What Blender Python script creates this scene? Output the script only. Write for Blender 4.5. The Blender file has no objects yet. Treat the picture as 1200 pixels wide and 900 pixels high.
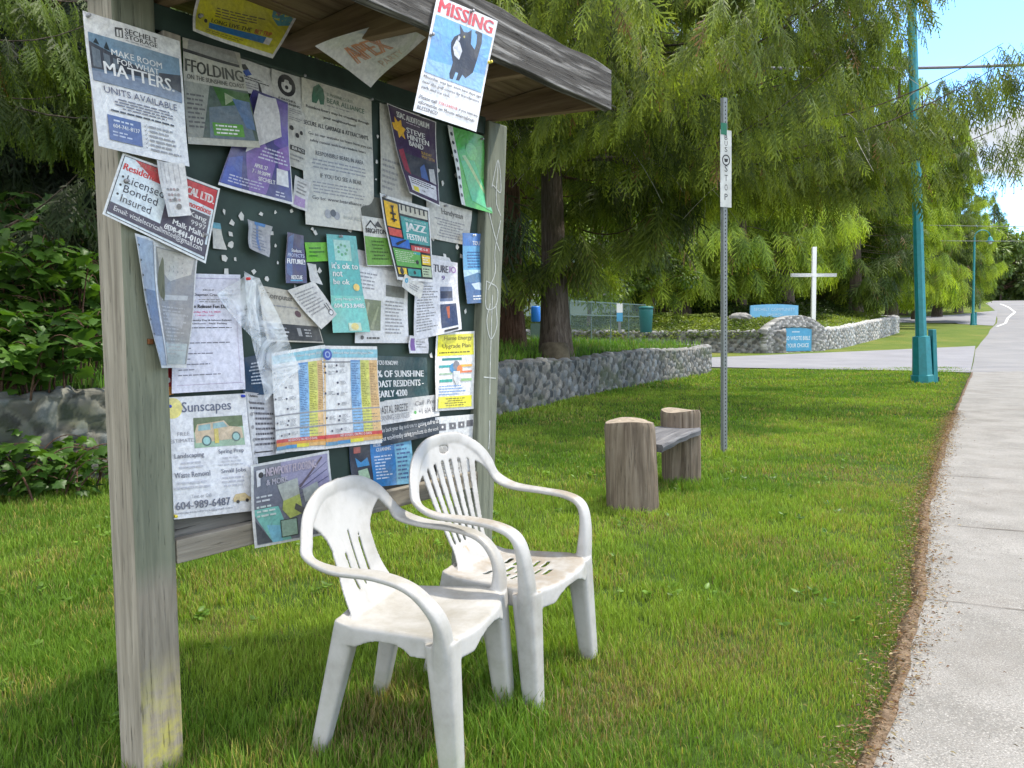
import bpy, math, random
import numpy as np
from mathutils import Vector, Matrix
R = math.radians
rng = np.random.default_rng(7)
random.seed(7)
scene = bpy.context.scene
COL = scene.collection

# ------------------------------------------------------------------ camera
EYE = np.array([0.0, 0.0, 1.32])
PITCH, ROLL, FOC = R(3.7), R(0.6), 900.0
_f = np.array([0, math.cos(PITCH), -math.sin(PITCH)])
_r0 = np.array([1.0, 0, 0]); _u0 = np.array([0, math.sin(PITCH), math.cos(PITCH)])
_r = math.cos(ROLL) * _r0 - math.sin(ROLL) * _u0
_u = math.sin(ROLL) * _r0 + math.cos(ROLL) * _u0
cam_data = bpy.data.cameras.new('camera')
cam = bpy.data.objects.new('camera', cam_data); COL.objects.link(cam)
cam_data.sensor_width = 36.0; cam_data.lens = FOC / 1200 * 36
cam_data.clip_start = 0.05; cam_data.clip_end = 3000
M = Matrix(((_r[0], _u[0], -_f[0], EYE[0]), (_r[1], _u[1], -_f[1], EYE[1]), (_r[2], _u[2], -_f[2], EYE[2]), (0, 0, 0, 1)))
cam.matrix_world = M
scene.camera = cam

# ------------------------------------------------------------------ light
SUN_EL, SUN_AZ = R(61), R(21)      # direction towards the sun, azimuth from +x
sun_dir = Vector((math.cos(SUN_EL) * math.cos(SUN_AZ), math.cos(SUN_EL) * math.sin(SUN_AZ), math.sin(SUN_EL)))
sd = bpy.data.lights.new('sun', 'SUN'); sd.energy = 2.05; sd.angle = R(2.0); sd.color = (1.0, 0.93, 0.82)
sun = bpy.data.objects.new('sun', sd); COL.objects.link(sun)
sun.rotation_euler = sun_dir.to_track_quat('Z', 'Y').to_euler(); sun.location = (0, 0, 30)
world = bpy.data.worlds.new('World'); scene.world = world; world.use_nodes = True
wn = world.node_tree.nodes; wl = world.node_tree.links; wn.clear()
wo = wn.new('ShaderNodeOutputWorld'); bg = wn.new('ShaderNodeBackground'); bg.inputs[1].default_value = 0.15
sky = wn.new('ShaderNodeTexSky'); sky.sky_type = 'NISHITA'; sky.sun_disc = False
sky.sun_elevation = SUN_EL; sky.sun_rotation = math.atan2(sun_dir.x, sun_dir.y); sky.air_density = 1.0; sky.dust_density = 0.0; sky.ozone_density = 2.5
tc = wn.new('ShaderNodeTexCoord'); mp = wn.new('ShaderNodeMapping'); mp.inputs['Scale'].default_value = (1.0, 1.0, 2.6)
mp.inputs['Location'].default_value = (1.7, 4.4, 0.9)
nz = wn.new('ShaderNodeTexNoise'); nz.inputs['Scale'].default_value = 3.2; nz.inputs['Detail'].default_value = 9; nz.inputs['Roughness'].default_value = 0.58
cr = wn.new('ShaderNodeValToRGB'); cr.color_ramp.elements[0].position = 0.40; cr.color_ramp.elements[1].position = 0.54
mx = wn.new('ShaderNodeMix'); mx.data_type = 'RGBA'
# clouds: moderately bright ahead, brightened behind and overhead, out of view, as added fill
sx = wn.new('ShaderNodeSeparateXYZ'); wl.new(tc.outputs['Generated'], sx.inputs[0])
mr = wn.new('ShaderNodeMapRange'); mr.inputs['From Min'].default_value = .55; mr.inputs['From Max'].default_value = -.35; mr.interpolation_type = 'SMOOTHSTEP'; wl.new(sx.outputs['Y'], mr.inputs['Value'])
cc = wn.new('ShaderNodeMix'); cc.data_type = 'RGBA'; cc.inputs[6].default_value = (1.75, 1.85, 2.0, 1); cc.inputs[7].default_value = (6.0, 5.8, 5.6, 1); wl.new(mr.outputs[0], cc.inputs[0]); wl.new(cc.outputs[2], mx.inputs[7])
tint = wn.new('ShaderNodeMix'); tint.data_type = 'RGBA'; tint.blend_type = 'MULTIPLY'; tint.inputs[0].default_value = 1; tint.inputs[7].default_value = (.62, .82, 1.0, 1); wl.new(sky.outputs[0], tint.inputs[6])
wl.new(tc.outputs['Generated'], mp.inputs[0]); wl.new(mp.outputs[0], nz.inputs['Vector']); wl.new(nz.outputs[0], cr.inputs[0])
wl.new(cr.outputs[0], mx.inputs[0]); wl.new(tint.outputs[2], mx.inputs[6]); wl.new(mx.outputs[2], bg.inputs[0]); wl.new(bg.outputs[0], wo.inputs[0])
scene.view_settings.view_transform = 'Standard'; scene.view_settings.look = 'None'
scene.view_settings.exposure = 1.62; scene.view_settings.gamma = 1; scene.view_settings.use_curve_mapping = False
scene.cycles.max_bounces = 6; scene.cycles.diffuse_bounces = 3; scene.cycles.transparent_max_bounces = 8
scene.cycles.transmission_bounces = 4; scene.cycles.glossy_bounces = 2
scene.cycles.use_denoising = True

# ------------------------------------------------------------------ measuring helpers
def ray(px, py):
    d = _f + _r * ((px - 600) / FOC) + _u * ((450 - py) / FOC)
    return d
def W(px, py, Y):
    d = ray(px, py); return EYE + d * (Y / d[1])
def proj(p):
    q = np.asarray(p, float) - EYE
    z = q @ _f
    return 600 + FOC * (q @ _r) / z, 450 - FOC * (q @ _u) / z
_HY = [-50, 0, 26, 33, 38, 41, 45, 55, 70, 85, 95, 115, 130, 138, 200, 900]
_HZ = [0, 0, 0, .15, .30, .40, .60, 1.25, 1.6, 1.95, 3.0, 4.9, 6.1, 6.2, 3.0, 0]
def H(x, y):
    x = np.asarray(x, float); y = np.asarray(y, float)
    z = np.interp(y, _HY, _HZ)
    s = np.clip((5 - x) / 9, 0, 1); s = s * s * (3 - 2 * s)
    k = np.clip((y - 25) / 6, 0, 1)
    return z + s * k * 0.75 + 0.012 * np.sin(x * 1.7 + 0.6 * y) * np.cos(y * 1.1) * np.clip(26 - y, 0, 1)
def G(px, py):
    d = ray(px, py)
    t = 0.5
    prev = t
    while t < 900:
        p = EYE + d * t
        if p[2] < H(p[0], p[1]):
            a, b = prev, t
            for _ in range(30):
                m = (a + b) / 2; p = EYE + d * m
                if p[2] < H(p[0], p[1]): b = m
                else: a = m
            return EYE + d * b
        prev = t; t *= 1.01
    return EYE + d * 900
def plane_hit(px, py, P0, N):
    d = ray(px, py); t = np.dot(np.asarray(P0) - EYE, N) / np.dot(d, N)
    return EYE + d * t

# ------------------------------------------------------------------ object helpers
def tag(o, label=None, cat=None, group=None, kind=None):
    if label: o['label'] = label
    if cat: o['category'] = cat
    if group: o['group'] = group
    if kind: o['kind'] = kind
    return o
def empty(name, loc=(0, 0, 0), rz=0):
    o = bpy.data.objects.new(name, None); COL.objects.link(o)
    o.location = Vector([float(v) for v in loc]); o.rotation_euler = (0, 0, rz); o.empty_display_size = 0.1
    return o
def link_mesh(name, me, mats, parent=None, smooth=False):
    if not isinstance(mats, (list, tuple)): mats = [mats]
    for m in mats: me.materials.append(m)
    if smooth: me.polygons.foreach_set('use_smooth', [True] * len(me.polygons))
    o = bpy.data.objects.new(name, me); COL.objects.link(o)
    if parent is not None:
        o.parent = parent
        o.matrix_parent_inverse = Matrix.Identity(4)
    return o
class MB:
    """collects simple shapes (in the parent's space) and links them as one mesh"""
    def __init__(s): s.v = []; s.f = []; s.mi = []; s.cur = 0
    def add(s, vs, fs):
        n = len(s.v); s.v += [tuple(float(c) for c in v) for v in vs]
        for f in fs: s.f.append(tuple(n + i for i in f)); s.mi.append(s.cur)
    def box(s, lo, hi, M_=None, taper=1.0):
        x0, y0, z0 = lo; x1, y1, z1 = hi
        vs = [(x0, y0, z0), (x1, y0, z0), (x1, y1, z0), (x0, y1, z0), (x0, y0, z1), (x1, y0, z1), (x1, y1, z1), (x0, y1, z1)]
        if taper != 1.0:
            cx, cy = (x0 + x1) / 2, (y0 + y1) / 2
            vs = vs[:4] + [(cx + (x - cx) * taper, cy + (y - cy) * taper, z) for x, y, z in vs[4:]]
        if M_ is not None: vs = [tuple(M_ @ Vector(v)) for v in vs]
        s.add(vs, [(0, 3, 2, 1), (4, 5, 6, 7), (0, 1, 5, 4), (1, 2, 6, 5), (2, 3, 7, 6), (3, 0, 4, 7)])
    def obox(s, c, ax, ay, az, hx, hy, hz):
        """box by centre, three axes and half sizes"""
        c = np.array(c, float); ax, ay, az = [np.array(a, float) / np.linalg.norm(a) for a in (ax, ay, az)]
        vs = []
        for k in (-1, 1):
            for i, j in ((-1, -1), (1, -1), (1, 1), (-1, 1)):
                vs.append(c + ax * i * hx + ay * j * hy + az * k * hz)
        s.add(vs, [(0, 3, 2, 1), (4, 5, 6, 7), (0, 1, 5, 4), (1, 2, 6, 5), (2, 3, 7, 6), (3, 0, 4, 7)])
    def tube(s, pts, rad, n=8, caps=True):
        pts = [np.array(p, float) for p in pts]
        if not hasattr(rad, '__len__'): rad = [rad] * len(pts)
        rings = []; up = np.array([0.0, 0, 1])
        t0 = pts[1] - pts[0]; t0 /= np.linalg.norm(t0) + 1e-12
        a = np.cross(t0, up)
        if np.linalg.norm(a) < 1e-3: a = np.cross(t0, np.array([1.0, 0, 0]))
        a /= np.linalg.norm(a)
        vs = []
        for i, p in enumerate(pts):
            t = pts[min(i + 1, len(pts) - 1)] - pts[max(i - 1, 0)]; t /= np.linalg.norm(t) + 1e-12
            a = a - t * np.dot(a, t); a /= np.linalg.norm(a) + 1e-12
            b = np.cross(t, a)
            for k in range(n):
                an = 2 * math.pi * k / n
                vs.append(p + rad[i] * (math.cos(an) * a + math.sin(an) * b))
        fs = []
        for i in range(len(pts) - 1):
            for k in range(n):
                k2 = (k + 1) % n
                fs.append((i * n + k, i * n + k2, (i + 1) * n + k2, (i + 1) * n + k))
        if caps:
            fs.append(tuple(range(n - 1, -1, -1))); fs.append(tuple((len(pts) - 1) * n + k for k in range(n)))
        s.add(vs, fs)
    def lathe(s, prof, n=16, c=(0, 0, 0)):
        vs = []; fs = []
        for r_, z in prof:
            for k in range(n):
                a = 2 * math.pi * k / n; vs.append((c[0] + r_ * math.cos(a), c[1] + r_ * math.sin(a), c[2] + z))
        for i in range(len(prof) - 1):
            for k in range(n):
                k2 = (k + 1) % n; fs.append((i * n + k, i * n + k2, (i + 1) * n + k2, (i + 1) * n + k))
        fs.append(tuple(range(n - 1, -1, -1))); fs.append(tuple((len(prof) - 1) * n + k for k in range(n)))
        s.add(vs, fs)
    def build(s, name, mats, parent=None, smooth=False, bevel=0):
        me = bpy.data.meshes.new(name); me.from_pydata(s.v, [], s.f)
        if any(s.mi): me.polygons.foreach_set('material_index', s.mi)
        me.update()
        o = link_mesh(name, me, mats, parent, smooth)
        if bevel:
            b = o.modifiers.new('bevel', 'BEVEL'); b.width = bevel; b.segments = 2; b.limit_method = 'ANGLE'
        return o
def np_mesh(name, V, F, mats, parent=None, col=None, smooth=False, attr='Col'):
    """V (n,3), F (m,k) arrays; col (n,3) optional point colour"""
    V = np.ascontiguousarray(V, np.float32); F = np.ascontiguousarray(F, np.int32)
    me = bpy.data.meshes.new(name)
    me.vertices.add(len(V)); me.vertices.foreach_set('co', V.ravel())
    k = F.shape[1]
    me.loops.add(F.size); me.loops.foreach_set('vertex_index', F.ravel())
    me.polygons.add(len(F)); me.polygons.foreach_set('loop_start', np.arange(0, F.size, k, dtype=np.int32))
    me.update(calc_edges=True)
    if col is not None:
        a = me.attributes.new(attr, 'FLOAT_COLOR', 'POINT')
        c4 = np.ones((len(V), 4), np.float32); c4[:, :3] = col; a.data.foreach_set('color', c4.ravel())
    return link_mesh(name, me, mats, parent, smooth)

# ------------------------------------------------------------------ materials
class NT:
    def __init__(s, name):
        s.m = bpy.data.materials.new(name); s.m.use_nodes = True; s.t = s.m.node_tree; s.t.nodes.clear()
        s.out = s.t.nodes.new('ShaderNodeOutputMaterial')
    def n(s, typ, **kw):
        nd = s.t.nodes.new('ShaderNode' + typ)
        for k, v in kw.items(): setattr(nd, k, v)
        return nd
    def set(s, inp, v):
        if isinstance(v, bpy.types.NodeSocket): s.t.links.new(v, inp)
        elif isinstance(v, (tuple, list)) and len(v) == 3 and inp.type == 'RGBA': inp.default_value = (*v, 1)
        else: inp.default_value = v
    def coord(s, kind='Object', scale=(1, 1, 1), loc=(0, 0, 0), rot=(0, 0, 0)):
        tc = s.n('TexCoord'); mp = s.n('Mapping'); s.set(mp.inputs['Vector'], tc.outputs[kind])
        mp.inputs['Scale'].default_value = scale; mp.inputs['Location'].default_value = loc; mp.inputs['Rotation'].default_value = rot
        return mp.outputs[0]
    def pos(s, scale=(1, 1, 1), rot=(0, 0, 0)):
        g = s.n('NewGeometry'); mp = s.n('Mapping'); s.set(mp.inputs['Vector'], g.outputs['Position'])
        mp.inputs['Scale'].default_value = scale; mp.inputs['Rotation'].default_value = rot
        return mp.outputs[0]
    def noise(s, vec, scale, detail=4, rough=.5, dist=0):
        nd = s.n('TexNoise'); s.set(nd.inputs['Vector'], vec); nd.inputs['Scale'].default_value = scale
        nd.inputs['Detail'].default_value = detail; nd.inputs['Roughness'].default_value = rough; nd.inputs['Distortion'].default_value = dist
        return nd.outputs[0]
    def ramp(s, fac, stops, interp='LINEAR'):
        nd = s.n('ValToRGB'); s.set(nd.inputs[0], fac); r = nd.color_ramp; r.interpolation = interp
        while len(r.elements) < len(stops): r.elements.new(0.5)
        for e, (p, c) in zip(r.elements, stops):
            e.position = p; e.color = (*c, 1) if hasattr(c, '__len__') else (c, c, c, 1)
        return nd.outputs[0]
    def mix(s, fac, a, b, blend='MIX'):
        nd = s.n('Mix', data_type='RGBA', blend_type=blend)
        s.set(nd.inputs[0], fac); s.set(nd.inputs[6], a); s.set(nd.inputs[7], b)
        return nd.outputs[2]
    def math(s, op, a, b=0.0, clamp=False):
        nd = s.n('Math', operation=op); nd.use_clamp = clamp; s.set(nd.inputs[0], a); s.set(nd.inputs[1], b); return nd.outputs[0]
    def attr(s, name='Col'):
        nd = s.n('Attribute'); nd.attribute_name = name; return nd.outputs['Color']
    def sepz(s, vec, ch='Z'):
        nd = s.n('SeparateXYZ'); s.set(nd.inputs[0], vec); return nd.outputs[ch]
    def bump(s, h, strength=.3, dist=.01):
        nd = s.n('Bump'); s.set(nd.inputs['Height'], h); nd.inputs['Strength'].default_value = strength; nd.inputs['Distance'].default_value = dist
        return nd.outputs[0]
    def bsdf(s, color, rough=.7, normal=None, spec=.3, metal=0, **kw):
        b = s.n('BsdfPrincipled'); s.set(b.inputs['Base Color'], color); s.set(b.inputs['Roughness'], rough)
        b.inputs['Specular IOR Level'].default_value = spec; b.inputs['Metallic'].default_value = metal
        if normal is not None: s.set(b.inputs['Normal'], normal)
        for k, v in kw.items(): s.set(b.inputs[k], v)
        return b.outputs[0]
    def done(s, sh):
        s.t.links.new(sh, s.out.inputs[0]); return s.m
def plain(name, color, rough=.6, spec=.3, metal=0, var=.12, scale=30, bump=0.0):
    t = NT(name); v = t.coord('Object')
    n = t.noise(v, scale, 5, .6)
    lo = tuple(c * (1 - var) for c in color); hi = tuple(min(1, c * (1 + var)) for c in color)
    c = t.ramp(n, [(.3, lo), (.7, hi)])
    nb = t.bump(n, bump, .004) if bump else None
    return t.done(t.bsdf(c, rough, nb, spec, metal))
def leafmat(name, trans=.35, rough=.6, spec=.25):
    t = NT(name); c = t.attr('Col')
    b = t.bsdf(c, rough, None, spec)
    tr = t.n('BsdfTranslucent'); tc_ = t.mix(1.0, c, (1.25, 1.3, .55), 'MULTIPLY'); t.set(tr.inputs[0], tc_)
    ms = t.n('MixShader'); ms.inputs[0].default_value = trans
    t.t.links.new(b, ms.inputs[1]); t.t.links.new(tr.outputs[0], ms.inputs[2])
    return t.done(ms.outputs[0])
def woodmat(name, ramp, axis='Z', scale=1.0, crack=.6, sun_edge=None, bump=.5, patch=None):
    """weathered wood; grain runs along the given object axis. stain = (colour ramp, object-z height, softness)"""
    t = NT(name); sc = {'X': (1.2, 22, 22), 'Y': (22, 1.2, 22), 'Z': (22, 22, 1.2)}[axis]
    v = t.coord('Object', tuple(q * scale for q in sc)); v2 = t.coord('Object')
    g = t.noise(v, 1.6, 8, .65, .6)
    g2 = t.noise(t.coord('Object', tuple(q * scale * 3.2 for q in sc)), 1.5, 4, .7)
    c = t.ramp(g, ramp)
    big = t.noise(v2, 3.0, 4, .6)
    c = t.mix(t.ramp(big, [(.35, 0.0), (.7, .55)]), c, tuple(q * .72 for q in ramp[1][1]))
    if sun_edge:
        zc = t.sepz(v2, sun_edge[3] if len(sun_edge) > 3 else 'Z'); wob = t.math('MULTIPLY', t.noise(v, .8, 5, .6), .25)
        fac = t.ramp(t.math('ADD', t.math('MULTIPLY', t.math('SUBTRACT', zc, sun_edge[1]), 1.0 / sun_edge[2]), t.math('ADD', wob, .35)), [(.3, 0.0), (.62, 1.0)])
        c = t.mix(fac, c, t.ramp(g, sun_edge[0]))
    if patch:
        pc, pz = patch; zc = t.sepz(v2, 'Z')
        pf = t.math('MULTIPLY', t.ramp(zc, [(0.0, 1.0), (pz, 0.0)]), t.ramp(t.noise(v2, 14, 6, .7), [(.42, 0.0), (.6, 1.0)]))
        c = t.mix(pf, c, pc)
    cracks = t.ramp(g2, [(.28, 1.0), (.40, 0.0)])
    c = t.mix(t.math('MULTIPLY', cracks, crack), c, tuple(q * .25 for q in ramp[0][1]))
    h = t.math('SUBTRACT', g, t.math('MULTIPLY', cracks, .7))
    return t.done(t.bsdf(c, .85, t.bump(h, bump, .006), .15))
# ------------------------------------------------------------------ numpy noise helpers
def vnoise(x, y, seed=0):
    """smooth 2-d value noise in 0..1"""
    xi = np.floor(x).astype(np.int64); yi = np.floor(y).astype(np.int64)
    fx = x - xi; fy = y - yi; fx = fx * fx * (3 - 2 * fx); fy = fy * fy * (3 - 2 * fy)
    def h(a, b):
        n = (a * 374761393 + b * 668265263 + seed * 1442695041) & 0xffffffff
        n = ((n ^ (n >> 13)) * 1274126177) & 0xffffffff
        return ((n ^ (n >> 16)) & 0xffff) / 65535.0
    return (h(xi, yi) * (1 - fx) + h(xi + 1, yi) * fx) * (1 - fy) + (h(xi, yi + 1) * (1 - fx) + h(xi + 1, yi + 1) * fx) * fy
def fbm(x, y, seed=0, o=4):
    s = 0; a = .5; t = 0
    for i in range(o):
        s = s + a * vnoise(x * 2 ** i, y * 2 ** i, seed + i); t += a; a *= .55
    return s / t

# edge of the footpath (left side), world x as a function of y
_EY = [-60, 1.2, 2.25, 2.79, 3.71, 5.47, 10.45, 22.2, 26]
_EX = [-38, .33, 1.06, 1.44, 2.0, 2.97, 5.99, 13.3, 15.7]
def edge_x(y): return np.interp(y, _EY, _EX)
# retaining wall line
WALL1 = [(-16, -12), (-8.6, -0.4), (-4.22, 6.2), (-3.79, 7.02), (-0.14, 12.42), (2.08, 16.98), (4.4, 21.0), (6.25, 24.3), (6.6, 25.4), (5.9, 26.4), (4.0, 27.4), (0, 28.6), (-8, 31.5)]
def polyline(pts, step):
    pts = np.array(pts, float); d = np.r_[0, np.cumsum(np.linalg.norm(np.diff(pts, axis=0), axis=1))]
    n = max(2, int(d[-1] / step) + 1); t = np.linspace(0, d[-1], n)
    return np.stack([np.interp(t, d, pts[:, k]) for k in range(pts.shape[1])], 1), t
def smooth_line(pts, step, it=3):
    p, t = polyline(pts, step)
    k = 4
    for _ in range(it):
        q = p.copy(); q[k:-k] = (p[:-2 * k] + p[2 * k:] + p[k:-k]) / 3; p = q
    return p, t
def wall_side(x, y, line=np.array(WALL1, float)):
    """signed distance to the retaining wall line, positive behind (left of) it"""
    P = np.stack([x, y], -1); best = np.full(x.shape, 1e9); sg = np.zeros(x.shape)
    for a, b in zip(line[:-1], line[1:]):
        ab = b - a; t = np.clip(((P - a) @ ab) / (ab @ ab), 0, 1); c = a + t[..., None] * ab
        d = np.linalg.norm(P - c, axis=-1); cr_ = ab[0] * (P[..., 1] - a[1]) - ab[1] * (P[..., 0] - a[0])
        m = d < best; best = np.where(m, d, best); sg = np.where(m, np.sign(cr_), sg)
    return best * sg
def bank_z(x, y):
    d = wall_side(np.asarray(x, float), np.asarray(y, float))
    return 0.80 + 0.32 * np.clip(d / 4.0, 0, 1) + 0.04 * np.sin(x * .9) * np.sin(y * .7) + 0.10 * np.clip((d - 4) / 10, 0, 1) + .12*np.clip((y-24)/6,0,1)

# ---- terrain materials
def grass_ground():
    t = NT('turf'); p = t.pos()
    n1 = t.noise(p, .55, 6, .6); n2 = t.noise(p, 6, 6, .65); n3 = t.noise(p, 45, 4, .7)
    c = t.ramp(n1, [(.3, (.034, .068, .012)), (.5, (.055, .095, .016)), (.72, (.095, .11, .028))])
    c2 = t.ramp(n2, [(.3, (.026, .05, .010)), (.55, (.055, .095, .018)), (.8, (.14, .13, .05))])
    c = t.mix(.5, c, c2); c = t.mix(t.ramp(n3, [(.3, .55), (.7, 0.0)]), c, (.03, .05, .012))
    dist = t.sepz(t.pos(), 'Y')
    c = t.mix(t.ramp(t.math('MULTIPLY', dist, .01), [(.22, 0.0), (.36, .8)]), c, t.ramp(t.noise(p, .35, 7, .7), [(.35, (.085, .135, .022)), (.52, (.13, .165, .03)), (.7, (.21, .19, .06))]))
    return t.done(t.bsdf(c, .95, t.bump(n3, .6, .03), .1))
M_turf = grass_ground()
def forest_floor():
    t = NT('forest_floor'); p = t.pos(); n = t.noise(p, 3, 7, .7)
    return t.done(t.bsdf(t.ramp(n, [(.3, (.018, .022, .008)), (.7, (.06, .065, .025))]), .95, t.bump(n, .5, .05), .1))
def concrete():
    t = NT('concrete'); p = t.pos()
    a = t.noise(p, 160, 3, .8); b = t.noise(p, 2.2, 7, .65); d = t.noise(p, 38, 5, .7)
    c = t.ramp(b, [(.3, (.165, .16, .145)), (.55, (.25, .243, .225)), (.7, (.285, .278, .26))]); e = t.noise(p, .8, 6, .75); c = t.mix(t.ramp(e, [(.50, 0.0), (.68, .6)]), c, (.15, .135, .115)); f = t.noise(p, 75, 2, .5); c = t.mix(t.ramp(f, [(.62, 0.0), (.70, .6)]), c, (.13, .12, .11))
    c = t.mix(t.ramp(a, [(.36, .8), (.50, 0.0)]), c, (.12, .115, .105))
    c = t.mix(t.ramp(a, [(.56, 0.0), (.7, .7)]), c, (.62, .60, .56))
    c = t.mix(t.ramp(d, [(.3, .35), (.5, 0.0)]), c, (.22, .20, .18))
    return t.done(t.bsdf(c, .9, t.bump(a, .35, .004), .2))
def asphalt(name, lo, hi):
    t = NT(name); p = t.pos(); a = t.noise(p, 60, 4, .8); b = t.noise(p, .5, 6, .6)
    c = t.ramp(b, [(.3, lo), (.7, hi)]); c = t.mix(t.ramp(a, [(.35, .4), (.6, 0.0)]), c, tuple(q * .6 for q in lo))
    return t.done(t.bsdf(c, .9, t.bump(a, .3, .005), .25))
M_conc = concrete(); M_road = asphalt('old_asphalt', (.18, .18, .185), (.26, .255, .25)); M_drive = asphalt('driveway_asphalt', (.20, .20, .215), (.27, .27, .285))
M_floor = forest_floor()

# ---- lawn (one sheet to the horizon)
def sheet(name, xs, ys, zf, mat, mask=None):
    X, Y = np.meshgrid(xs, ys); Z = zf(X, Y); V = np.stack([X, Y, Z], -1).reshape(-1, 3)
    nx = len(xs); i, j = np.meshgrid(np.arange(nx - 1), np.arange(len(ys) - 1)); a = (j * nx + i).ravel()
    F = np.stack([a, a + 1, a + nx + 1, a + nx], 1)
    if mask is not None:
        cx = V[F].mean(1); F = F[mask(cx[:, 0], cx[:, 1])]
    o = np_mesh(name, V, F, mat, smooth=True); return tag(o, kind='structure')
xs = np.r_[np.linspace(-900, -60, 15), np.linspace(-55, -12, 15), np.linspace(-11, 18, 100), np.linspace(19, 90, 60), np.linspace(100, 900, 12)]
ys = np.r_[np.linspace(-300, -12, 10), np.linspace(-10, 27, 120), np.linspace(27.5, 140, 140), np.linspace(150, 1200, 14)]
sheet('lawn', xs, ys, H, M_turf)
# ---- raised bank behind the retaining wall
def bank_strip():
    line, t = smooth_line(WALL1, .35)
    tg = np.gradient(line, axis=0); tg /= np.linalg.norm(tg, axis=1)[:, None]; nrm = np.stack([-tg[:, 1], tg[:, 0]], 1)
    rows = []
    for d in [0.12, .4, .8, 1.4, 2.2, 3.2, 4.5]:
        q = line + nrm * d
        rows.append(np.c_[q, bank_z(q[:, 0], q[:, 1]) - (0.05 if d < .2 else 0)])
    V = np.concatenate(rows); n = len(line); F = []
    for r_ in range(len(rows) - 1):
        for k in range(n - 1): F.append((r_ * n + k, r_ * n + k + 1, (r_ + 1) * n + k + 1, (r_ + 1) * n + k))
    return V, np.array(F)
def bank_mask(x, y): return wall_side(x, y) > 3.0
bx = np.linspace(-60, 8, 110); by = np.linspace(-12, 36, 90)
sheet('grass_bank', bx, by, lambda x, y: bank_z(x, y) - .01, M_turf, lambda x, y: wall_side(x, y) > 0.35)

# ---- footpath, road, driveways : strips between two edge polylines
def strip(name, left, right, mat, off, n=200, m=6, off0=None):
    L, _ = polyline(left, .1); Rr, _ = polyline(right, .1)
    tl = np.linspace(0, len(L) - 1, n); L = np.stack([np.interp(tl, np.arange(len(L)), L[:, k]) for k in (0, 1)], 1)
    tr = np.linspace(0, len(Rr) - 1, n); Rr = np.stack([np.interp(tr, np.arange(len(Rr)), Rr[:, k]) for k in (0, 1)], 1)
    V = []
    for k in range(m + 1):
        q = L + (Rr - L) * k / m; V.append(np.c_[q, H(q[:, 0], q[:, 1]) + (off if off0 is None else off0 + (off - off0) * min(1, 2.1 * k / m))])
    V = np.concatenate(V); F = []
    for k in range(m):
        for i in range(n - 1): F.append((k * n + i, (k + 1) * n + i, (k + 1) * n + i + 1, k * n + i + 1))
    return tag(np_mesh(name, V, np.array(F), mat, smooth=True), kind='structure')
yy = np.linspace(-12, 23.0, 240)
wob = lambda y: .05 * (fbm(y * 1.5, y * 0 + .5, 5) - .5) + .03 * (fbm(y * 9, y * 0 + .5, 9) - .5)
ledge = np.stack([edge_x(yy) + wob(yy), yy], 1)
pathR = np.stack([edge_x(yy) + 2.15, yy - .0], 1)
strip('footpath', ledge, pathR, M_conc, .045, 400, 10)
# road to the right of the footpath and over the crest of the hill
rl = [(edge_x(-12) + 2.0, -12), (edge_x(5) + 2.0, 5), (edge_x(20) + 2.0, 20)] 
g = lambda px, py: tuple(G(px, py)[:2])
far_left = [g(1137, 437), g(1141, 425), g(1143, 410), g(1150, 401), g(1158, 392), g(1163, 384), g(1169, 374), g(1166, 364), g(1160, 359), g(1155, 355.5)]
rl2 = [(edge_x(21) + 1.2, 21.0)] + far_left + [(82, 131), (90, 150)]
rr2 = [(edge_x(21) + 11, 16)] + [(32, 26), (46, 42), (62, 60), (84, 85), (100, 105), (112, 130), (120, 150)]
strip('road', rl, [(edge_x(-12) + 9.5, -16), (edge_x(5) + 9.5, 0.5), (edge_x(20) + 10.5, 15.5)], M_road, .012, 120, 8)
strip('road', rl2, rr2, M_road, .016, 260, 16)
# driveway to the church car park, between the lawn and the second wall
dn = [(-30, 32.5), (-8, 32.2), (2, 29.3), g(832, 431), g(1000, 434), g(1090, 436), g(1137, 437.5)]
df = [(-30, 41), (-8, 40), (2, 36.5), g(832, 419.5), g(1000, 412.5), g(1090, 408.5), g(1143, 406)]
strip('driveway', dn, df, M_drive, .030, 200, 8)
strip('driveway', [g(1000, 377.5), g(1060, 378.2), g(1120, 379), g(1164, 382)], [g(1000, 375), g(1060, 372.5), g(1120, 369), g(1169, 364)], M_drive, .034, 60, 5)
# worn bare strip of dry needles along the footpath
def dirt():
    t = NT('dry_needles'); p = t.pos(); a = t.noise(p, 40, 5, .8); b = t.noise(p, 5, 5, .6)
    c = t.ramp(a, [(.3, (.05, .038, .026)), (.5, (.14, .10, .065)), (.7, (.28, .21, .145))])
    return t.done(t.bsdf(c, .95, t.bump(a, .6, .01), .1))
M_dirt = dirt()
y2 = np.linspace(-3, 23, 500)
wid = .0 + .055 * np.clip(fbm(y2 * 2.3, y2 * 0 + 3.3, 21, 6) - .38, 0, 1) * 2.2 * (1 + np.clip(4 - y2, 0, 1)) + .05 * fbm(y2 * 14, y2 * 0, 8)
wl_ = np.stack([edge_x(y2) - wid + .05 * (fbm(y2 * 7, y2 * 0, 3) - .5), y2], 1)
wr_ = np.stack([edge_x(y2) + .012 + .06 * (fbm(y2 * 2.5, y2 * 0 + 8, 33) - .35) + .03 * fbm(y2 * 12, y2 * 0 + 8, 35), y2], 1)
strip('worn_edge', wl_ - np.array([.012, 0]), wr_, M_dirt, .051, 600, 6, -.010)
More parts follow.
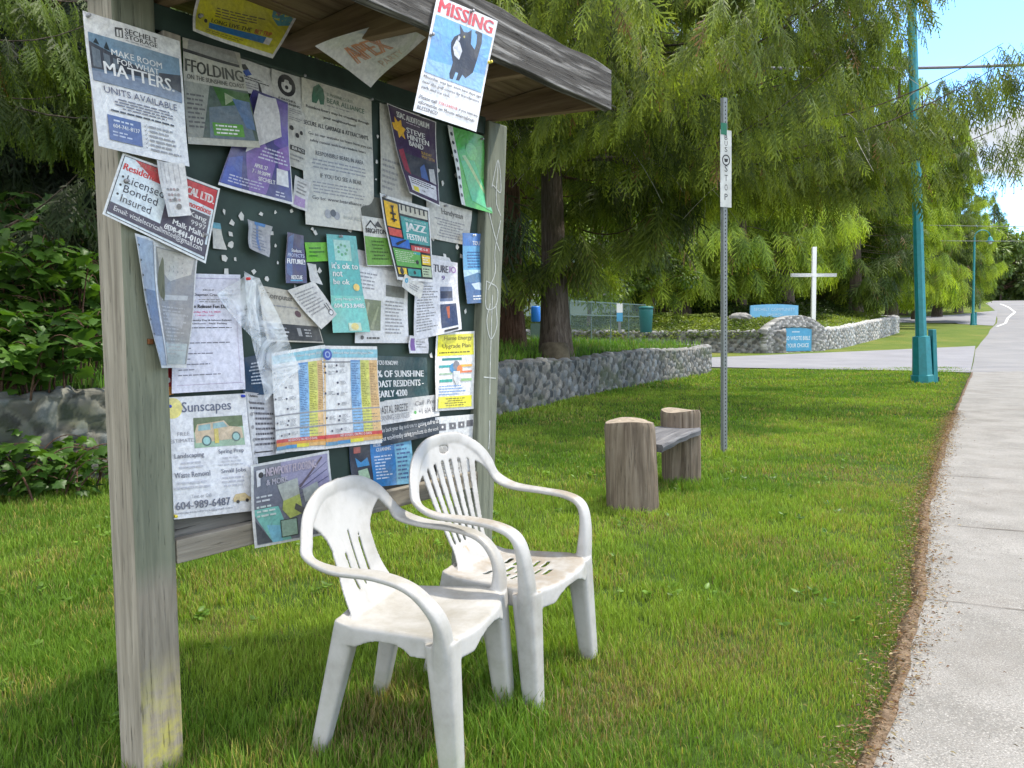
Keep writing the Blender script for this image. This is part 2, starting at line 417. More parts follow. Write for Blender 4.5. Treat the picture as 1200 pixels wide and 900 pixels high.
# slab joints (grooves) in the footpath, road marking
M_joint = plain('joint_dirt', (.13, .11, .09), .95)
jb = MB()
for yc in [3.55, 4.95, 6.7, 8.4, 10.2, 12.0, 13.9, 15.8, 17.8, 19.8]:
    x0 = float(edge_x(yc)) + .05; n = 14
    for k in range(n):
        xa = x0 + 2.0 * k / n; xb = x0 + 2.0 * (k + 1) / n; ya = yc - (xa - x0) * .42 + .004 * math.sin(k * 2.1); yb = yc - (xb - x0) * .42 + .004 * math.sin((k + 1) * 2.1); w = .004 + .002 * math.sin(k * 1.3 + yc)
        z = .0485
        hz = lambda X_, Y_: float(H(X_, Y_)) + z
        jb.add([(xa, ya - w, hz(xa, ya)), (xb, yb - w, hz(xb, yb)), (xb, yb + w, hz(xb, yb)), (xa, ya + w, hz(xa, ya))], [(0, 1, 2, 3)])
tag(jb.build('path_joints', M_joint), kind='structure')
M_line = plain('road_paint', (.55, .55, .53), .7, var=.06)
strip('road_marking', [g(1166.5, 383), g(1179.5, 373), g(1188, 366)], [g(1170, 383), g(1182.5, 373), g(1191, 366)], M_line, .022 + .01, 30, 1)
strip('road_marking', [g(1188, 366), g(1181, 360.5), g(1171, 356.5)], [g(1191, 366.3), g(1183, 360.2), g(1172.5, 356.2)], M_line, .036, 30, 1)

# ------------------------------------------------------------------ stone walls
def worley2(u, v, cell, seed=0, jit=.85):
    """distances to nearest and second nearest seed and the id of the nearest"""
    gu = np.floor(u / cell).astype(int); gv = np.floor(v / cell).astype(int)
    d1 = np.full(u.shape, 9e9); d2 = d1.copy(); idn = np.zeros(u.shape, np.int64)
    def h(a, b, s):
        n = (a * 73856093 + b * 19349663 + s * 83492791 + 12345) & 0xffffffff
        n = ((n ^ (n >> 13)) * 1274126177) & 0xffffffff; return ((n ^ (n >> 16)) & 0xffff) / 65535.0
    for da in (-2, -1, 0, 1, 2):
        for db in (-2, -1, 0, 1, 2):
            a = gu + da; b = gv + db
            su = (a + .5 + jit * (h(a, b, seed) - .5)) * cell; sv = (b + .5 + jit * (h(a, b, seed + 7) - .5)) * cell
            sc = .75 + .5 * h(a, b, seed + 3)
            d = np.hypot(u - su, (v - sv) * 1.15) * sc
            i_ = (a * 7919 + b * 104729) & 0x7fffffff
            m1 = d < d1; m2 = (~m1) & (d < d2)
            d2 = np.where(m1, d1, np.where(m2, d, d2)); idn = np.where(m1, i_, idn); d1 = np.where(m1, d, d1)
    return d1, d2, idn
def stone_mat(name):
    t = NT(name); c = t.attr('Col'); v = t.pos(); n = t.noise(v, 40, 5, .7); n2 = t.noise(v, 7, 4, .6)
    c = t.mix(t.ramp(n, [(.3, .5), (.6, 0.0)]), c, (.07, .075, .07)); c = t.mix(t.ramp(n2, [(.58, 0.0), (.75, .5)]), c, (.30, .30, .27))
    return t.done(t.bsdf(c, .9, t.bump(n, .5, .006), .2))
M_stone = stone_mat('field_stone')
def stone_band(line, basef, topf, out, thick, res, cell, seed, mortar, proud, dark=1.0, moss=0.0):
    """front face, top and back of a rubble wall along a line; out = +1/-1 side the face looks to"""
    P, t = smooth_line(line, res, 2); tg = np.gradient(P, axis=0); tg /= np.linalg.norm(tg, axis=1)[:, None]
    nr = np.stack([tg[:, 1], -tg[:, 0]], 1) * out
    b = basef(P); tp = topf(P, t); hmax = float(np.max(tp - b))
    nh = int(hmax / res) + 1; nt_ = max(3, int(thick / (res * 2)))
    # profile parameter: 0..1 up the face, 1..2 across the top
    T, Vv = np.meshgrid(t, np.linspace(0, 1, nh), indexing='ij')
    hh = (tp - b)[:, None]; z = b[:, None] + Vv * hh
    d1, d2, idn = worley2(T, z, cell, seed)
    gap = (d2 - d1) / cell
    dome = np.clip(gap * 4.5, 0, 1) ** .6
    rid = ((idn * 2654435761) & 0xffff) / 65535.0; rid2 = ((idn * 40503) & 0xffff) / 65535.0
    disp = proud * (dome * (.5 + .8 * rid) - .35) + .014 * (fbm(T * 14, z * 14, seed) - .5) * dome + .010 * (fbm(T * 45, z * 45, seed) - .5)
    X = P[:, None, :] + nr[:, None, :] * disp[..., None]
    face = np.concatenate([X, z[..., None]], -1)
    base = np.array([.24, .24, .235]) * dark
    tone = (.28 + 1.3 * rid ** 1.5)[..., None] * base * (.75 + .5 * fbm(T * 9, z * 9, seed + 2))[..., None] * (1 + (rid2[..., None] - .5) * np.array([.18, .02, -.16]))
    m = np.clip(1.5 - gap * 8.5, 0, 1)[..., None]
    colf = tone * (1 - m) + np.array(mortar) * m
    if moss:
        ms = np.clip((fbm(T * 1.5, z * 3, seed + 40) - .5) * 5, 0, 1)[..., None] * moss
        colf = colf * (1 - ms) + np.array([.06, .085, .02]) * ms
    # top: lumpy coping
    S = np.linspace(0, 1, nt_ + 1)[1:]; T2, S2 = np.meshgrid(t, S, indexing='ij')
    e1, e2, idt = worley2(T2, S2 * thick + 50, cell * 1.4, seed + 5); g2 = (e2 - e1) / (cell * 1.4); rt = ((idt * 2654435761) & 0xffff) / 65535.0
    ztop = tp[:, None] + (np.clip(g2 * 3, 0, 1) ** .5) * (.25 + rt) * proud * 1.6 - .01
    ztop[:, -1] -= .02
    X2 = P[:, None, :] - nr[:, None, :] * (S2 * thick)[..., None]
    top = np.concatenate([X2, ztop[..., None]], -1)
    m2 = np.clip(1 - g2 * 6, 0, 1)[..., None]
    colt = (.6 + .9 * rt)[..., None] * base * 1.1 * (1 - m2) + np.array(mortar) * m2
    low = np.concatenate([X2[:, -1:, :], (b - .1)[:, None, None]], -1)
    A = np.concatenate([face, top, low], 1); C = np.concatenate([colf, colt, colt[:, -1:]], 1)
    n, k = A.shape[:2]; i, j = np.meshgrid(np.arange(n - 1), np.arange(k - 1), indexing='ij'); a = (i * k + j).ravel()
    F = np.stack([a, a + k, a + k + 1, a + 1], 1) if out > 0 else np.stack([a, a + 1, a + k + 1, a + k], 1)
    V = A.reshape(-1, 3); Cc = C.reshape(-1, 3)
    # close both ends
    extra = []
    for e in (0, n - 1):
        ring = [e * k + q for q in range(k)]
        extra.append(ring)
    return V, F, Cc, extra
def stone_wall(name, *a, label, cat='wall', **kw):
    V, F, C, extra = stone_band(*a, **kw)
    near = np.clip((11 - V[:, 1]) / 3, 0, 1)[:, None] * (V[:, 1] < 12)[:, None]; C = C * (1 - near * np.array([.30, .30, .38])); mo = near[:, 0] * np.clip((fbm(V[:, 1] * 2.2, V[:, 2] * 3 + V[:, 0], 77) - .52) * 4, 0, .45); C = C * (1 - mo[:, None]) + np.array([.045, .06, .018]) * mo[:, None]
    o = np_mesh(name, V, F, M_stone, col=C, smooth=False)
    return tag(o, label, cat)
gz = lambda P: H(P[:, 0], P[:, 1]) - .05
near_line = [p for p in WALL1 if p[1] <= 28.7]
def top1(P, t): return .80 + .03 * np.sin(t * .9) + .05 * np.clip((P[:, 1] - 14) / 8, 0, 1) + H(P[:, 0], P[:, 1])
stone_wall('stone_retaining_wall', near_line, gz, top1, 1, .34, .024, .155, 11, (.235, .225, .20), .042, moss=.6, dark=.85,
           label='low grey fieldstone retaining wall running behind the notice board to the driveway')
W2 = [(-14, 42.5), (-4, 41.2), (4, 39.6), (9.91, 38.41), (12.6, 37.3), (13.3, 37.25)]
W2b = [(15.3, 38.7), (17.6, 41.0), (20.48, 44.96), (24.0, 49.5), (27.0, 53.6), (28.0, 56.2), (27.0, 59)]
def top2(P, t): return np.interp(P[:, 1], [37, 38.5, 42, 45, 54, 60], [1.36, 1.38, 1.5, 1.72, 2.28, 2.35]) if P[0, 0] > 10 else 1.34 + .2 * np.clip((8 - P[:, 0]) / 12, 0, 1)
stone_wall('stone_retaining_wall', W2, gz, top2, 1, .5, .045, .18, 31, (.24, .235, .215), .07, dark=.95,
           label='mossy low rubble wall left of the blue church sign under the trailing shrubs')
stone_wall('stone_retaining_wall', W2b, gz, top2, 1, .5, .045, .18, 37, (.33, .325, .30), .07, dark=1.5,
           label='pale rubble wall curving away to the right of the blue church sign')
# ------------------------------------------------------------------ notice board
BA = R(52.9); BD = np.array([math.cos(BA), math.sin(BA), 0]); BB = np.array([-math.sin(BA), math.cos(BA), 0]); BN = -BB
BO = np.array([-1.014, 2.27, 0.0])
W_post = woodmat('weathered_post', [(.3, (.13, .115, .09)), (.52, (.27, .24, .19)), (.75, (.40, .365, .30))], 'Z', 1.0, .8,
                 sun_edge=([(.3, (.10, .11, .08)), (.6, (.185, .195, .14)), (.8, (.26, .25, .195))], .62, .28), bump=.7, patch=((.42, .40, .07), .40))  # yellow-tan foot below the weathered green is sunlight painted into the colour
W_post2 = woodmat('weathered_post_far', [(.3, (.11, .12, .095)), (.52, (.195, .21, .16)), (.75, (.28, .285, .225))], 'Z', 1.0, .7, bump=.6)
W_bare = woodmat('weathered_side', [(.3, (.16, .14, .11)), (.52, (.30, .27, .215)), (.75, (.44, .40, .33))], 'Z', 1.0, .85, bump=.7)
W_rail = woodmat('weathered_rail', [(.3, (.12, .105, .085)), (.52, (.25, .225, .18)), (.75, (.38, .35, .29))], 'X', .8, .7, bump=.7)
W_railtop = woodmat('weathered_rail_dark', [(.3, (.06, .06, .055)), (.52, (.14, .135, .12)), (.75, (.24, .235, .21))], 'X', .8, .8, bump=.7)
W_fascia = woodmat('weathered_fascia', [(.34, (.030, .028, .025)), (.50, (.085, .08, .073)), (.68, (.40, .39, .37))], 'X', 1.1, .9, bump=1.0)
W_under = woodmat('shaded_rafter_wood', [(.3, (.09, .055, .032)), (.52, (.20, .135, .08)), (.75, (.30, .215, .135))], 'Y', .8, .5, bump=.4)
M_green = plain('dark_green_paint', (.026, .046, .036), .55, .35, var=.3, scale=9)
nb = empty('notice_board', BO, BA)
tag(nb, 'wooden community notice board on two weathered posts under a small roof covered in papers', 'notice board')
def part(fn, name, mat, bevel=.003, smooth=False):
    m = MB(); fn(m); return m.build(name, mat, nb, smooth, bevel)
def lp(m):
    m.box((-.125, 0, -.3), (0, .14, 2.5))
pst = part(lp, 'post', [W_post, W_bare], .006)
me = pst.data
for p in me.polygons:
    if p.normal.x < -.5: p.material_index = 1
def rp(m):   # the far post leans
    lean = .078
    b = [(1.425 + lean * (z - .9) + dx, dy, z) for z in (-.3, 2.275) for dx, dy in ((0, 0), (.135, 0), (.135, .13), (0, .13))]
    m.add(b, [(0, 3, 2, 1), (4, 5, 6, 7), (0, 1, 5, 4), (1, 2, 6, 5), (2, 3, 7, 6), (3, 0, 4, 7)])
part(rp, 'post', W_post2, .006)
part(lambda m: m.box((.003, .045, .773), (1.50, .065, 2.225)), 'board_panel', M_green, 0)
part(lambda m: m.box((.003, .020, 2.214), (1.535, .075, 2.290)), 'header', M_green, .003)
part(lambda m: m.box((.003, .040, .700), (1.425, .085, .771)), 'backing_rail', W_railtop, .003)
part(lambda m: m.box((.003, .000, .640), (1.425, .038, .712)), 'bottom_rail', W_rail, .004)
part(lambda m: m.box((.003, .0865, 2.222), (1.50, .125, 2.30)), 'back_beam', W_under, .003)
part(lambda m: m.box((0.02, -.004, 1.74), (.075, .044, 2.21)), 'batten', W_bare, .003)
# roof: fascia, rafters and boards
RF = lambda y: 2.392 - .05 * (y + .53)            # underside of roof boards, falls towards the back
def fascia(m):
    # board with a ragged lower and upper edge
    n = 60; xs_ = np.linspace(-.17, 1.63, n)
    for i in range(n - 1):
        pass
    vs = []; fs = []
    for i, x in enumerate(xs_):
        up = 2.402 + .004 * math.sin(x * 9) + .003 * math.sin(x * 23) - .02 * max(0, (x - 1.55) / .08) * .4
        lo = 2.238 + .0025 * math.sin(x * 13 + 1)
        for y, z in ((-.568, lo), (-.53, lo), (-.53, up), (-.568, up)): vs.append((x, y, z))
    for i in range(n - 1):
        for k in range(4): fs.append((i * 4 + k, i * 4 + (k + 1) % 4, (i + 1) * 4 + (k + 1) % 4, (i + 1) * 4 + k))
    fs += [(0, 3, 2, 1), tuple((n - 1) * 4 + k for k in (0, 1, 2, 3))]
    m.add(vs, [f[::-1] for f in fs])
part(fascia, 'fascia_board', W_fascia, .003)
for x in (-.165, .02, .52, 1.06, 1.585):
    def raf(m, x=x):
        b = []
        for y in (-.528, .155):
            zt = RF(y); zb = 2.243 if y < 0 else 2.302
            b += [(x, y, zb), (x + .038, y, zb), (x + .038, y, zt), (x, y, zt)]
        m.add(b, [(0, 1, 2, 3), (7, 6, 5, 4), (0, 4, 5, 1), (1, 5, 6, 2), (2, 6, 7, 3), (3, 7, 4, 0)])
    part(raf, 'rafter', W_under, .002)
def boards(m):
    y = -.528; k = 0
    while y < .165:
        y1 = min(y + .145, .17); j = .002 * ((k * 7) % 3)
        b = [(-.18, y + .003, RF(y) + j), (1.645, y + .003, RF(y) + j), (1.645, y1, RF(y1) + j), (-.18, y1, RF(y1) + j)]
        m.add(b + [(a, c, d + .02) for a, c, d in b], [(0, 3, 2, 1), (4, 5, 6, 7), (0, 1, 5, 4), (1, 2, 6, 5), (2, 3, 7, 6), (3, 0, 4, 7)])
        y = y1; k += 1
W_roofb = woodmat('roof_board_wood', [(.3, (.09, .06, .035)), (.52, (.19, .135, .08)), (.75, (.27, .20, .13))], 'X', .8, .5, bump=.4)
part(boards, 'roof_boards', W_roofb, 0)
# bolts in the near post, scribbled white marks on the far post
M_rust = plain('rusty_metal', (.20, .085, .035), .7, metal=.5)
bm_ = MB()
for x, z in ((-.055, 1.31), (-.02, 1.30)): bm_.obox((x, -.004, z), (1, 0, 0), (0, 1, 0), (0, 0, 1), .008, .005, .008)
bm_.build('bolt', M_rust, nb, bevel=.002)
M_mark = plain('white_marker', (.42, .44, .42), .8, var=.35, scale=40)
mk = MB()
def catmull2(P, n):
    P = np.asarray(P, float); Q = np.vstack([2 * P[0] - P[1], P, 2 * P[-1] - P[-2]]); out = []
    for i in range(1, len(Q) - 2):
        for k in range(n):
            t = k / n; a, b, c, d = Q[i - 1], Q[i], Q[i + 1], Q[i + 2]; out.append(.5 * ((2 * b) + (c - a) * t + (2 * a - 5 * b + 4 * c - d) * t * t + (3 * b - 3 * c + d - a) * t ** 3))
    out.append(P[-1]); return np.array(out)
def post2pt(u, z): return (1.425 + .078 * (z - .9) + u * .135, -.0015, z)
def stroke(pts, w=.0024):
    pts = [tuple(q) for q in catmull2(pts, 5)] if len(pts) > 2 else pts
    P = [np.array(post2pt(u, z)) for u, z in pts]
    for a, b in zip(P[:-1], P[1:]):
        d = b - a; d /= np.linalg.norm(d); n_ = np.array([-d[2], 0, d[0]]) * w
        mk.add([a - n_, b - n_, b + n_, a + n_], [(0, 1, 2, 3)])
stroke([(.25, 1.98), (.55, 2.11), (.75, 1.97), (.35, 1.99), (.25, 1.98)])
stroke([(.55, 2.11), (.52, 1.93), (.8, 1.86)]); stroke([(.15, 1.87), (.5, 1.77), (.8, 1.70)]); stroke([(.8, 1.84), (.55, 1.70), (.6, 1.60), (.25, 1.52)])
stroke([(.15, 1.56), (.75, 1.53), (.7, 1.45), (.2, 1.44), (.15, 1.56)]); stroke([(.7, 1.46), (.8, 1.36), (.5, 1.30), (.25, 1.38), (.4, 1.46)])
stroke([(.5, 1.50), (.52, 1.20), (.55, 1.05)]); stroke([(.2, 1.13), (.85, 1.12)]); stroke([(.6, .93), (.62, .87), (.6, .80)])
mk.build('scribble', M_mark, nb)
# ------------------------------------------------------------------ moulded garden chairs
def plastic():
    t = NT('white_moulded_plastic'); v = t.coord('Object'); n = t.noise(v, 5, 7, .7); n2 = t.noise(v, 90, 4, .7)
    up = t.sepz(t.n('NewGeometry').outputs['Normal'], 'Z')
    c = t.ramp(n, [(.3, (.30, .295, .27)), (.52, (.405, .40, .385)), (.75, (.46, .455, .44))])
    grime = t.math('MULTIPLY', t.ramp(up, [(.55, 0.0), (.9, 1.0)]), t.ramp(n, [(.38, .75), (.66, 0.1)]))
    c = t.mix(grime, c, (.27, .25, .205)); c = t.mix(t.ramp(n2, [(.3, .25), (.5, 0.0)]), c, (.40, .38, .34))
    foot = t.ramp(t.sepz(v, 'Z'), [(0.0, .85), (.22, 0.0)]); c = t.mix(t.math('MULTIPLY', foot, t.ramp(n, [(.35, 1.0), (.6, .1)])), c, (.34, .36, .26))
    return t.done(t.bsdf(c, .42, t.bump(n2, .08, .002), .4))
M_plas = plastic()
def stained():
    t = NT('stained_moulded_plastic'); v = t.coord('Object'); n = t.noise(v, 6, 7, .7); n2 = t.noise(v, 90, 4, .7); n3 = t.noise(v, 26, 6, .75, 1.5)
    c = t.ramp(n, [(.3, (.30, .29, .265)), (.5, (.40, .395, .38)), (.75, (.46, .455, .44))])
    up = t.sepz(t.n('NewGeometry').outputs['Normal'], 'Z')
    grime = t.math('MULTIPLY', t.ramp(up, [(.6, 0.0), (.92, 1.0)]), t.ramp(n, [(.4, .8), (.6, .05)])); c = t.mix(grime, c, (.29, .245, .19))
    def spot(cx, cy, cz, rx, ry, rz, col, c, amt=.9, thr=(.42, .62)):
        vm = t.n('VectorMath', operation='SUBTRACT'); t.set(vm.inputs[0], v); vm.inputs[1].default_value = (cx, cy, cz)
        vs = t.n('VectorMath', operation='DIVIDE'); t.set(vs.inputs[0], vm.outputs[0]); vs.inputs[1].default_value = (rx, ry, rz)
        ln = t.n('VectorMath', operation='LENGTH'); t.set(ln.inputs[0], vs.outputs[0])
        f = t.math('ADD', ln.outputs['Value'], t.math('MULTIPLY', t.math('SUBTRACT', n3, .5), 2.6))
        return t.mix(t.ramp(f, [(.45, amt), (.75, 0.0)]), c, col)
    c = spot(.02, .15, .44, .10, .055, .03, (.42, .25, .10), c)
    c = spot(.04, -.17, .485, .03, .03, .03, (.42, .29, .16), c)
    return t.done(t.bsdf(c, .42, t.bump(n2, .08, .002), .4))
M_plas2 = stained()
def catmull(P, n):
    P = np.asarray(P, float); Q = np.vstack([2 * P[0] - P[1], P, 2 * P[-1] - P[-2]]); out = []
    for i in range(1, len(Q) - 2):
        for k in range(n):
            t = k / n; a, b, c, d = Q[i - 1], Q[i], Q[i + 1], Q[i + 2]
            out.append(.5 * ((2 * b) + (c - a) * t + (2 * a - 5 * b + 4 * c - d) * t * t + (3 * b - 3 * c + d - a) * t ** 3))
    out.append(P[-1]); return np.array(out)
def sweep(mb, ctrl, n=8, seg=16, pw=3.0):
    """ctrl rows: pos(3), width dir(3), half width, half thickness ; superellipse section"""
    C = catmull(ctrl, n); P = C[:, :3]; vs = []; fs = []
    for i in range(len(C)):
        t = P[min(i + 1, len(P) - 1)] - P[max(i - 1, 0)]; t /= np.linalg.norm(t)
        w = C[i, 3:6]; w = w - t * np.dot(w, t); w /= np.linalg.norm(w); b = np.cross(t, w)
        for k in range(seg):
            a = 2 * math.pi * k / seg; ca, sa = math.cos(a), math.sin(a)
            vs.append(P[i] + w * C[i, 6] * math.copysign(abs(ca) ** (2 / pw), ca) + b * C[i, 7] * math.copysign(abs(sa) ** (2 / pw), sa))
    for i in range(len(C) - 1):
        for k in range(seg):
            k2 = (k + 1) % seg; fs.append((i * seg + k, i * seg + k2, (i + 1) * seg + k2, (i + 1) * seg + k))
    fs.append(tuple(range(seg - 1, -1, -1))); fs.append(tuple((len(C) - 1) * seg + k for k in range(seg)))
    mb.add(vs, fs)
def slab(mb, xs, ys, inside, top, thick):
    """closed slab over a masked grid. top(u,v)->(p, normal)"""
    nx, ny = len(xs), len(ys)
    cx = (xs[:-1] + xs[1:]) / 2; cy = (ys[:-1] + ys[1:]) / 2; CX, CY = np.meshgrid(cx, cy, indexing='ij'); m = inside(CX, CY)
    U, Vv = np.meshgrid(xs, ys, indexing='ij'); P = top(U, Vv)
    du = np.gradient(P, axis=0); dv = np.gradient(P, axis=1); N = np.cross(du, dv); N /= np.linalg.norm(N, axis=2)[..., None] + 1e-12
    Q = P - N * (thick if np.isscalar(thick) else thick(U, Vv)[..., None])
    base = len(mb.v); ida = lambda i, j: base + i * ny + j; off = nx * ny
    mb.v += [tuple(p) for p in P.reshape(-1, 3)] + [tuple(p) for p in Q.reshape(-1, 3)]
    for i in range(nx - 1):
        for j in range(ny - 1):
            if not m[i, j]: continue
            a, b, c, d = ida(i, j), ida(i + 1, j), ida(i + 1, j + 1), ida(i, j + 1)
            F = [(a, b, c, d), (a + off, d + off, c + off, b + off)]
            if i == 0 or not m[i - 1, j]: F.append((a, d, d + off, a + off))
            if i == nx - 2 or not m[i + 1, j]: F.append((b, b + off, c + off, c))
            if j == 0 or not m[i, j - 1]: F.append((a, a + off, b + off, b))
            if j == ny - 2 or not m[i, j + 1]: F.append((d, c, c + off, d + off))
            mb.f += F; mb.mi += [0] * len(F)
def remeshed(mb, voxel, smooth=6):
    me = bpy.data.meshes.new('rough'); me.from_pydata(mb.v, [], mb.f); me.update()
    o = bpy.data.objects.new('rough', me); COL.objects.link(o)
    r = o.modifiers.new('r', 'REMESH'); r.mode = 'VOXEL'; r.voxel_size = voxel; r.adaptivity = 0
    s_ = o.modifiers.new('s', 'SMOOTH'); s_.iterations = smooth; s_.factor = .5
    dg = bpy.context.evaluated_depsgraph_get(); ev = o.evaluated_get(dg); res = ev.to_mesh()
    n = len(res.vertices); V = np.empty(n * 3, np.float32); res.vertices.foreach_get('co', V); V = V.reshape(-1, 3)
    F = np.empty(len(res.loops), np.int32); res.loops.foreach_get('vertex_index', F); F = F.reshape(-1, 4)
    N = np.empty(n * 3, np.float32); res.vertex_normals.foreach_get('vector', N); N = N.reshape(-1, 3)
    ev.to_mesh_clear(); bpy.data.objects.remove(o); bpy.data.meshes.remove(me)
    return V, F, N
def split_parts(V, F, N, classify, parent, mat):
    c = V[F].mean(1); lab = classify(c)
    for name, k in lab[1]:
        f = F[lab[0] == k]
        if not len(f): continue
        ids, inv = np.unique(f, return_inverse=True)
        o = np_mesh(name, V[ids], inv.reshape(-1, 4), mat, parent, smooth=True)
        o.data.normals_split_custom_set_from_vertices([tuple(q) for q in N[ids].astype(float)])

def make_chair(kind, loc, yaw, label, mat, P):
    """x across, y forward, z up, origin on the ground"""
    root = empty('garden_chair', loc, yaw); tag(root, label, 'chair', 'white garden chairs in front of the notice board')
    root.rotation_euler = (P.get('tx', 0), P.get('ty', 0), yaw)
    mb = MB()
    wf, wr, yf, yr, zs = P['wf'], P['wr'], P['yf'], P['yr'], P['zs']     # half widths front/rear, seat ends, seat height
    ht, tilt = P['ht'], P['tilt']
    # --- seat: a dished pan with rolled rim
    def seat_top(u, v):
        # u in -1..1 across, v in 0..1 from back to front; beyond the rim it turns down
        un = np.clip(u, -1, 1); vn = np.clip(v, 0, 1)
        hw = wr + (wf - wr) * vn; hw = hw * (1 - .06 * np.clip((vn - .75) / .25, 0, 1) ** 2)
        x = un * hw; y = yr + (yf - yr) * vn - .045 * np.abs(un) ** 3 * np.clip((vn - .5) * 2, 0, 1)
        z = zs - .018 * (1 - un ** 2) * np.sin(np.pi * np.clip(vn, 0, 1)) + .012 * (vn - .5) - .01 * np.clip((vn - .8) / .2, 0, 1) ** 2
        z = z + .03 * np.clip((.18 - vn) / .18, 0, 1) ** 2 * (1 - un ** 2 * .5)
        eu = np.clip(np.abs(u) - 1, 0, 9); ev = np.clip(v - 1, 0, 9); e = np.sqrt(eu ** 2 + ev ** 2)
        ang = np.clip(e / .55, 0, 1) * math.pi / 2; r_ = .017
        outw = r_ * np.sin(ang) + .008 * np.clip(e - .55, 0, 9); down = r_ * (1 - np.cos(ang)) + np.clip(e - .55, 0, 9) * .075
        dx = np.where(e > 0, eu / (e + 1e-9), 0) * np.sign(u); dy = np.where(e > 0, ev / (e + 1e-9), 0)
        return np.stack([x + dx * outw, y + dy * outw, z - down], -1)
    us = np.unique(np.r_[np.linspace(-2.2, -1, 34), np.linspace(-1, 1, 150), np.linspace(1, 2.2, 34)]); vs_ = np.unique(np.r_[np.linspace(0, 1, 130), np.linspace(1, 2.2, 34)])
    def seat_in(u, v):
        m = ~((np.abs(u) > 1) & (v > 1) & (np.hypot(np.abs(u) - 1, v - 1) > 1.22))
        # under-rim arch at the sides
        m &= ~((np.abs(u) > 1.82 + .9 * np.abs((v - .42) / .36) ** 2.4) & (v < .78))
        m &= ~((v > 1.75 + .9 * np.abs(u / .8) ** 2.4) & (np.abs(u) < .8))
        if kind == 'slatted':
            for c in (-.42, 0, .42):
                for k in range(6):
                    vv = .30 + .095 * k + .02 * math.cos(c * 4)
                    if k == 5 and c: continue
                    m &= ~((np.abs(u - c) < .155) & (np.abs(v - vv) < .017))
        return m
    slab(mb, us, vs_, seat_in, seat_top, .0075)
    # --- back plate with its openings
    def back_top(x, s):
        # s height above the seat, along the back; side edges come forward
        z = zs + s; curve = P['curve'] * (x / .2) ** 2 * np.clip(s / .12, 0, 1)
        y = yr + .01 - math.tan(tilt) * s - .012 * np.sin(np.clip(s / (ht - zs), 0, 1) * math.pi) + curve
        low = np.clip((.10 - s) / .10, 0, 1); y = y + .022 * low ** 1.6
        return np.stack([x, y, z], -1)
    Hb = ht - zs
    if kind == 'plain':
        def back_in(x, s):
            sc = Hb - .225; hwid = P['bw']
            top = np.where(s > sc, (np.abs(x) / hwid) ** 2.3 + ((s - sc) / .225) ** 2.3 < 1, np.abs(x) < hwid - .06 * np.clip((sc - s) / .1, 0, 1) ** 1.5)
            half = .128 + .035 * np.clip((.16 - s) / .16, 0, 1) ** 1.4 + .085 * np.clip((s - (sc + .005)) / .115, 0, 1) ** 2.2
            panel = np.abs(x) < half
            rim = top & (s > sc + .085) & ((np.abs(x) / (hwid - .045)) ** 2.3 + (np.clip(s - sc, 0, 9) / .178) ** 2.3 > 1) & (np.abs(x) > .10)
            m = (top & panel) | rim
            for c in (-.048, 0.0, .048):
                m &= ~((np.abs(x - c * (1 + .25 * s / Hb)) < .0045) & (s > .05) & (s < .235 - abs(c) * .4))
            return m
        step = .0028
    else:
        def back_in(x, s):
            sc = Hb - .215; hwid = P['bw']
            top = np.where(s > sc, (np.abs(x) / hwid) ** 2.2 + ((s - sc) / .215) ** 2.2 < 1, np.abs(x) < hwid - .07 * np.clip((sc - s) / .3, 0, 1))
            inner = (np.abs(x) / (hwid - .05)) ** 2.4 + (np.clip(s - (sc - .02), 0, 9) / (.128)) ** 2.4 < 1
            inner &= (s > .075)
            fan = 1 - .46 * (1 - np.clip(s / (Hb - .09), 0, 1))
            xn = x / fan; pitch = .061
            k = np.round(xn / pitch); slat = (np.abs(xn - k * pitch) < .0205) & (np.abs(k) <= 3.1)
            rim = (np.abs(x) > hwid - .045) & (s > sc + .085)
            solid = (s < .075) & (np.abs(x) < .125 + .03 * np.clip(1 - s / .075, 0, 1) ** 2)
            m = (top & ~inner & (s > sc + .01)) | (inner & slat) | rim & top | solid
            m &= ~(((np.abs(x) / .032) ** 4 + (np.abs(s - (Hb - .058)) / .019) ** 4) < 1)
            return m
        step = .0028
    xs_ = np.arange(-P['bw'] - .01, P['bw'] + .011, step); ss = np.arange(-.02, Hb + .01, step)
    slab(mb, xs_, ss, back_in, back_top, .0075)
    # --- hoop: rim of the back flowing into the armrests and down to the front legs
    def bt(x, s): return back_top(np.array(x, float), np.array(s, float))
    for sx in (-1, 1):
        rows = []
        for x, s in P['rim']:
            p = bt(x, s); rows.append([sx * p[0], p[1] + .003, p[2], sx * P['rimdir'](x, s)[0], 0.0, P['rimdir'](x, s)[1], .027, .0095])
        for a in P['arm']: rows.append([sx * a[0], a[1], a[2], sx * a[3], a[4], a[5], a[6], a[7]])
        sweep(mb, rows, 8, 18, 2.6)
    # --- legs: angular tapering channel legs
    def leg(top, bot, w0, d0, w1, d1, pw=4.5):
        rows = []
        for k in range(6):
            t = k / 5; p = np.array(top) * (1 - t) + np.array(bot) * t
            rows.append([*p, 1, 0, 0, w0 * (1 - t) + w1 * t, d0 * (1 - t) + d1 * t])
        sweep(mb, rows, 3, 20, pw)
    for sx in (-1, 1):
        leg((sx * (wf - .012), yf - .055, zs - .012), (sx * (wf + .008), yf - .02, 0.0), .047, .046, .032, .032)
        leg((sx * (wr - .012), yr + .03, zs - .005), (sx * (wr + .02), yr - .07, 0.0), .034, .040, .024, .026)
    V, F, N = remeshed(mb, .004, 4)
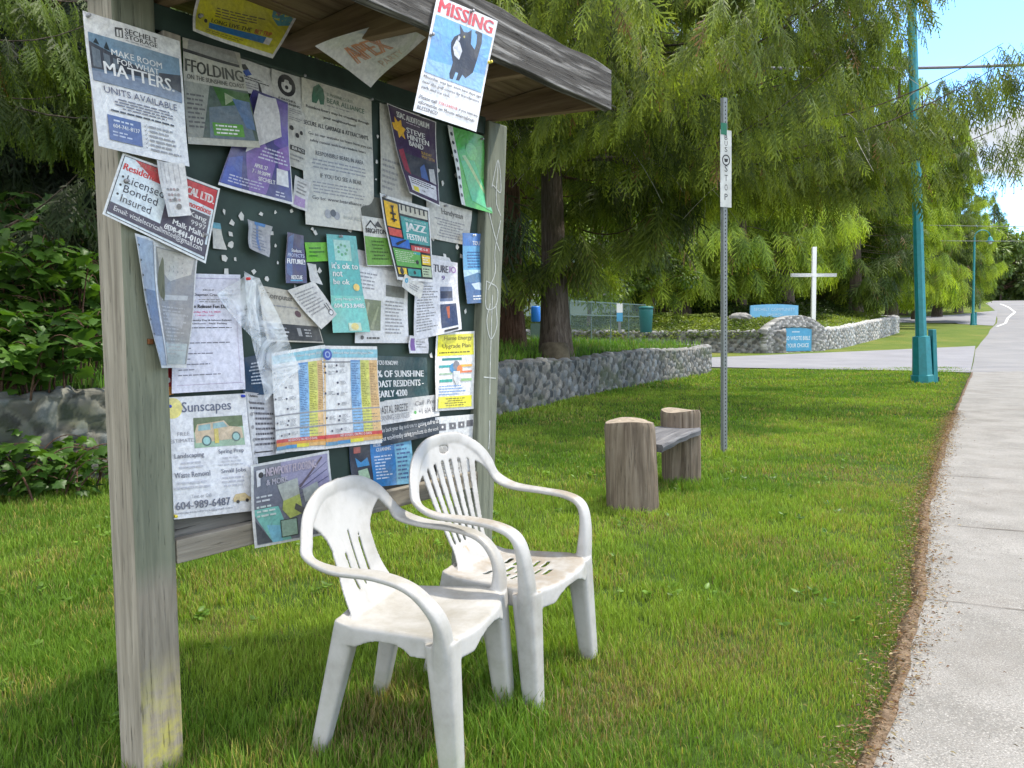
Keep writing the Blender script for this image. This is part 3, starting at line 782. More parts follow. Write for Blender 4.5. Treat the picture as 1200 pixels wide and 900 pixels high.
    def classify(c):
        lab = np.zeros(len(c), int)                               # seat
        back = (c[:, 2] > zs + .045) & (c[:, 1] < yr + .10); lab[back] = 1
        arm = (c[:, 2] > zs + .018) & (np.abs(c[:, 0]) > .185) & (c[:, 1] > yr + P['armsplit']); lab[arm & (c[:, 0] < 0)] = 2; lab[arm & (c[:, 0] > 0)] = 3
        low = c[:, 2] < zs - .075 - .0 * c[:, 1]
        for q, (sx, fr) in enumerate(((-1, 1), (1, 1), (-1, 0), (1, 0))):
            m = low & (np.sign(c[:, 0]) == sx) & ((c[:, 1] > 0) == bool(fr)); lab[m] = 4 + q
        return lab, [('seat', 0), ('backrest', 1), ('armrest', 2), ('armrest', 3), ('leg', 4), ('leg', 5), ('leg', 6), ('leg', 7)]
    split_parts(V, F, N, classify, root, mat)
    return root

def rd(x, s):
    a = math.atan2(max(s, 0) , max(abs(x), 1e-3)); return (math.cos(a), math.sin(a))
A = dict(wf=.235, wr=.185, yf=.235, yr=-.19, zs=.43, ht=.830, tilt=R(17), curve=.016, bw=.318, armsplit=.03,
         rim=[(0.0, .384), (.12, .374), (.222, .330), (.276, .268)],
         rimdir=lambda x, s: (math.sin(min(1.5, x / .235 * 1.45)), math.cos(min(1.5, x / .235 * 1.45))),
         arm=[(.300, -.216, .655, 1, 0, .45, .031, .011), (.305, -.13, .628, 1, 0, .15, .031, .012), (.292, .0, .620, 1, 0, 0, .031, .012), (.291, .10, .597, 1, 0, 0, .031, .013), (.282, .16, .548, 1, 0, 0, .033, .015), (.262, .192, .48, 1, 0, 0, .037, .020), (.240, .190, .38, 1, 0, 0, .040, .032), (.234, .182, .30, 1, 0, 0, .036, .034)])
B = dict(wf=.245, wr=.185, yf=.235, yr=-.19, zs=.425, ht=.920, tilt=R(17), curve=.014, bw=.320, armsplit=.04,
         rim=[(0.0, .472), (.12, .461), (.222, .412), (.278, .335)],
         rimdir=lambda x, s: (math.sin(min(1.5, x / .235 * 1.45)), math.cos(min(1.5, x / .235 * 1.45))),
         arm=[(.300, -.232, .700, 1, 0, .45, .029, .011), (.302, -.15, .668, 1, 0, .15, .030, .012), (.290, -.01, .662, 1, 0, 0, .031, .012), (.291, .10, .652, 1, 0, 0, .032, .013), (.288, .168, .62, 1, 0, 0, .034, .015), (.276, .192, .54, 1, 0, 0, .037, .020), (.252, .192, .40, 1, 0, 0, .040, .030), (.244, .182, .30, 1, 0, 0, .036, .034)])
CHAIR_A = dict(loc=(-.315, 2.48, 0.0), yaw=R(-108)); CHAIR_B = dict(loc=(-.005, 2.94, 0.0), yaw=R(-118))
make_chair('plain', CHAIR_A['loc'], CHAIR_A['yaw'], 'nearest white plastic garden chair with three thin slits in its solid backrest', M_plas, A)
make_chair('slatted', CHAIR_B['loc'], CHAIR_B['yaw'], 'white plastic garden chair with fanned back slats and a stained slotted seat', M_plas2, B)
# ------------------------------------------------------------------ log bench
W_log = woodmat('bare_log', [(.3, (.055, .042, .031)), (.5, (.16, .127, .094)), (.74, (.30, .255, .20))], 'Z', .7, .8, bump=.9)
W_logtop = plain('log_end_grain', (.27, .225, .17), .9, var=.35, scale=24, bump=.4)
W_plank = woodmat('grey_plank', [(.3, (.07, .07, .075)), (.52, (.14, .14, .145)), (.75, (.27, .265, .26))], 'X', .8, .8, bump=.8)
s1 = G(742, 596); s2 = G(797, 566)
bdir = (s2 - s1)[:2]; bl = float(np.linalg.norm(bdir)); bang = math.atan2(bdir[1], bdir[0])
bench = empty('log_bench', (s1[0], s1[1], 0), bang)
tag(bench, 'rustic bench of two upright logs joined by a grey plank on the lawn', 'bench')
def log(cx, cy, r0, r1, h, lean, seed):
    n = 56; nz_ = 26; V = []; F = []
    rr = np.random.default_rng(seed); ph = rr.uniform(0, 6.28, 6)
    def rad(a, z):
        g_ = 1 + .03 * math.sin(3 * a + ph[0]) + .02 * math.sin(7 * a + ph[1] + z * .8) + .012 * math.sin(17 * a + ph[2] + z * 2) + .010 * math.sin(31 * a + ph[3])
        c = abs(((a - 4.3 + math.pi) % (2 * math.pi)) - math.pi); g_ -= .10 * math.exp(-(c / .035) ** 2)   # drying crack
        c = abs(((a - 3.4 + math.pi) % (2 * math.pi)) - math.pi); g_ -= .05 * math.exp(-(c / .03) ** 2)
        return g_
    for k in range(nz_):
        t = k / (nz_ - 1); z = -.1 + (h + .1) * t; r_ = (r0 + (r1 - r0) * t)
        if k == nz_ - 1: r_ *= .955
        for i in range(n):
            a = 2 * math.pi * i / n; q = r_ * rad(a, z * 3)
            zz = z + (.012 * math.sin(a * 2 + ph[4]) if k >= nz_ - 2 else 0)
            V.append((cx + lean[0] * z + q * math.cos(a), cy + lean[1] * z + q * math.sin(a), zz))
    for k in range(nz_ - 1):
        for i in range(n):
            i2 = (i + 1) % n; F.append((k * n + i, k * n + i2, (k + 1) * n + i2, (k + 1) * n + i))
    c0 = len(V); V.append((cx + lean[0] * h, cy + lean[1] * h, h + .002))
    T = []
    for i in range(n): T.append(((nz_ - 1) * n + i, (nz_ - 1) * n + (i + 1) % n, c0))
    me = bpy.data.meshes.new('log_leg'); me.from_pydata(V, [], F + T); me.update()
    o = link_mesh('log_leg', me, [W_log, W_logtop], bench, True)
    me.polygons.foreach_set('material_index', [0] * len(F) + [1] * len(T)); me.polygons.foreach_set('use_smooth', [True] * len(F) + [False] * len(T)); es = o.modifiers.new('edges', 'EDGE_SPLIT'); es.split_angle = R(42)
log(0, 0, .200, .187, .655, (-.0, .05), 3); log(bl, -.02, .165, .170, .645, (0, .02), 8)
def plank():
    n = 30; V = []; F = []
    for i in range(n):
        t = i / (n - 1); x = .10 + (bl - .14) * t
        tw = .18 * (1 - t) - .02; zc = .475 + .012 * math.sin(t * 3.1) - .03 * (1 - t)
        for (y, z) in ((-.20, -.028), (.16, -.028), (.16, .028), (-.19, .030), (-.205, .01)):
            yy_ = y + .006 * math.sin(x * 21 + y * 9); V.append((x, yy_ * math.cos(tw) - z * math.sin(tw), zc + yy_ * math.sin(tw) * -.0 + z + y * (-.10) * (1 - t) * 0 + .07 * (y + .2) * (1 - t)))
    for i in range(n - 1):
        for k in range(5): F.append((i * 5 + k, (i + 1) * 5 + k, (i + 1) * 5 + (k + 1) % 5, i * 5 + (k + 1) % 5))
    F += [(0, 1, 2, 3, 4), tuple((n - 1) * 5 + k for k in (4, 3, 2, 1, 0))]
    me = bpy.data.meshes.new('seat'); me.from_pydata(V, [], F); me.update(); link_mesh('seat', me, W_plank, bench)
plank()

# ------------------------------------------------------------------ text helper
_tc = {}
def text_geo(txt, bold=0.0, spacing=1.0):
    """vertices in 0..1 x 0..1 (x right, y up) and faces of a line of text"""
    key = (txt, bold, spacing)
    if key in _tc: return _tc[key]
    cu = bpy.data.curves.new('t', 'FONT'); cu.body = txt; cu.resolution_u = 2; cu.offset = bold; cu.space_character = spacing; cu.fill_mode = 'FRONT'
    o = bpy.data.objects.new('t', cu); me = bpy.data.meshes.new_from_object(o)
    V = np.array([v.co[:2] for v in me.vertices], float).reshape(-1, 2); F = [tuple(p.vertices) for p in me.polygons]
    if len(V):
        lo, hi = V.min(0), V.max(0)
        if not any(ch in txt for ch in 'gjpqy,'): lo[1] = min(lo[1], 0)
        V = (V - lo) / np.maximum(hi - lo, 1e-6)
    bpy.data.objects.remove(o); bpy.data.curves.remove(cu); bpy.data.meshes.remove(me)
    _tc[key] = (V, F); return V, F
def add_text(mb, txt, org, ux, uy, w, h, bold=0.0):
    V, F = text_geo(txt, 0.0); org = np.array(org, float); ux = np.array(ux, float); uy = np.array(uy, float)
    mb.add([org + ux * (v[0] * w) + uy * (v[1] * h) for v in V], F)

# ------------------------------------------------------------------ bus stop post
M_galv = plain('galvanised_steel', (.20, .215, .205), .55, .4, .3, var=.15, scale=60)
M_hole = plain('dark_hole', (.015, .015, .015), .9)
M_signw = plain('sign_white', (.46, .47, .44), .5, var=.2, scale=8)
M_black = plain('sign_black', (.02, .02, .022), .6)
M_sgreen = plain('sign_green', (.01, .12, .06), .5)
pb = G(850, 532)
bs = empty('bus_stop_sign', pb - np.array([0, 0, .02]), R(30)); bs.rotation_euler = (R(0.6), R(-1.2), R(30))
tag(bs, 'thin perforated steel post with a narrow white bus stop sign partly hidden by cedar sprays', 'sign post')
m = MB(); w = .028
for (x0, x1, y0, y1) in ((-w, w, -.0015, .0015), (-w, -w + .003, .0016, .03), (w - .003, w, .0016, .03), (-w - .012, -w - .0001, .027, .030), (w + .0001, w + .012, .027, .030)): m.box((x0, y0, -.3), (x1, y1, 3.80))
m.build('post', M_galv, bs)
m = MB(); z = .03
while z < 3.78:
    m.add([(.0085 * math.cos(a), -.0025, z + .0095 * math.sin(a)) for a in [k * math.pi / 3 for k in range(6)]], [(5, 4, 3, 2, 1, 0)]); z += .040
m.cur = 0; o_ = m.build('post_perforation', M_hole, bs); tag(o_, kind='stuff')
zt = 1.32 + (391 - 160) * 8.36 / 900; zb_ = 1.32 + (391 - 246) * 8.36 / 900
m = MB(); m.box((-.080, -.010, zb_), (.080, -.006, zt)); pl_ = m.build('sign_plate', M_signw, bs)
m = MB(); m.box((-.075, -.0125, zt - .05), (.01, -.0105, zt + .07)); m.build('green_cap_plate', M_sgreen, bs)
m = MB(); hh_ = (zt - zb_)
for i, ch in enumerate('BUS'): add_text(m, ch, (-.022, -.0115, zt - .10 - i * .062), (1, 0, 0), (0, 0, 1), .042, .05, .01)
for i, ch in enumerate('STOP'): add_text(m, ch, (-.022, -.0115, zt - .43 - i * .098), (1, 0, 0), (0, 0, 1), .044, .066, .01)
for k in range(24):
    a, b = k * math.pi / 12, (k + 1) * math.pi / 12
    m.add([(r_ * math.cos(t), -.0115, zt - .31 + r_ * math.sin(t)) for r_, t in ((.045, a), (.045, b), (.058, b), (.058, a))], [(0, 3, 2, 1)])
m.add([(-.02, -.0115, zt - .33), (.02, -.0115, zt - .33), (.03, -.0115, zt - .295), (-.03, -.0115, zt - .295)], [(0, 1, 2, 3)])
m.build('lettering', M_black, pl_)

# ------------------------------------------------------------------ teal street lamps
M_teal = plain('teal_paint', (.012, .21, .235), .38, .5, 0, var=.18, scale=7)
M_glass = plain('lamp_glass', (.5, .55, .55), .2, .5)
def street_lamp(loc, lean, label, h=8.7, far=False):
    root = empty('street_lamp', loc, 0); root.rotation_euler = (0, lean, 0); tag(root, label, 'street lamp', 'teal street lamps along the road')
    m = MB(); n = 8
    m.lathe([(.27, -.2), (.27, .22), (.235, .235), (.205, 1.18), (.135, 1.2), (.125, 1.9), (.10, h - .7), (.085, h)], n); p = m.build('pole', M_teal, root)
    m = MB(); m.box((.225, -.12, .02), (.33, .12, 1.34), taper=.9); m.build('control_box', M_teal, root, bevel=.01)
    m = MB(); m.box((.332, -.10, .02), (.37, .10, .16)); m.build('cable_cover', M_black, root)
    m = MB(); pts = [(0, 0, h - .3)] + [(.78 - .78 * math.cos(a), 0, h + .78 * math.sin(a) * .9) for a in np.linspace(0, math.pi * .93, 14)]
    m.tube(pts, .045, 8); m.build('curved_arm', M_teal, root, True)
    m = MB(); cx = 1.55
    m.lathe([(.03, h + .12), (.07, h + .05), (.16, h - .02), (.22, h - .25), (.36, h - .42), (.37, h - .46), (.30, h - .46)], 20, (cx, 0, 0)); m.build('lamp_shade', M_teal, root, True)
    m = MB(); m.lathe([(.20, h - .462), (.19, h - .56), (.12, h - .66), (.02, h - .69)], 16, (cx, 0, 0)); m.build('lamp_globe', M_glass, root, True)
    return root
l1 = G(1081, 449); street_lamp((l1[0], l1[1], -.02), R(-3.0), 'tall teal street lamp at the driveway edge, its top lost in cedar foliage', h=10.9)
l2 = G(1140, 381); street_lamp((l2[0], l2[1], float(H(l2[0], l2[1])) - .05), R(-.5), 'teal street lamp with hooked arm and bell shade standing far up the road')

# ------------------------------------------------------------------ church signs, cross
M_blue = plain('sign_blue', (.09, .33, .52), .6, var=.12, scale=3)
M_blue2 = plain('sign_blue_light', (.17, .42, .62), .6, var=.1, scale=3)
M_whitep = plain('white_paint', (.78, .78, .75), .6, var=.06)
M_dim = plain('faded_white_lettering', (.45, .58, .66), .6)
def church_arch():
    a = W(896, 413, 37.2); b = W(964, 411, 38.8)
    root = empty('stone_sign_arch', (a[0], a[1], float(H(a[0], a[1])) - .05), math.atan2(b[1] - a[1], b[0] - a[0]))
    tag(root, 'arched rubble stone surround holding the lower blue letter board', 'sign surround')
    wd = float(np.hypot(*(b - a)[:2])); res = .045
    xs_ = np.arange(0, wd + res, res); zs_ = np.arange(0, 2.35, res); X, Z = np.meshgrid(xs_, zs_, indexing='ij')
    topz = 1.22 + .66 * np.clip(1 - (np.abs(xs_ - wd * .52) / (wd * .50)) ** 2.2, 0, 1)
    Z = Z * (topz / zs_[-1])[:, None]
    d1, d2, idn = worley2(X, Z, .15, 77); gap = (d2 - d1) / .15; rid = ((idn * 2654435761) & 0xffff) / 65535.0
    Y = -.05 - .07 * (np.clip(gap * 3, 0, 1) ** .5) * (.5 + rid)
    hole = (X > wd * .235) & (X < wd * .80) & (Z < 1.30) & (Z > .10)
    Y = np.where(hole, .10, Y)
    C = (.5 + rid)[..., None] * np.array([.36, .355, .34]); mm = np.clip(1 - gap * 7, 0, 1)[..., None]; C = C * (1 - mm) + np.array([.30, .29, .26]) * mm
    V = np.stack([X, Y, Z], -1); Vb = V.copy(); Vb[..., 1] = .45; n, k = X.shape
    i, j = np.meshgrid(np.arange(n - 1), np.arange(k - 1), indexing='ij'); q = (i * k + j).ravel(); F = np.stack([q, q + k, q + k + 1, q + 1], 1)
    N0 = n * k; F2 = F[:, ::-1] + N0
    e = np.array([(i_ * k + k - 1, (i_ + 1) * k + k - 1, N0 + (i_ + 1) * k + k - 1, N0 + i_ * k + k - 1) for i_ in range(n - 1)] + [(j_, j_ + 1, N0 + j_ + 1, N0 + j_) for j_ in range(k - 1)] + [((n - 1) * k + j_ + 1, (n - 1) * k + j_, N0 + (n - 1) * k + j_, N0 + (n - 1) * k + j_ + 1) for j_ in range(k - 1)])
    np_mesh('stone_surround', np.r_[V.reshape(-1, 3), Vb.reshape(-1, 3)], np.r_[F, F2, e], M_stone, root, np.r_[C.reshape(-1, 3), C.reshape(-1, 3)])
    s = empty('letter_board', root.matrix_world.translation if False else (0, 0, 0)); s.location = root.location; s.rotation_euler = root.rotation_euler
    tag(s, 'blue changeable letter board with two lines of white letters set in the stone arch', 'sign')
    x0, x1 = wd * .24, wd * .795; n = 14
    tp = lambda x: 1.19 + .09 * (1 - ((x - (x0 + x1) / 2) / ((x1 - x0) / 2)) ** 2)
    m = MB(); xsx = np.linspace(x0, x1, n)
    for p_, q_ in zip(xsx[:-1], xsx[1:]):
        m.add([(p_, -.02, .12), (q_, -.02, .12), (q_, -.02, tp(q_)), (p_, -.02, tp(p_)), (p_, .05, .12), (q_, .05, .12), (q_, .05, tp(q_)), (p_, .05, tp(p_))], [(0, 1, 2, 3), (3, 2, 6, 7), (5, 4, 7, 6)])
    m.build('panel', M_blue, s)
    m = MB(); wx = x1 - x0
    add_text(m, 'WHO WROTE BIBLE', (x0 + wx * .05, -.024, .66), (1, 0, 0), (0, 0, 1), wx * .9, .20, .03)
    add_text(m, 'LIFE YOUR CHOICE', (x0 + wx * .05, -.024, .30), (1, 0, 0), (0, 0, 1), wx * .86, .20, .03); m.build('lettering', M_whitep, s)
    m = MB(); add_text(m, 'SUNDAY 11:00', (x0 + wx * .3, -.024, 1.02), (1, 0, 0), (0, 0, 1), wx * .42, .07, .01) if False else m.box((x0 + wx * .38, -.024, 1.04), (x0 + wx * .62, -.0215, 1.10)); m.build('faded_heading', M_dim, s)
church_arch()
a = W(879, 372, 40.5); b = W(935, 369, 41.2)
s = empty('church_name_board', a, math.atan2(b[1] - a[1], b[0] - a[0])); tag(s, 'long low blue board lettered sechelt community standing in the shrubs above the stone arch', 'sign')
wd = float(np.hypot(*(b - a)[:2])); m = MB()
for k in range(12):
    p_, q_ = wd * k / 12, wd * (k + 1) / 12; tp = lambda x: .62 + .07 * (1 - ((x - wd / 2) / (wd / 2)) ** 2); bt_ = lambda x: .0 + .0 * x
    m.add([(p_, -.03, bt_(p_)), (q_, -.03, bt_(q_)), (q_, -.03, tp(q_)), (p_, -.03, tp(p_)), (p_, .05, bt_(p_)), (q_, .05, bt_(q_)), (q_, .05, tp(q_)), (p_, .05, tp(p_))], [(0, 1, 2, 3), (3, 2, 6, 7), (5, 4, 7, 6), (0, 4, 5, 1)])
m.build('panel', M_blue2, s)
m = MB(); add_text(m, 'SECHELT COMMUNITY', (wd * .07, -.034, .34), (1, 0, 0), (0, 0, 1), wd * .86, .16, .02); add_text(m, 'CHURCH', (wd * .36, -.034, .08), (1, 0, 0), (0, 0, 1), wd * .3, .13, .02); m.build('lettering', M_dim, s)
m = MB()
for x in (.4, wd - .4): m.box((x - .05, .052, -1.2), (x + .05, .12, .45))
for k, x in enumerate((.4, wd - .4)):
    mm = MB(); mm.box((x - .05, .052, -1.2), (x + .05, .12, .45)); mm.build('post', W_under, s)
c = W(953, 372, 42.5); s = empty('white_cross', (c[0], c[1], c[2]), R(6)); tag(s, 'tall plain white wooden cross on the grassy mound above the stone wall', 'cross')
m = MB(); m.box((-.115, -.07, -.9), (.115, .07, 3.85)); m.build('upright', M_whitep, s, bevel=.01)
m = MB(); m.box((-1.32, -.085, 2.22), (1.28, -.073, 2.22 + .19)); m.box((-1.32, -.085, 2.22), (-.118, .05, 2.41)); m.box((.118, -.085, 2.22), (1.28, .05, 2.41)); m.build('crossbar', M_whitep, s)

# ------------------------------------------------------------------ far street-name post, cable, fence, house
p_ = G(1102, 371); s = empty('street_name_sign', (p_[0], p_[1], float(H(p_[0], p_[1]))), 0); tag(s, 'slim wooden post with a small pale name plate on the far lawn', 'street sign')
sc = p_[1] / 900; m = MB(); m.box((-.10, -.08, -.1), (.10, .08, 35 * sc)); m.build('post', M_galv, s); m = MB(); m.box((-.75, -.14, 35 * sc + .003), (.75, -.09, 35 * sc + .4)); m.build('name_plate', M_whitep, s)
p_ = G(1148, 362); s = empty('road_sign', (p_[0], p_[1], float(H(p_[0], p_[1]))), 0); tag(s, 'pale rounded road sign seen beyond the far street lamp', 'road sign')
sc = p_[1] / 900; m = MB(); m.box((-.08, -.08, -.1), (.08, .08, 22 * sc)); m.build('post', M_galv, s)
m = MB(); m.add([(.48 * math.cos(a_), -.10, 20 * sc + .55 * math.sin(a_)) for a_ in [k * math.pi / 4 + math.pi / 8 for k in range(8)]] + [(.48 * math.cos(a_), -.085, 20 * sc + .55 * math.sin(a_)) for a_ in [k * math.pi / 4 + math.pi / 8 for k in range(8)]], [tuple(range(7, -1, -1)), tuple(range(8, 16))] + [(k, (k + 1) % 8, 8 + (k + 1) % 8, 8 + k) for k in range(8)]); m.build('sign_plate', M_galv, s)
M_cable = plain('cable_grey', (.16, .16, .17), .7)
def cable(p, q, sag, r_, label, mat=M_cable):
    m = MB(); p = np.array(p); q = np.array(q); pts = [p + (q - p) * t - np.array([0, 0, 4 * sag * t * (1 - t)]) for t in np.linspace(0, 1, 30)]
    m.tube(pts, r_, 6); o = m.build('utility_cable', mat, None, True); tag(o, label, 'cable')
cable(W(560, 66, 26), W(1700, 30, 30), .9, .055, 'thick grey utility cable crossing the sky at the upper right')
cable(W(1000, 262, 60), W(1500, 262, 85), .3, .025, 'upper of the two thin wires low in the sky by the far trees')
cable(W(1000, 281, 60), W(1500, 276, 85), .3, .025, 'lower of the two thin wires low in the sky by the far trees')
M_fence = plain('fence_grey', (.11, .16, .145), .5, metal=.3); M_mesh = NT('chain_link_mesh')
_t = M_mesh; v = _t.coord('Object', (1, 1, 1), rot=(0, R(45), 0)); wv = _t.n('TexWave'); _t.set(wv.inputs['Vector'], v); wv.inputs['Scale'].default_value = 6; wv2 = _t.n('TexWave'); wv2.bands_direction = 'Z'; _t.set(wv2.inputs['Vector'], v); wv2.inputs['Scale'].default_value = 6
mxx = _t.math('MAXIMUM', wv.outputs['Fac'], wv2.outputs['Fac']); tr_ = _t.n('BsdfTransparent'); ms = _t.n('MixShader'); _t.set(ms.inputs[0], _t.math('GREATER_THAN', mxx, .975)); _t.t.links.new(tr_.outputs[0], ms.inputs[1]); _t.t.links.new(_t.bsdf((.16, .24, .22), .6), ms.inputs[2]); M_mesh = _t.done(ms.outputs[0])
YF = 33.0
f0 = W(668, 384, YF); f1 = W(756, 378, YF + 6); s = empty('chain_link_fence', (f0[0], f0[1], f0[2] - .1), math.atan2(f1[1] - f0[1], f1[0] - f0[0])); tag(s, 'low chain link fence with pale rails beyond the big cedar trunk', 'fence')
L_ = float(np.hypot(*(f1 - f0)[:2])); fh = 1.25
for k in range(5):
    x = L_ * k / 4; m = MB(); m.box((x - .022, -.022, -.6), (x + .022, .022, fh + .04)); m.build('fence_post', M_fence, s)
for z in (fh, .66): m = MB(); m.box((0, -.03, z - .025), (L_, -.002 - .034, z + .025)); m.build('rail', M_fence, s)
m = MB(); m.add([(0, 0, 0), (L_, 0, 0), (L_, 0, fh), (0, 0, fh)], [(0, 1, 2, 3)]); m.build('mesh_panel', M_mesh, s)
M_gravel = asphalt('pale_gravel', (.42, .40, .36), (.56, .54, .50))
g0 = W(664, 388, 29); g1 = W(750, 387, 31)
def pad(name, pts, z, mat):
    m = MB(); m.add([(p[0], p[1], p[2] + z) for p in pts], [tuple(range(len(pts)))]); return tag(m.build(name, mat), kind='structure')
M_bin = plain('green_bin_plastic', (.02, .13, .12), .5)
p_ = W(757, 380, 33.5); s = empty('storage_bin', (p_[0], p_[1], p_[2] - .35), 0); tag(s, 'dark green barrel shaped bin beside the fence under the trees', 'bin')
m = MB(); m.lathe([(.26, 0), (.30, .9), (.30, 1.02)], 16); m.build('bin_body', M_bin, s, True); m = MB(); m.lathe([(.325, 1.022), (.325, 1.08), (.27, 1.12), (.05, 1.14)], 16); m.build('lid', M_bin, s, True)
p_ = W(726, 384, 31); s = empty('notice_post', (p_[0], p_[1], p_[2] - .2), 0); tag(s, 'short post with a white and blue notice in front of the fence', 'sign post')
m = MB(); m.box((-.05, -.03, 0), (.05, .03, 1.15)); m.build('post', M_galv, s); m = MB(); m.box((-.12, -.05, .45), (.12, -.034, .80)); m.build('blue_panel', M_blue, s); m = MB(); m.box((-.12, -.05, .803), (.12, -.034, 1.17)); m.build('white_panel', M_whitep, s)
p_ = W(628, 394, 27); s = empty('water_barrel', (p_[0], p_[1], p_[2] - .1), 0); tag(s, 'bright blue plastic barrel on a pale stand between the two trunks', 'barrel')
m = MB(); m.lathe([(.14, .6), (.165, .65), (.165, 1.1), (.14, 1.15)], 14); m.build('barrel', plain('barrel_blue', (.02, .16, .55), .4), s, True); m = MB(); m.box((-.2, -.2, -.3), (.2, .2, .548), taper=.9); m.build('stand', M_fence, s)
# house beyond the trees
M_siding = plain('house_siding', (.42, .52, .50), .7, var=.05); M_win = plain('window_glass', (.08, .11, .12), .15, .6); M_roofm = plain('roof_shingle', (.12, .12, .12), .9, var=.3, scale=12)
p_ = W(640, 372, 46); s = empty('house', (p_[0], p_[1], p_[2] - .6), R(4)); tag(s, 'pale green grey house glimpsed beyond the cedar trunk', 'house')
m = MB(); m.box((-3, 0, -1), (5.2, 6, 4.3)); m.build('wall', M_siding, s)
m = MB(); m.add([(-3.5, -.6, 4.25), (5.7, -.6, 4.25), (5.7, 6.6, 4.25), (-3.5, 6.6, 4.25), (-3.5, 3, 6.2), (5.7, 3, 6.2)], [(0, 1, 5, 4), (2, 3, 4, 5), (0, 4, 3), (1, 2, 5), (0, 3, 2, 1)]); m.build('roof', M_roofm, s)
for x in (-1.2, 1.1, 3.2):
    m = MB(); m.box((x - .08, -.06, 1.92), (x + 1.08, -.003, 3.08)); fo = m.build('window', M_whitep, s); m = MB(); m.box((x, -.075, 2.0), (x + 1.0, -.062, 3.0)); m.build('pane', M_win, fo)
# ------------------------------------------------------------------ mound behind the second wall
W2ALL = np.array([(-40, 46)] + W2 + W2b + [(24, 66), (20, 90)], float)
def mound_z(x, y):
    d = wall_side(np.asarray(x, float), np.asarray(y, float), W2ALL)
    base = np.interp(y, [37, 41, 45, 54, 60, 90, 200], [1.22, 1.42, 1.62, 2.15, 2.3, 3.4, 8])
    return base + .45 * np.clip(d / 5, 0, 1) + .10 * np.sin(x * .8 + y * .5) * np.clip(d / 2, 0, 1)
sheet('church_mound', np.linspace(-60, 32, 130), np.linspace(36, 130, 120), mound_z, M_turf, lambda x, y: (wall_side(x, y, W2ALL) > .35) & (wall_side(x, y, W2ALL) < 200))

# ------------------------------------------------------------------ grass
M_blade = leafmat('grass_blade', .35, .55, .2)
def blades(name, XY, Z, Ht, Wd, C, parent=None, label=None, kind='stuff'):
    n = len(XY); az = rng.uniform(0, 2 * np.pi, n); lean = rng.uniform(.1, .75, n) ** 1.3 * Ht
    side = np.stack([-np.sin(az), np.cos(az)], 1) * Wd[:, None] * .5
    fx = np.stack([np.cos(az), np.sin(az)], 1); fa = rng.uniform(-.6, .6, n); fdir = np.stack([np.cos(az + fa), np.sin(az + fa)], 1)
    B0 = np.c_[XY - side, Z - .01]; B1 = np.c_[XY + side, Z - .01]
    mid = XY + fdir * (lean * .35)[:, None]; M0 = np.c_[mid - side * .8, Z + Ht * .55]; M1 = np.c_[mid + side * .8, Z + Ht * .55]
    T = np.c_[XY + fdir * lean[:, None], Z + Ht * rng.uniform(.82, 1, n)]
    V = np.stack([B0, B1, M0, M1, T], 1).reshape(-1, 3); b = np.arange(n)[:, None] * 5
    F = np.concatenate([b + np.array([0, 1, 3]), b + np.array([0, 3, 2]), b + np.array([2, 3, 4])])
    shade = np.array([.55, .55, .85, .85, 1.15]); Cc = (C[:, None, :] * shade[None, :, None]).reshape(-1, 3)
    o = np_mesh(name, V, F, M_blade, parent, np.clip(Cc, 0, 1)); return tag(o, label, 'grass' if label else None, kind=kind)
BARE = [tuple(G(850, 772)[:2]) + (.20,), tuple(G(980, 660)[:2]) + (.14,), (-.42, 2.5, .22), (.35, 2.75, .2), tuple(G(700, 850)[:2]) + (.15,), tuple(G(905, 640)[:2]) + (.12,), tuple(G(260, 740)[:2]) + (.14,), tuple(G(1010, 560)[:2]) + (.5,), (.95, 5.2, .2)]
def grass_colour(x, y):
    n = len(x); a = fbm(x * .9 + 3, y * .9, 1); b = fbm(x * 4, y * 4, 2); c = fbm(x * 2.2 + 9, y * 2.2, 5)
    g1 = np.array([.145, .265, .030]); g2 = np.array([.280, .400, .052]); ye = np.array([.42, .37, .10]); br = np.array([.30, .235, .11])
    t = np.clip((a - .35) * 2.6, 0, 1)[:, None]; C = g1 * (1 - t) + g2 * t
    e = edge_x(y) - x; dry = np.clip(.9 - e * .8, 0, 1) * .45 + np.clip((c - .50) * 5, 0, 1) * .75
    py_ = (rng.random(n) < .03 + .32 * dry)[:, None]; C = np.where(py_, ye * rng.uniform(.7, 1.2, (n, 1)), C)
    pb_ = (rng.random(n) < .015 + .10 * dry)[:, None]; C = np.where(pb_, br, C)
    for cx, cy, r_ in BARE:
        w = np.exp(-(((x - cx) ** 2 + ((y - cy) * .8) ** 2) / r_ ** 2)); hit = rng.random(n) < w * .5; C[hit] = br * 1.1
    return C * rng.uniform(.72, 1.3, (n, 1))
def in_view(x, y, z, pad_=40):
    q = np.stack([x, y, z], 1) - EYE; zz = q @ _f; u = 600 + FOC * (q @ _r) / zz; v = 450 - FOC * (q @ _u) / zz
    return (zz > .3) & (u > -pad_) & (u < 1200 + pad_) & (v > -50) & (v < 900 + pad_ * 2)
def scatter(n, x0, x1, y0, y1): return rng.uniform(x0, x1, n), rng.uniform(y0, y1, n)
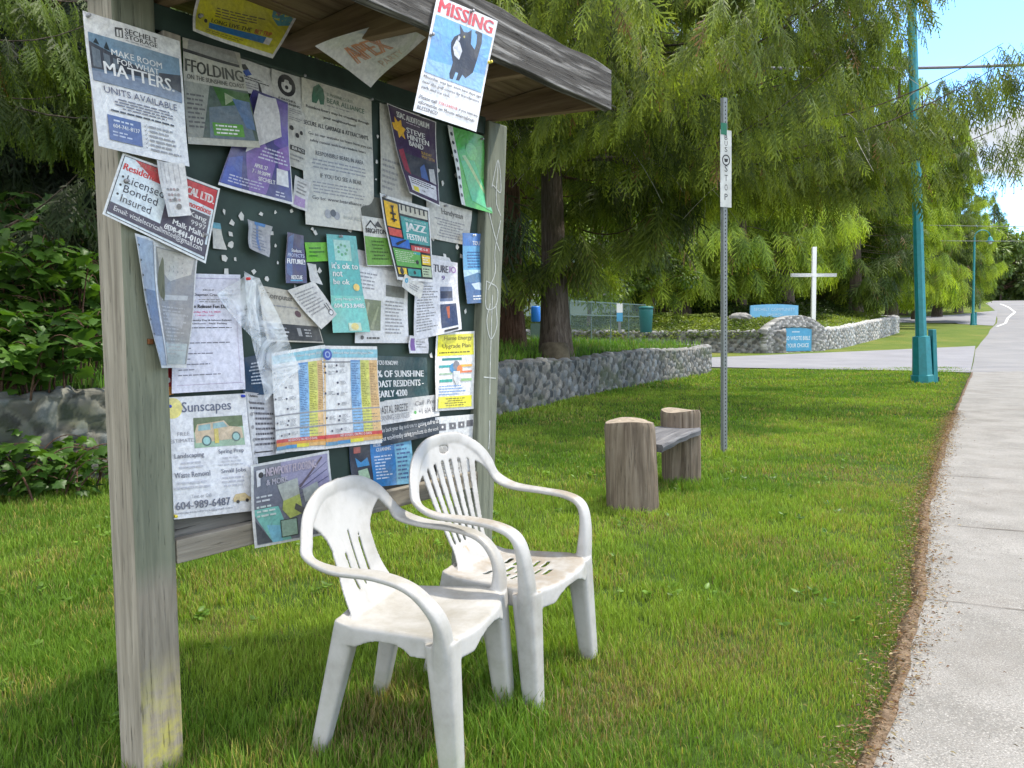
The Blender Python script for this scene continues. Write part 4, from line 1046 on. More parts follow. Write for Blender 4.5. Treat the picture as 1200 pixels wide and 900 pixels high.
def lawn_band(y0, y1, dens, h0, h1, w0, w1):
    xa, xb = -7.5, float(edge_x(y1)) + .3; n = int(dens * (xb - xa) * (y1 - y0)); x, y = scatter(n, xa, xb, y0, y1)
    ok = in_view(x, y, np.zeros(n)) & (x < edge_x(y) + .05 - .16 * fbm(y * 4, y * 0 + 1, 4)); x, y = x[ok], y[ok]
    ws = wall_side(x, y); ok = ws < -.02; x, y, ws = x[ok], y[ok], ws[ok]
    den = fbm(x * 5, y * 5, 12); e = edge_x(y) - x
    ok = rng.random(len(x)) < np.clip(.35 + 1.6 * (den - .25), .15, 1) * np.clip(e * 3.2 + .22, .12, 1); x, y, ws, den = x[ok], y[ok], ws[ok], den[ok]
    tall = np.exp(-((-ws) / .5) ** 2) * 1.6
    for cx, cy, rr_, am in [(s1[0], s1[1], .30, .7), (s2[0], s2[1], .38, 1.8), (pb[0], pb[1], .2, .8), (l1[0], l1[1], .5, .8), (-.59, 2.35, .22, .5), (-.2, 2.3, .22, .5), (-.02, 2.7, .3, .9), (-.4, 2.65, .3, .9), (.07, 2.6, .25, .5), (-1.0, 2.3, .3, .5), (-.15, 3.5, .5, .6), (-.1, 3.0, .35, .6)]:
        tall = tall + am * np.exp(-(((x - cx) ** 2 + (y - cy) ** 2) / rr_ ** 2))
    bare = sum(np.exp(-(((x - cx) ** 2 + ((y - cy) * .8) ** 2) / r_ ** 2)) for cx, cy, r_ in BARE); h = rng.uniform(h0, h1, len(x)) * (.65 + .8 * den) * (1 - .45 * np.clip(bare, 0, 1)) * (1 + .55 * tall) * (1 - .45 * np.clip(1 - (edge_x(y) - x) * 1.2, 0, 1))
    w = rng.uniform(w0, w1, len(x)) * (1 + .2 * tall)
    return np.stack([x, y], 1), H(x, y), h, w, grass_colour(x, y)
parts_ = [lawn_band(1.5, 3.6, 24000, .024, .066, .0018, .0036), lawn_band(3.6, 6.5, 10500, .024, .062, .003, .0052), lawn_band(6.5, 11, 3600, .024, .055, .005, .009), lawn_band(11, 18, 1300, .025, .055, .009, .016), lawn_band(18, 26.5, 420, .03, .07, .016, .026)]
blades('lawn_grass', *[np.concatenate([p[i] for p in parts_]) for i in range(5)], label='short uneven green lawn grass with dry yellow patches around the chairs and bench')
# broad leaved weeds and a few tall tufts in the lawn
wx, wy = scatter(700, -3.5, 4, 1.7, 8); ok = in_view(wx, wy, wx * 0) & (wall_side(wx, wy) < -.1) & (wx < edge_x(wy) - .05) & (fbm(wx * 2.1, wy * 2.1, 61) > .52); wx, wy = wx[ok], wy[ok]
WP, WD, WS = [], [], []
for a_, b_ in zip(wx, wy):
    k = rng.integers(4, 9); an = rng.uniform(0, 6.28, k); WP.append(np.c_[np.full(k, a_), np.full(k, b_), np.full(k, .015) + float(H(a_, b_)) + rng.uniform(0, .03, k)]); WD.append(np.c_[np.cos(an), np.sin(an), rng.uniform(.15, .9, k)]); WS.append(rng.uniform(.02, .048, k))
WEEDS = (np.concatenate(WP), np.concatenate(WD), np.concatenate(WS))
# bank grass: longer
n = 60000; x, y = scatter(n, -9, 8, 5, 28); ws = wall_side(x, y); ok = (ws > .25) & (ws < 7) & in_view(x, y, np.ones(n)); x, y, ws = x[ok], y[ok], ws[ok]
ok = rng.random(len(x)) < np.clip(12 / y, .3, 1); x, y, ws = x[ok], y[ok], ws[ok]
C = grass_colour(x - 4, y * 1.3); C[:, 0] *= .8
blades('bank_grass', np.stack([x, y], 1), bank_z(x, y), rng.uniform(.08, .26, len(x)) * (.5 + fbm(x * 1.5, y * 1.5, 8)), rng.uniform(.008, .018, len(x)), C, label='longer grass on the raised bank above the grey retaining wall')
# far lawns
n = 60000; x, y = scatter(n, -2, 40, 33, 78); d2 = wall_side(x, y, W2ALL); e_ = np.array([proj((a_, b_, float(H(a_, b_)))) for a_, b_ in zip(x[:1], y[:1])])
# ------------------------------------------------------------------ leaves and sprays (shared shapes)
def spray_proto(nb_, teeth, L=1.0, wid=.34, seed=0):
    """flat drooping cedar frond, length L along +x, lying in xy, drooping in -z. returns V,F,tip param"""
    rr = np.random.default_rng(seed); V = []; F = []; tp = []
    def strip_(p0, p1, w0, w1, t0, t1, z0, z1):
        p0 = np.array(p0); p1 = np.array(p1); d = p1 - p0; nrm = np.array([-d[1], d[0]]) / (np.linalg.norm(d) + 1e-9)
        b = len(V)
        V.extend([(*(p0 - nrm * w0), z0), (*(p0 + nrm * w0), z0), (*(p1 + nrm * w1), z1), (*(p1 - nrm * w1), z1)]); tp.extend([t0, t0, t1, t1]); F.extend([(b, b + 1, b + 2), (b, b + 2, b + 3)])
    zf = lambda x, y: -.30 * L * (x / L) ** 2 - .35 * abs(y)
    for i in range(4):
        a, c = i / 4 * L, (i + 1) / 4 * L; strip_((a, 0), (c, 0), .014 * L, .010 * L, a / L * .4, c / L * .6, zf(a, 0), zf(c, 0))
    for i in range(nb_):
        t = .10 + .88 * i / (nb_ - 1) ; x0 = t * L
        for sd_ in (-1, 1):
            ln = wid * L * (math.sin(min(1, t * 1.15 + .12) * math.pi) ** .7 * .95 + .12) * rr.uniform(.75, 1.15); an = R(48 - 22 * t + rr.uniform(-8, 8)) * sd_
            ex, ey = x0 + ln * math.cos(an), ln * math.sin(an); mx_, my = x0 + ln * .5 * math.cos(an * 1.1), ln * .5 * math.sin(an * 1.1)
            strip_((x0, 0), (mx_, my), .012 * L, .020 * L, t * .5, t * .6 + .2, zf(x0, 0), zf(mx_, my)); strip_((mx_, my), (ex, ey), .020 * L, .003 * L, t * .6 + .2, 1, zf(mx_, my), zf(ex, ey))
            for k in range(teeth):
                q = (k + .6) / teeth; bx, by = x0 + ln * q * math.cos(an), ln * q * math.sin(an)
                for s2_ in (-1, 1):
                    tl = ln * .34 * (1 - q * .6); ta = an + s2_ * R(38); cx_, cy_ = bx + tl * math.cos(ta), by + tl * math.sin(ta)
                    b = len(V); w_ = .013 * L; V.extend([(bx, by, zf(bx, by)), (bx + .5 * tl * math.cos(ta) - w_ * math.sin(ta), by + .5 * tl * math.sin(ta) + w_ * math.cos(ta), zf(bx, by) - .01), (cx_, cy_, zf(cx_, cy_) - .02), (bx + .5 * tl * math.cos(ta) + w_ * math.sin(ta), by + .5 * tl * math.sin(ta) - w_ * math.cos(ta), zf(bx, by) - .01)])
                    tp.extend([.5, .7, 1, .7]); F.extend([(b, b + 1, b + 2), (b, b + 2, b + 3)])
    return np.array(V, float), np.array(F), np.array(tp, float)
SP_near = [spray_proto(8, 3, seed=k) for k in range(3)]
SP_mid = [spray_proto(6, 1, seed=k + 10) for k in range(3)]
SP_far = [spray_proto(5, 0, wid=.42, seed=k + 20) for k in range(3)]
def frames(d, roll):
    """rotation matrices with local x along d, z as upright as it can be, rolled"""
    d = d / np.linalg.norm(d, axis=1)[:, None]; up = np.tile([0, 0, 1.0], (len(d), 1)); y = np.cross(up, d); ln = np.linalg.norm(y, axis=1); bad = ln < .05; y[bad] = [1, 0, 0]; y /= np.linalg.norm(y, axis=1)[:, None]
    z = np.cross(d, y); c, s = np.cos(roll)[:, None], np.sin(roll)[:, None]; y2 = y * c + z * s; z2 = -y * s + z * c
    return np.stack([d, y2, z2], 2)
def scatter_protos(protos, P, D, roll, S, C, tipgain, seed=0):
    rr = np.random.default_rng(seed); which = rr.integers(0, len(protos), len(P)); Rm = frames(D, roll); Vs = []; Fs = []; Cs = []; off = 0
    for k, (v, f, tp) in enumerate(protos):
        m = which == k; nn = int(m.sum())
        if not nn: continue
        q = np.einsum('nij,mj->nmi', Rm[m], v) * S[m][:, None, None] + P[m][:, None, :]
        Vs.append(q.reshape(-1, 3)); Fs.append((f[None] + (np.arange(nn) * len(v))[:, None, None] + off).reshape(-1, f.shape[1])); off += nn * len(v)
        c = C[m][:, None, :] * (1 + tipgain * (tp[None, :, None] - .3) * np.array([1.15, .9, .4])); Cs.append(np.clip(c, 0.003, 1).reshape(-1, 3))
    return np.concatenate(Vs), np.concatenate(Fs), np.concatenate(Cs)
M_cedar = leafmat('cedar_foliage', .40, .55, .25)
M_leaf = leafmat('broad_leaf', .40, .45, .35)
def bark(name, lo, mid, hi):
    t = NT(name); v = t.coord('Object', (9, 9, .9)); g_ = t.noise(v, 2.2, 7, .7, .8); n = t.noise(t.coord('Object'), 1.2, 4)
    c = t.ramp(g_, [(.32, lo), (.52, mid), (.72, hi)]); c = t.mix(t.ramp(n, [(.5, 0.0), (.75, .35)]), c, (.07, .085, .03))
    return t.done(t.bsdf(c, .95, t.bump(g_, 1.0, .04), .1))
M_bark = bark('cedar_bark', (.05, .038, .03), (.14, .11, .09), (.25, .21, .18)); M_bark2 = bark('red_bark', (.05, .03, .022), (.15, .085, .06), (.24, .16, .12))
M_twig = plain('dead_twig', (.40, .385, .34), .9, var=.3, scale=8)
def trunk_mesh(h, r0, seed, flare=.35, n=22):
    rr = np.random.default_rng(seed); ph = rr.uniform(0, 6.28, 4); V = []; F = []; K = 26; lx, ly = rr.uniform(-.02, .02, 2)
    for k in range(K):
        t = k / (K - 1); z = -.4 + (h + .4) * t ** 1.4; r_ = r0 * (1 - .93 * max(0, z) / h) * (1 + flare * math.exp(-max(z, 0) / (r0 * 2.2)))
        for i in range(n):
            a = 2 * math.pi * i / n; q = r_ * (1 + .07 * math.sin(3 * a + ph[0]) + .05 * math.sin(5 * a + ph[1] + z * .3) + .035 * math.sin(11 * a + ph[2]))
            V.append((lx * z + q * math.cos(a), ly * z + q * math.sin(a), z))
    for k in range(K - 1):
        for i in range(n): F.append((k * n + i, k * n + (i + 1) % n, (k + 1) * n + (i + 1) % n, (k + 1) * n + i))
    return V, F
def tubes_np(lines, rads, n=5):
    V = []; F = []; off = 0
    for P, r_ in zip(lines, rads):
        P = np.asarray(P); k = len(P); T = np.gradient(P, axis=0); T /= np.linalg.norm(T, axis=1)[:, None] + 1e-9
        a = np.cross(T, [0, 0, 1.0]); ln = np.linalg.norm(a, axis=1)[:, None]; a = np.where(ln < .05, [1.0, 0, 0], a / (ln + 1e-9)); b = np.cross(T, a)
        an = np.arange(n) * 2 * np.pi / n; ring = a[:, None] * np.cos(an)[None, :, None] + b[:, None] * np.sin(an)[None, :, None]
        V.append((P[:, None] + ring * np.asarray(r_)[:, None, None]).reshape(-1, 3)); i, j = np.meshgrid(np.arange(k - 1), np.arange(n), indexing='ij'); j2 = (j + 1) % n
        F.append(np.stack([i * n + j, i * n + j2, (i + 1) * n + j2, (i + 1) * n + j], -1).reshape(-1, 4) + off); off += k * n
    return np.concatenate(V), np.concatenate(F)
def conifer(name, label, cat, loc, h, r0, z0, radius, n_limbs, protos, ssize, dens, seed, col, tip=.9, group=None, azr=(0, 2 * math.pi), top=None, droop=.28, hang=.55, shape=.75, limb_z=None, bark=None, len_az=None, spread=1.0, twigs=0):
    rr = np.random.default_rng(seed); root = empty(name, loc, 0); tag(root, label, cat, group)
    V, F = trunk_mesh(h, r0, seed); me = bpy.data.meshes.new('trunk'); me.from_pydata(V, [], F); me.update(); link_mesh('trunk', me, bark or M_bark, root, True)
    lines = []; rads = []; P = []; D = []; top = top or h
    for k in range(n_limbs):
        t = (k + rr.uniform(0, 1)) / n_limbs; zz = z0 + (top - z0) * t ** 1.1; az = rr.uniform(*azr)
        L = radius * (1 - min(.97, (zz - z0) / (h - z0)) ** 1.25 * 1.0) ** shape * rr.uniform(.75, 1.1)
        if len_az: L *= len_az(az)
        L = max(L, .4); u = np.linspace(0, 1, 14); bend = rr.uniform(-.3, .3)
        dx = np.cos(az + bend * u); dy = np.sin(az + bend * u); dr = droop * rr.uniform(.7, 1.3)
        q = np.stack([np.cumsum(dx) / 14 * L, np.cumsum(dy) / 14 * L, zz + L * (.10 * u - dr * np.sin(u * math.pi * .62) ** 1.3 + .08 * u ** 3)], 1)
        lines.append(q); rads.append(np.linspace(.012 + .0035 * L, .004, 14) * min(1, r0 * 3 + .3))
        m = max(3, int(L * dens * rr.uniform(.8, 1.2))); tt = rr.uniform(.12 if L < 3 else .22, 1, m) ** .8
        pos = np.stack([np.interp(tt, u, q[:, i]) for i in range(3)], 1)
        sd_ = rr.choice([-1, 1], m); side = az + bend * tt + sd_ * R(55) * (1 - .5 * tt); sl = rr.uniform(0, 1, m) ** .8 * (.9 * (1 - tt) + .25) * min(1.6, L * .28) * spread
        pos = pos + np.stack([np.cos(side) * sl, np.sin(side) * sl, -.32 * sl + rr.normal(0, .05, m)], 1)
        dv = np.stack([np.cos(side), np.sin(side), -hang - rr.uniform(0, 1.1, m)], 1); P.append(pos); D.append(dv)
    P = np.concatenate(P); D = np.concatenate(D); S = ssize * rr.uniform(.55, 1.45, len(P))
    cl = fbm(P[:, 0] * 1.1 + P[:, 2] * .7 + 40, P[:, 1] * 1.1 + P[:, 2] * .9 + 40, seed); c0 = np.array(col[0]); c1 = np.array(col[1])
    w = np.clip((cl - .3) * 2.4, 0, 1)[:, None]; C = (c0 * (1 - w) + c1 * w) * rr.uniform(.6, 1.4, (len(P), 1)); dead = rr.random(len(P)) < .015; C[dead] = (.20, .13, .06)
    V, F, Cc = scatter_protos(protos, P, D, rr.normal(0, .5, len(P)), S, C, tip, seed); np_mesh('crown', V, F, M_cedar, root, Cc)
    V, F = tubes_np(lines, rads); tag(np_mesh('branches', V, F, bark or M_bark, root, smooth=True), kind='stuff')
    if twigs:
        ls = []; rs = []
        for k in range(twigs):
            q = lines[rr.integers(0, max(4, int(n_limbs * .6)))]; i = rr.integers(4, 13); p0 = q[i]; a = rr.uniform(0, 6.28); L = rr.uniform(.5, 1.6); u = np.linspace(0, 1, 9); c1_, c2_ = rr.uniform(-.4, .4, 2)
            ls.append(np.stack([p0[0] + L * u * math.cos(a) + c1_ * u ** 2, p0[1] + L * u * math.sin(a) + c2_ * u ** 2, p0[2] - L * (.2 * u + rr.uniform(.3, .9) * u ** 2)], 1)); rs.append(np.linspace(rr.uniform(.006, .013), .003, 9))
        V, F = tubes_np(ls, rs, 4); tag(np_mesh('dead_twigs', V, F, M_twig, root, smooth=True), kind='stuff')
    return root
def copy_tree(src, loc, rz, sc, label):
    r = src.copy(); COL.objects.link(r); r.location = Vector([float(v) for v in loc]); r.rotation_euler = (0, 0, rz); r.scale = (sc, sc, sc * 1.0); r['label'] = label
    for ch in list(src.children):
        c = ch.copy(); COL.objects.link(c); c.parent = r
    return r
# big cedar on the bank
T1 = W(651, 402, 16.4); T1[2] = float(bank_z(T1[0], T1[1])) - .05
def la(az):
    a = (az + math.pi) % (2 * math.pi) - math.pi
    return 1.0 + .30 * math.exp(-((a + .72) / .8) ** 2) - .25 * math.exp(-((a - 2.2) / 1.0) ** 2)
G1, G2 = (.055, .085, .016), (.185, .245, .038)
conifer('cedar_tree', 'big western red cedar on the bank, grey trunk bare below long drooping sprays', 'tree', T1, 13, .30, 4.1, 6.7, 150, SP_mid, .38, 56, 11, (G1, G2), 1.35, bark=M_bark, azr=(-2.6, 1.6), droop=.17, hang=1.0, shape=.5, len_az=la, spread=1.5, twigs=230)  # spray tips brightened in colour to look sunlit
# companion cedar, trunk hidden by the notice board
T1b = W(600, 395, 19.5); T1b[2] = float(bank_z(T1b[0], T1b[1])) - .1
conifer('cedar_tree', 'cedar with split reddish trunk just left of the big grey trunk', 'tree', T1b, 12, .33, 2.6, 5.0, 60, SP_far, .62, 40, 15, (G1, G2), .9, bark=M_bark2, droop=.25, hang=.9, spread=1.5)
# young limbs of a cedar whose trunk stands right behind the board
T1c = np.array([-4.5, 12.0, 0.95])
conifer('cedar_tree', 'dark cedar standing behind the notice board, hiding the sky', 'tree', T1c, 12, .28, 1.8, 4.6, 70, SP_far, .6, 42, 25, ((.016, .030, .010), (.035, .058, .014)), .8, bark=M_bark, droop=.25, hang=.8, spread=1.5)  # shade on this tree is put into its dark foliage colour
# left hand cedar
T3 = np.array([-8.6, 10.8, 1.0])
conifer('cedar_tree', 'dark cedar at the left edge with small gaps of sky between its boughs', 'tree', T3, 14, .30, 2.0, 5.2, 110, SP_mid, .42, 30, 35, ((.010, .020, .008), (.026, .044, .012)), .8, bark=M_bark, azr=(-2.4, 1.2), droop=.25, hang=.7, spread=1.3, twigs=20)  # very dark foliage colour stands in for shade
# bright near boughs at the top left
T4 = np.array([-5.7, 6.3, .9])
conifer('young_cedar', 'arching bright green cedar boughs near the top left corner', 'tree', T4, 7.0, .12, 2.9, 2.7, 12, SP_near, .36, 34, 45, ((.035, .060, .010), (.09, .14, .02)), .9, bark=M_bark, azr=(-.9, 1.3), droop=.32, hang=1.0, shape=.4, top=4.6)

# ---- wood behind the church wall
def gm(px, Z): p = W(px, 380, Z); p[2] = float(mound_z(p[0], p[1])) - .1; return p
BG1, BG2 = (.09, .155, .020), (.35, .45, .055)
protoA = conifer('cedar_tree', 'cedar whose lit skirts hang behind the left end of the blue name board', 'tree', gm(866, 47), 23, .42, 2.3, 4.3, 110, SP_far, 1.05, 20, 51, (BG1, BG2), 1.0, droop=.22, hang=1.1, shape=.7, spread=1.5, group='cedars in a row behind the church wall')
protoB = conifer('cedar_tree', 'broad cedar directly behind the gap between blue boards and white cross', 'tree', gm(921, 50), 24, .45, 2.6, 4.6, 120, SP_far, 1.0, 20, 52, (BG1, BG2), 1.0, droop=.25, hang=1.1, shape=.7, spread=1.5, group='cedars in a row behind the church wall')
protoC = conifer('fir_tree', 'fir with darker layered boughs right of the white cross', 'tree', gm(1003, 54), 25, .40, 1.6, 4.4, 120, SP_far, 1.0, 20, 53, ((.03, .06, .012), (.11, .16, .025)), .9, droop=.14, hang=.5, shape=.8, spread=1.4, group='cedars in a row behind the church wall')
near_row = [(800, 46, 0, 1.0, 'cedar with pale twisted stems above the trailing shrubs'), (745, 52, 1, 1.0, 'cedar behind the dark green bin beside the fence'), (700, 60, 0, 1.05, 'cedar rising behind the low chain link fence'),
    (962, 60, 0, 1.05, 'cedar immediately behind the white cross'), (1045, 64, 1, .95, 'cedar over the far right end of the curved stone wall'), (1075, 76, 0, 1.0, 'tall cedar just left of the near teal lamp pole'),
    (1098, 88, 2, 1.05, 'fir over the slim street name post'), (1122, 100, 1, 1.05, 'last tall cedar of the wood, beside the far street lamp'), (835, 62, 2, 1.0, 'fir filling the gap behind the perforated bus stop post'), (640, 50, 2, .9, 'fir behind the pale green grey house')]
for px, Z, k, sc_, lb in near_row: copy_tree([protoA, protoB, protoC][k], gm(px, Z), px * .37, sc_, lb)
back_row = [(560, 62), (610, 70), (668, 74), (720, 78), (776, 72), (815, 80), (880, 74), (905, 86), (945, 78), (985, 84), (1020, 80), (1058, 98), (1085, 112)]
for i, (px, Z) in enumerate(back_row): copy_tree([protoA, protoB, protoC][i % 3], gm(px, Z), px * .61, 1.1, 'back row tree of the dense wood, seen only as foliage between nearer trees')['group'] = 'back row of the wood'
# left background wood
leftw = [(-15, 20), (45, 24), (95, 21), (140, 26), (190, 22), (250, 26), (330, 24), (400, 30), (470, 27), (530, 33), (-70, 17)]
for i, (px, Z) in enumerate(leftw):
    p = W(px, 395, Z); p[2] = float(bank_z(p[0], p[1])) - .1; copy_tree([protoA, protoB, protoC][i % 3], p, px * .7, .55 if i != 3 else .6, 'dark conifer in the thicket behind the notice board and left hand cedar')['group'] = 'conifers behind the notice board'

# ---- broadleaf plants
def leaf_proto(lobes, seed=0):
    """maple like leaf in xy plane, stalk at the origin, length 1 along +x, folded and cupped"""
    if lobes:
        pts = [(0, 0), (.12, -.22), (-.05, -.42), (.22, -.46), (.34, -.62), (.50, -.42), (.66, -.36), (.70, -.18), (1.0, 0), (.70, .18), (.66, .36), (.50, .42), (.34, .62), (.22, .46), (-.05, .42), (.12, .22)]
    else:
        pts = [(0, 0), (.2, -.2), (.5, -.28), (.8, -.16), (1, 0), (.8, .16), (.5, .28), (.2, .2)]
    V = [(x, y, -.22 * x * x - .25 * abs(y) + .1 * abs(y) * math.sin(9 * x)) for x, y in pts] + [(.38, 0, .02)]
    c = len(pts); F = [(c, k, (k + 1) % c) for k in range(c)]
    return np.array(V), np.array(F), np.array([.3 + .5 * abs(y) for x, y in pts] + [.1])
LF_lobed = [leaf_proto(True)]; LF_small = [leaf_proto(False)]
def leafy(name, label, cat, loc, P, D, S, col, protos, group=None, stems=None, kind=None, tip=.4, seed=1, mat=None):
    rr = np.random.default_rng(seed); root = empty(name, loc, 0) if kind is None else None
    c0, c1 = np.array(col[0]), np.array(col[1]); cl = fbm(P[:, 0] * 1.5 + 20, P[:, 1] * 1.5 + P[:, 2] * 1.3 + 20, seed); w = np.clip((cl - .3) * 2.5, 0, 1)[:, None]
    C = (c0 * (1 - w) + c1 * w) * rr.uniform(.7, 1.35, (len(P), 1)); V, F, Cc = scatter_protos(protos, P, D, rr.normal(0, .5, len(P)), S, C, tip, seed)
    o = np_mesh('foliage' if root else name, V, F, mat or M_leaf, root, Cc)
    if root is None: return tag(o, label, cat, group, kind)
    if stems: V, F = tubes_np([s_[0] for s_ in stems], [s_[1] for s_ in stems], 5); tag(np_mesh('stems', V, F, M_bark2, root, smooth=True), kind='stuff')
    return tag(root, label, cat, group)
def bramble(loc, n_stem, h, reach, size, seed, label, col=((.035, .085, .014), (.085, .175, .022)), dirn=None, per=14, group=None):
    rr = np.random.default_rng(seed); stems = []; P = []; D = []; S = []
    for k in range(n_stem):
        a = rr.uniform(0, 6.28) if dirn is None else dirn + rr.normal(0, .7); L = rr.uniform(.5, 1) * reach; hh = h * rr.uniform(.5, 1.05); u = np.linspace(0, 1, 12); ox, oy = rr.normal(0, .22, 2)
        q = np.stack([ox + math.cos(a) * L * u ** 1.4, oy + math.sin(a) * L * u ** 1.4, hh * np.sin(u * math.pi * .62) / math.sin(math.pi * .5)], 1); stems.append((q, np.linspace(.010, .003, 12)))
        m = rr.integers(int(per * .7), int(per * 1.4)); t = rr.uniform(.18, 1, m); pos = np.stack([np.interp(t, u, q[:, i]) for i in range(3)], 1)
        da = rr.uniform(0, 6.28, m); dv = np.stack([np.cos(da), np.sin(da), rr.uniform(-.7, .35, m)], 1); st = rr.uniform(.03, .10, m)[:, None]; P.append(pos + dv * st); D.append(dv); S.append(size * rr.uniform(.55, 1.2, m))
    return leafy('bramble_bush', label, 'bush', loc, np.concatenate(P), np.concatenate(D), np.concatenate(S), col, LF_lobed, group, stems, seed=seed)
def on_bank(x, y): return (x, y, float(bank_z(np.array(x), np.array(y))))
leafy('lawn_weeds', 'dandelion and clover leaves scattered through the lawn', 'weeds', None, WEEDS[0], WEEDS[1], WEEDS[2], ((.07, .15, .02), (.15, .26, .03)), LF_small, kind='stuff', seed=3)
gb = 'broadleaf bushes along the left wall'
bramble(on_bank(-4.45, 6.7), 40, .75, 1.0, .15, 71, 'bramble stems trailing low over the face of the wall at the left', dirn=-.9, group=gb)
bramble(on_bank(-5.3, 7.2), 34, 1.5, 1.3, .17, 61, 'large bramble bush with lobed leaves spilling over the wall at the left edge', dirn=-.9, group=gb)
bramble(on_bank(-4.6, 7.9), 34, 1.35, 1.1, .16, 62, 'bramble bush on the wall beside the near post of the notice board', dirn=-1.0, group=gb)
bramble(on_bank(-6.2, 8.8), 40, 2.1, 1.2, .17, 63, 'taller darker bush behind the bramble at the left edge', group=gb, col=((.02, .05, .012), (.05, .11, .02)))
bramble(on_bank(-5.2, 9.6), 40, 1.9, 1.3, .17, 64, 'dark bush behind the near post, under the left hand cedar', group=gb, col=((.02, .05, .012), (.05, .11, .02)))
bramble((-4.35, 6.05, 0), 30, .62, .65, .12, 65, 'low bramble seedlings growing at the foot of the wall, far left', group=gb)
bramble((-3.8, 6.6, 0), 22, .40, .50, .09, 66, 'small leafy plants at the wall foot beside the near post', group=gb)
bramble((-4.75, 5.75, 0), 18, .7, .6, .13, 67, 'waist high bramble growing at the lower left edge in front of the wall', group=gb)
for i, (x, y, h_) in enumerate([(-8.5, 15, 2.6), (-6.5, 17, 2.8), (-11, 14, 2.4), (-4, 19, 3)]):
    rr = np.random.default_rng(80 + i); n = 2600; a = rr.uniform(0, 6.28, n); r_ = 2.2 * rr.uniform(0, 1, n) ** .5; zz = rr.uniform(.1, 1, n) ** .7 * h_ * (1 - (r_ / 2.6) ** 2)
    P = np.stack([r_ * np.cos(a), r_ * np.sin(a), zz], 1); D = np.stack([np.cos(a), np.sin(a), rr.uniform(-.5, .6, n)], 1)
    leafy('shrub', ['sunlit light green shrub glimpsed between the left hand conifers', 'light green shrub behind the board between dark trunks', 'leafy shrub at the far left behind the brambles', 'round green shrub far behind the middle of the notice board'][i], 'shrub', on_bank(x, y), P, D, rr.uniform(.09, .17, n), ((.06, .12, .015), (.15, .24, .03)), LF_small, seed=80 + i)
def tree_broad(loc, h, rad, n, size, col, seed, label, group=None, clumps=26):
    rr = np.random.default_rng(seed); cen = []; stems = []; P = []; D = []
    for k in range(clumps):
        a = rr.uniform(0, 6.28); r_ = rad * rr.uniform(.1, 1) ** .6; z = h * rr.uniform(.28, 1); r_ *= math.sqrt(max(.08, 1 - ((z / h - .5) / .62) ** 2)); c = np.array([r_ * math.cos(a), r_ * math.sin(a), z]); u = np.linspace(0, 1, 8)[:, None]
        b0 = np.array([0, 0, h * .18 + z * .25]); stems.append((b0 * (1 - u) + c * u + np.array([0, 0, .3]) * np.sin(u * 3.1), np.linspace(.05 * h / 6, .008, 8)))
        m = n // clumps; v = rr.normal(0, 1, (m, 3)); v /= np.linalg.norm(v, axis=1)[:, None]; rr_ = rad * .30 * rr.uniform(.7, 1.3) * rr.uniform(.3, 1, (m, 1)) ** .5; P.append(c + v * rr_ * np.array([1.1, 1.1, .8])); D.append(v + np.array([0, 0, -.4]))
    P = np.concatenate(P); D = np.concatenate(D); o = leafy('broadleaf_tree', label, 'tree', loc, P, D, size * rr.uniform(.6, 1.3, len(P)), col, LF_small, group, stems, seed=seed)
    V, F = trunk_mesh(h * .6, .05 + h * .012, seed); me = bpy.data.meshes.new('trunk'); me.from_pydata(V, [], F); me.update(); link_mesh('trunk', me, M_bark, o, True)
    return o
LG = ((.10, .17, .018), (.22, .31, .035))
tree_broad(gm(690, 41) - np.array([0, 0, .3]), 7.5, 3.2, 9000, .20, LG, 91, 'sunlit yellow green maple over the chain link fence')
tree_broad(gm(608, 30) - np.array([0, 0, .4]), 4.5, 1.6, 5000, .13, LG, 92, 'light green sapling between the far post of the board and the cedar trunks')
tree_broad(gm(765, 43), 6.0, 2.2, 6000, .18, ((.06, .11, .015), (.15, .22, .03)), 93, 'leafy tree hanging over the green bin')
RD = ((.06, .10, .03), (.14, .19, .05))
def gh(px, Z): p = W(px, 370, Z); p[2] = float(H(p[0], p[1])) - .2; return p
gr = 'trees along the road beyond the far lamp'
tree_broad(gh(1172, 150), 13, 7, 5200, .8, RD, 94, 'rounded roadside tree right of the far street lamp', gr)
tree_broad(gh(1205, 155), 12, 7, 5200, .8, RD, 95, 'roadside tree at the right edge beyond the crest', gr)
tree_broad(gh(1150, 142), 14, 6, 5200, .7, ((.08, .14, .03), (.17, .23, .05)), 96, 'lighter green roadside tree just behind the far lamp', gr)
tree_broad(gh(1240, 150), 10, 7, 4000, .8, RD, 97, 'low roadside tree cut by the right edge of view', gr)
for px, Z, sc_, lb in [(1160, 165, 1.05, 'slender hazy conifer rising above the roadside trees, left one'), (1172, 175, .95, 'hazy conifer above the roadside trees, middle one'), (1135, 140, .9, 'conifer over the far lamp arm'), (1186, 185, .75, 'small hazy conifer above the roadside trees, right one')]:
    copy_tree(protoC, gh(px, Z), px * .3, sc_, lb)['group'] = 'conifers beyond the crest'
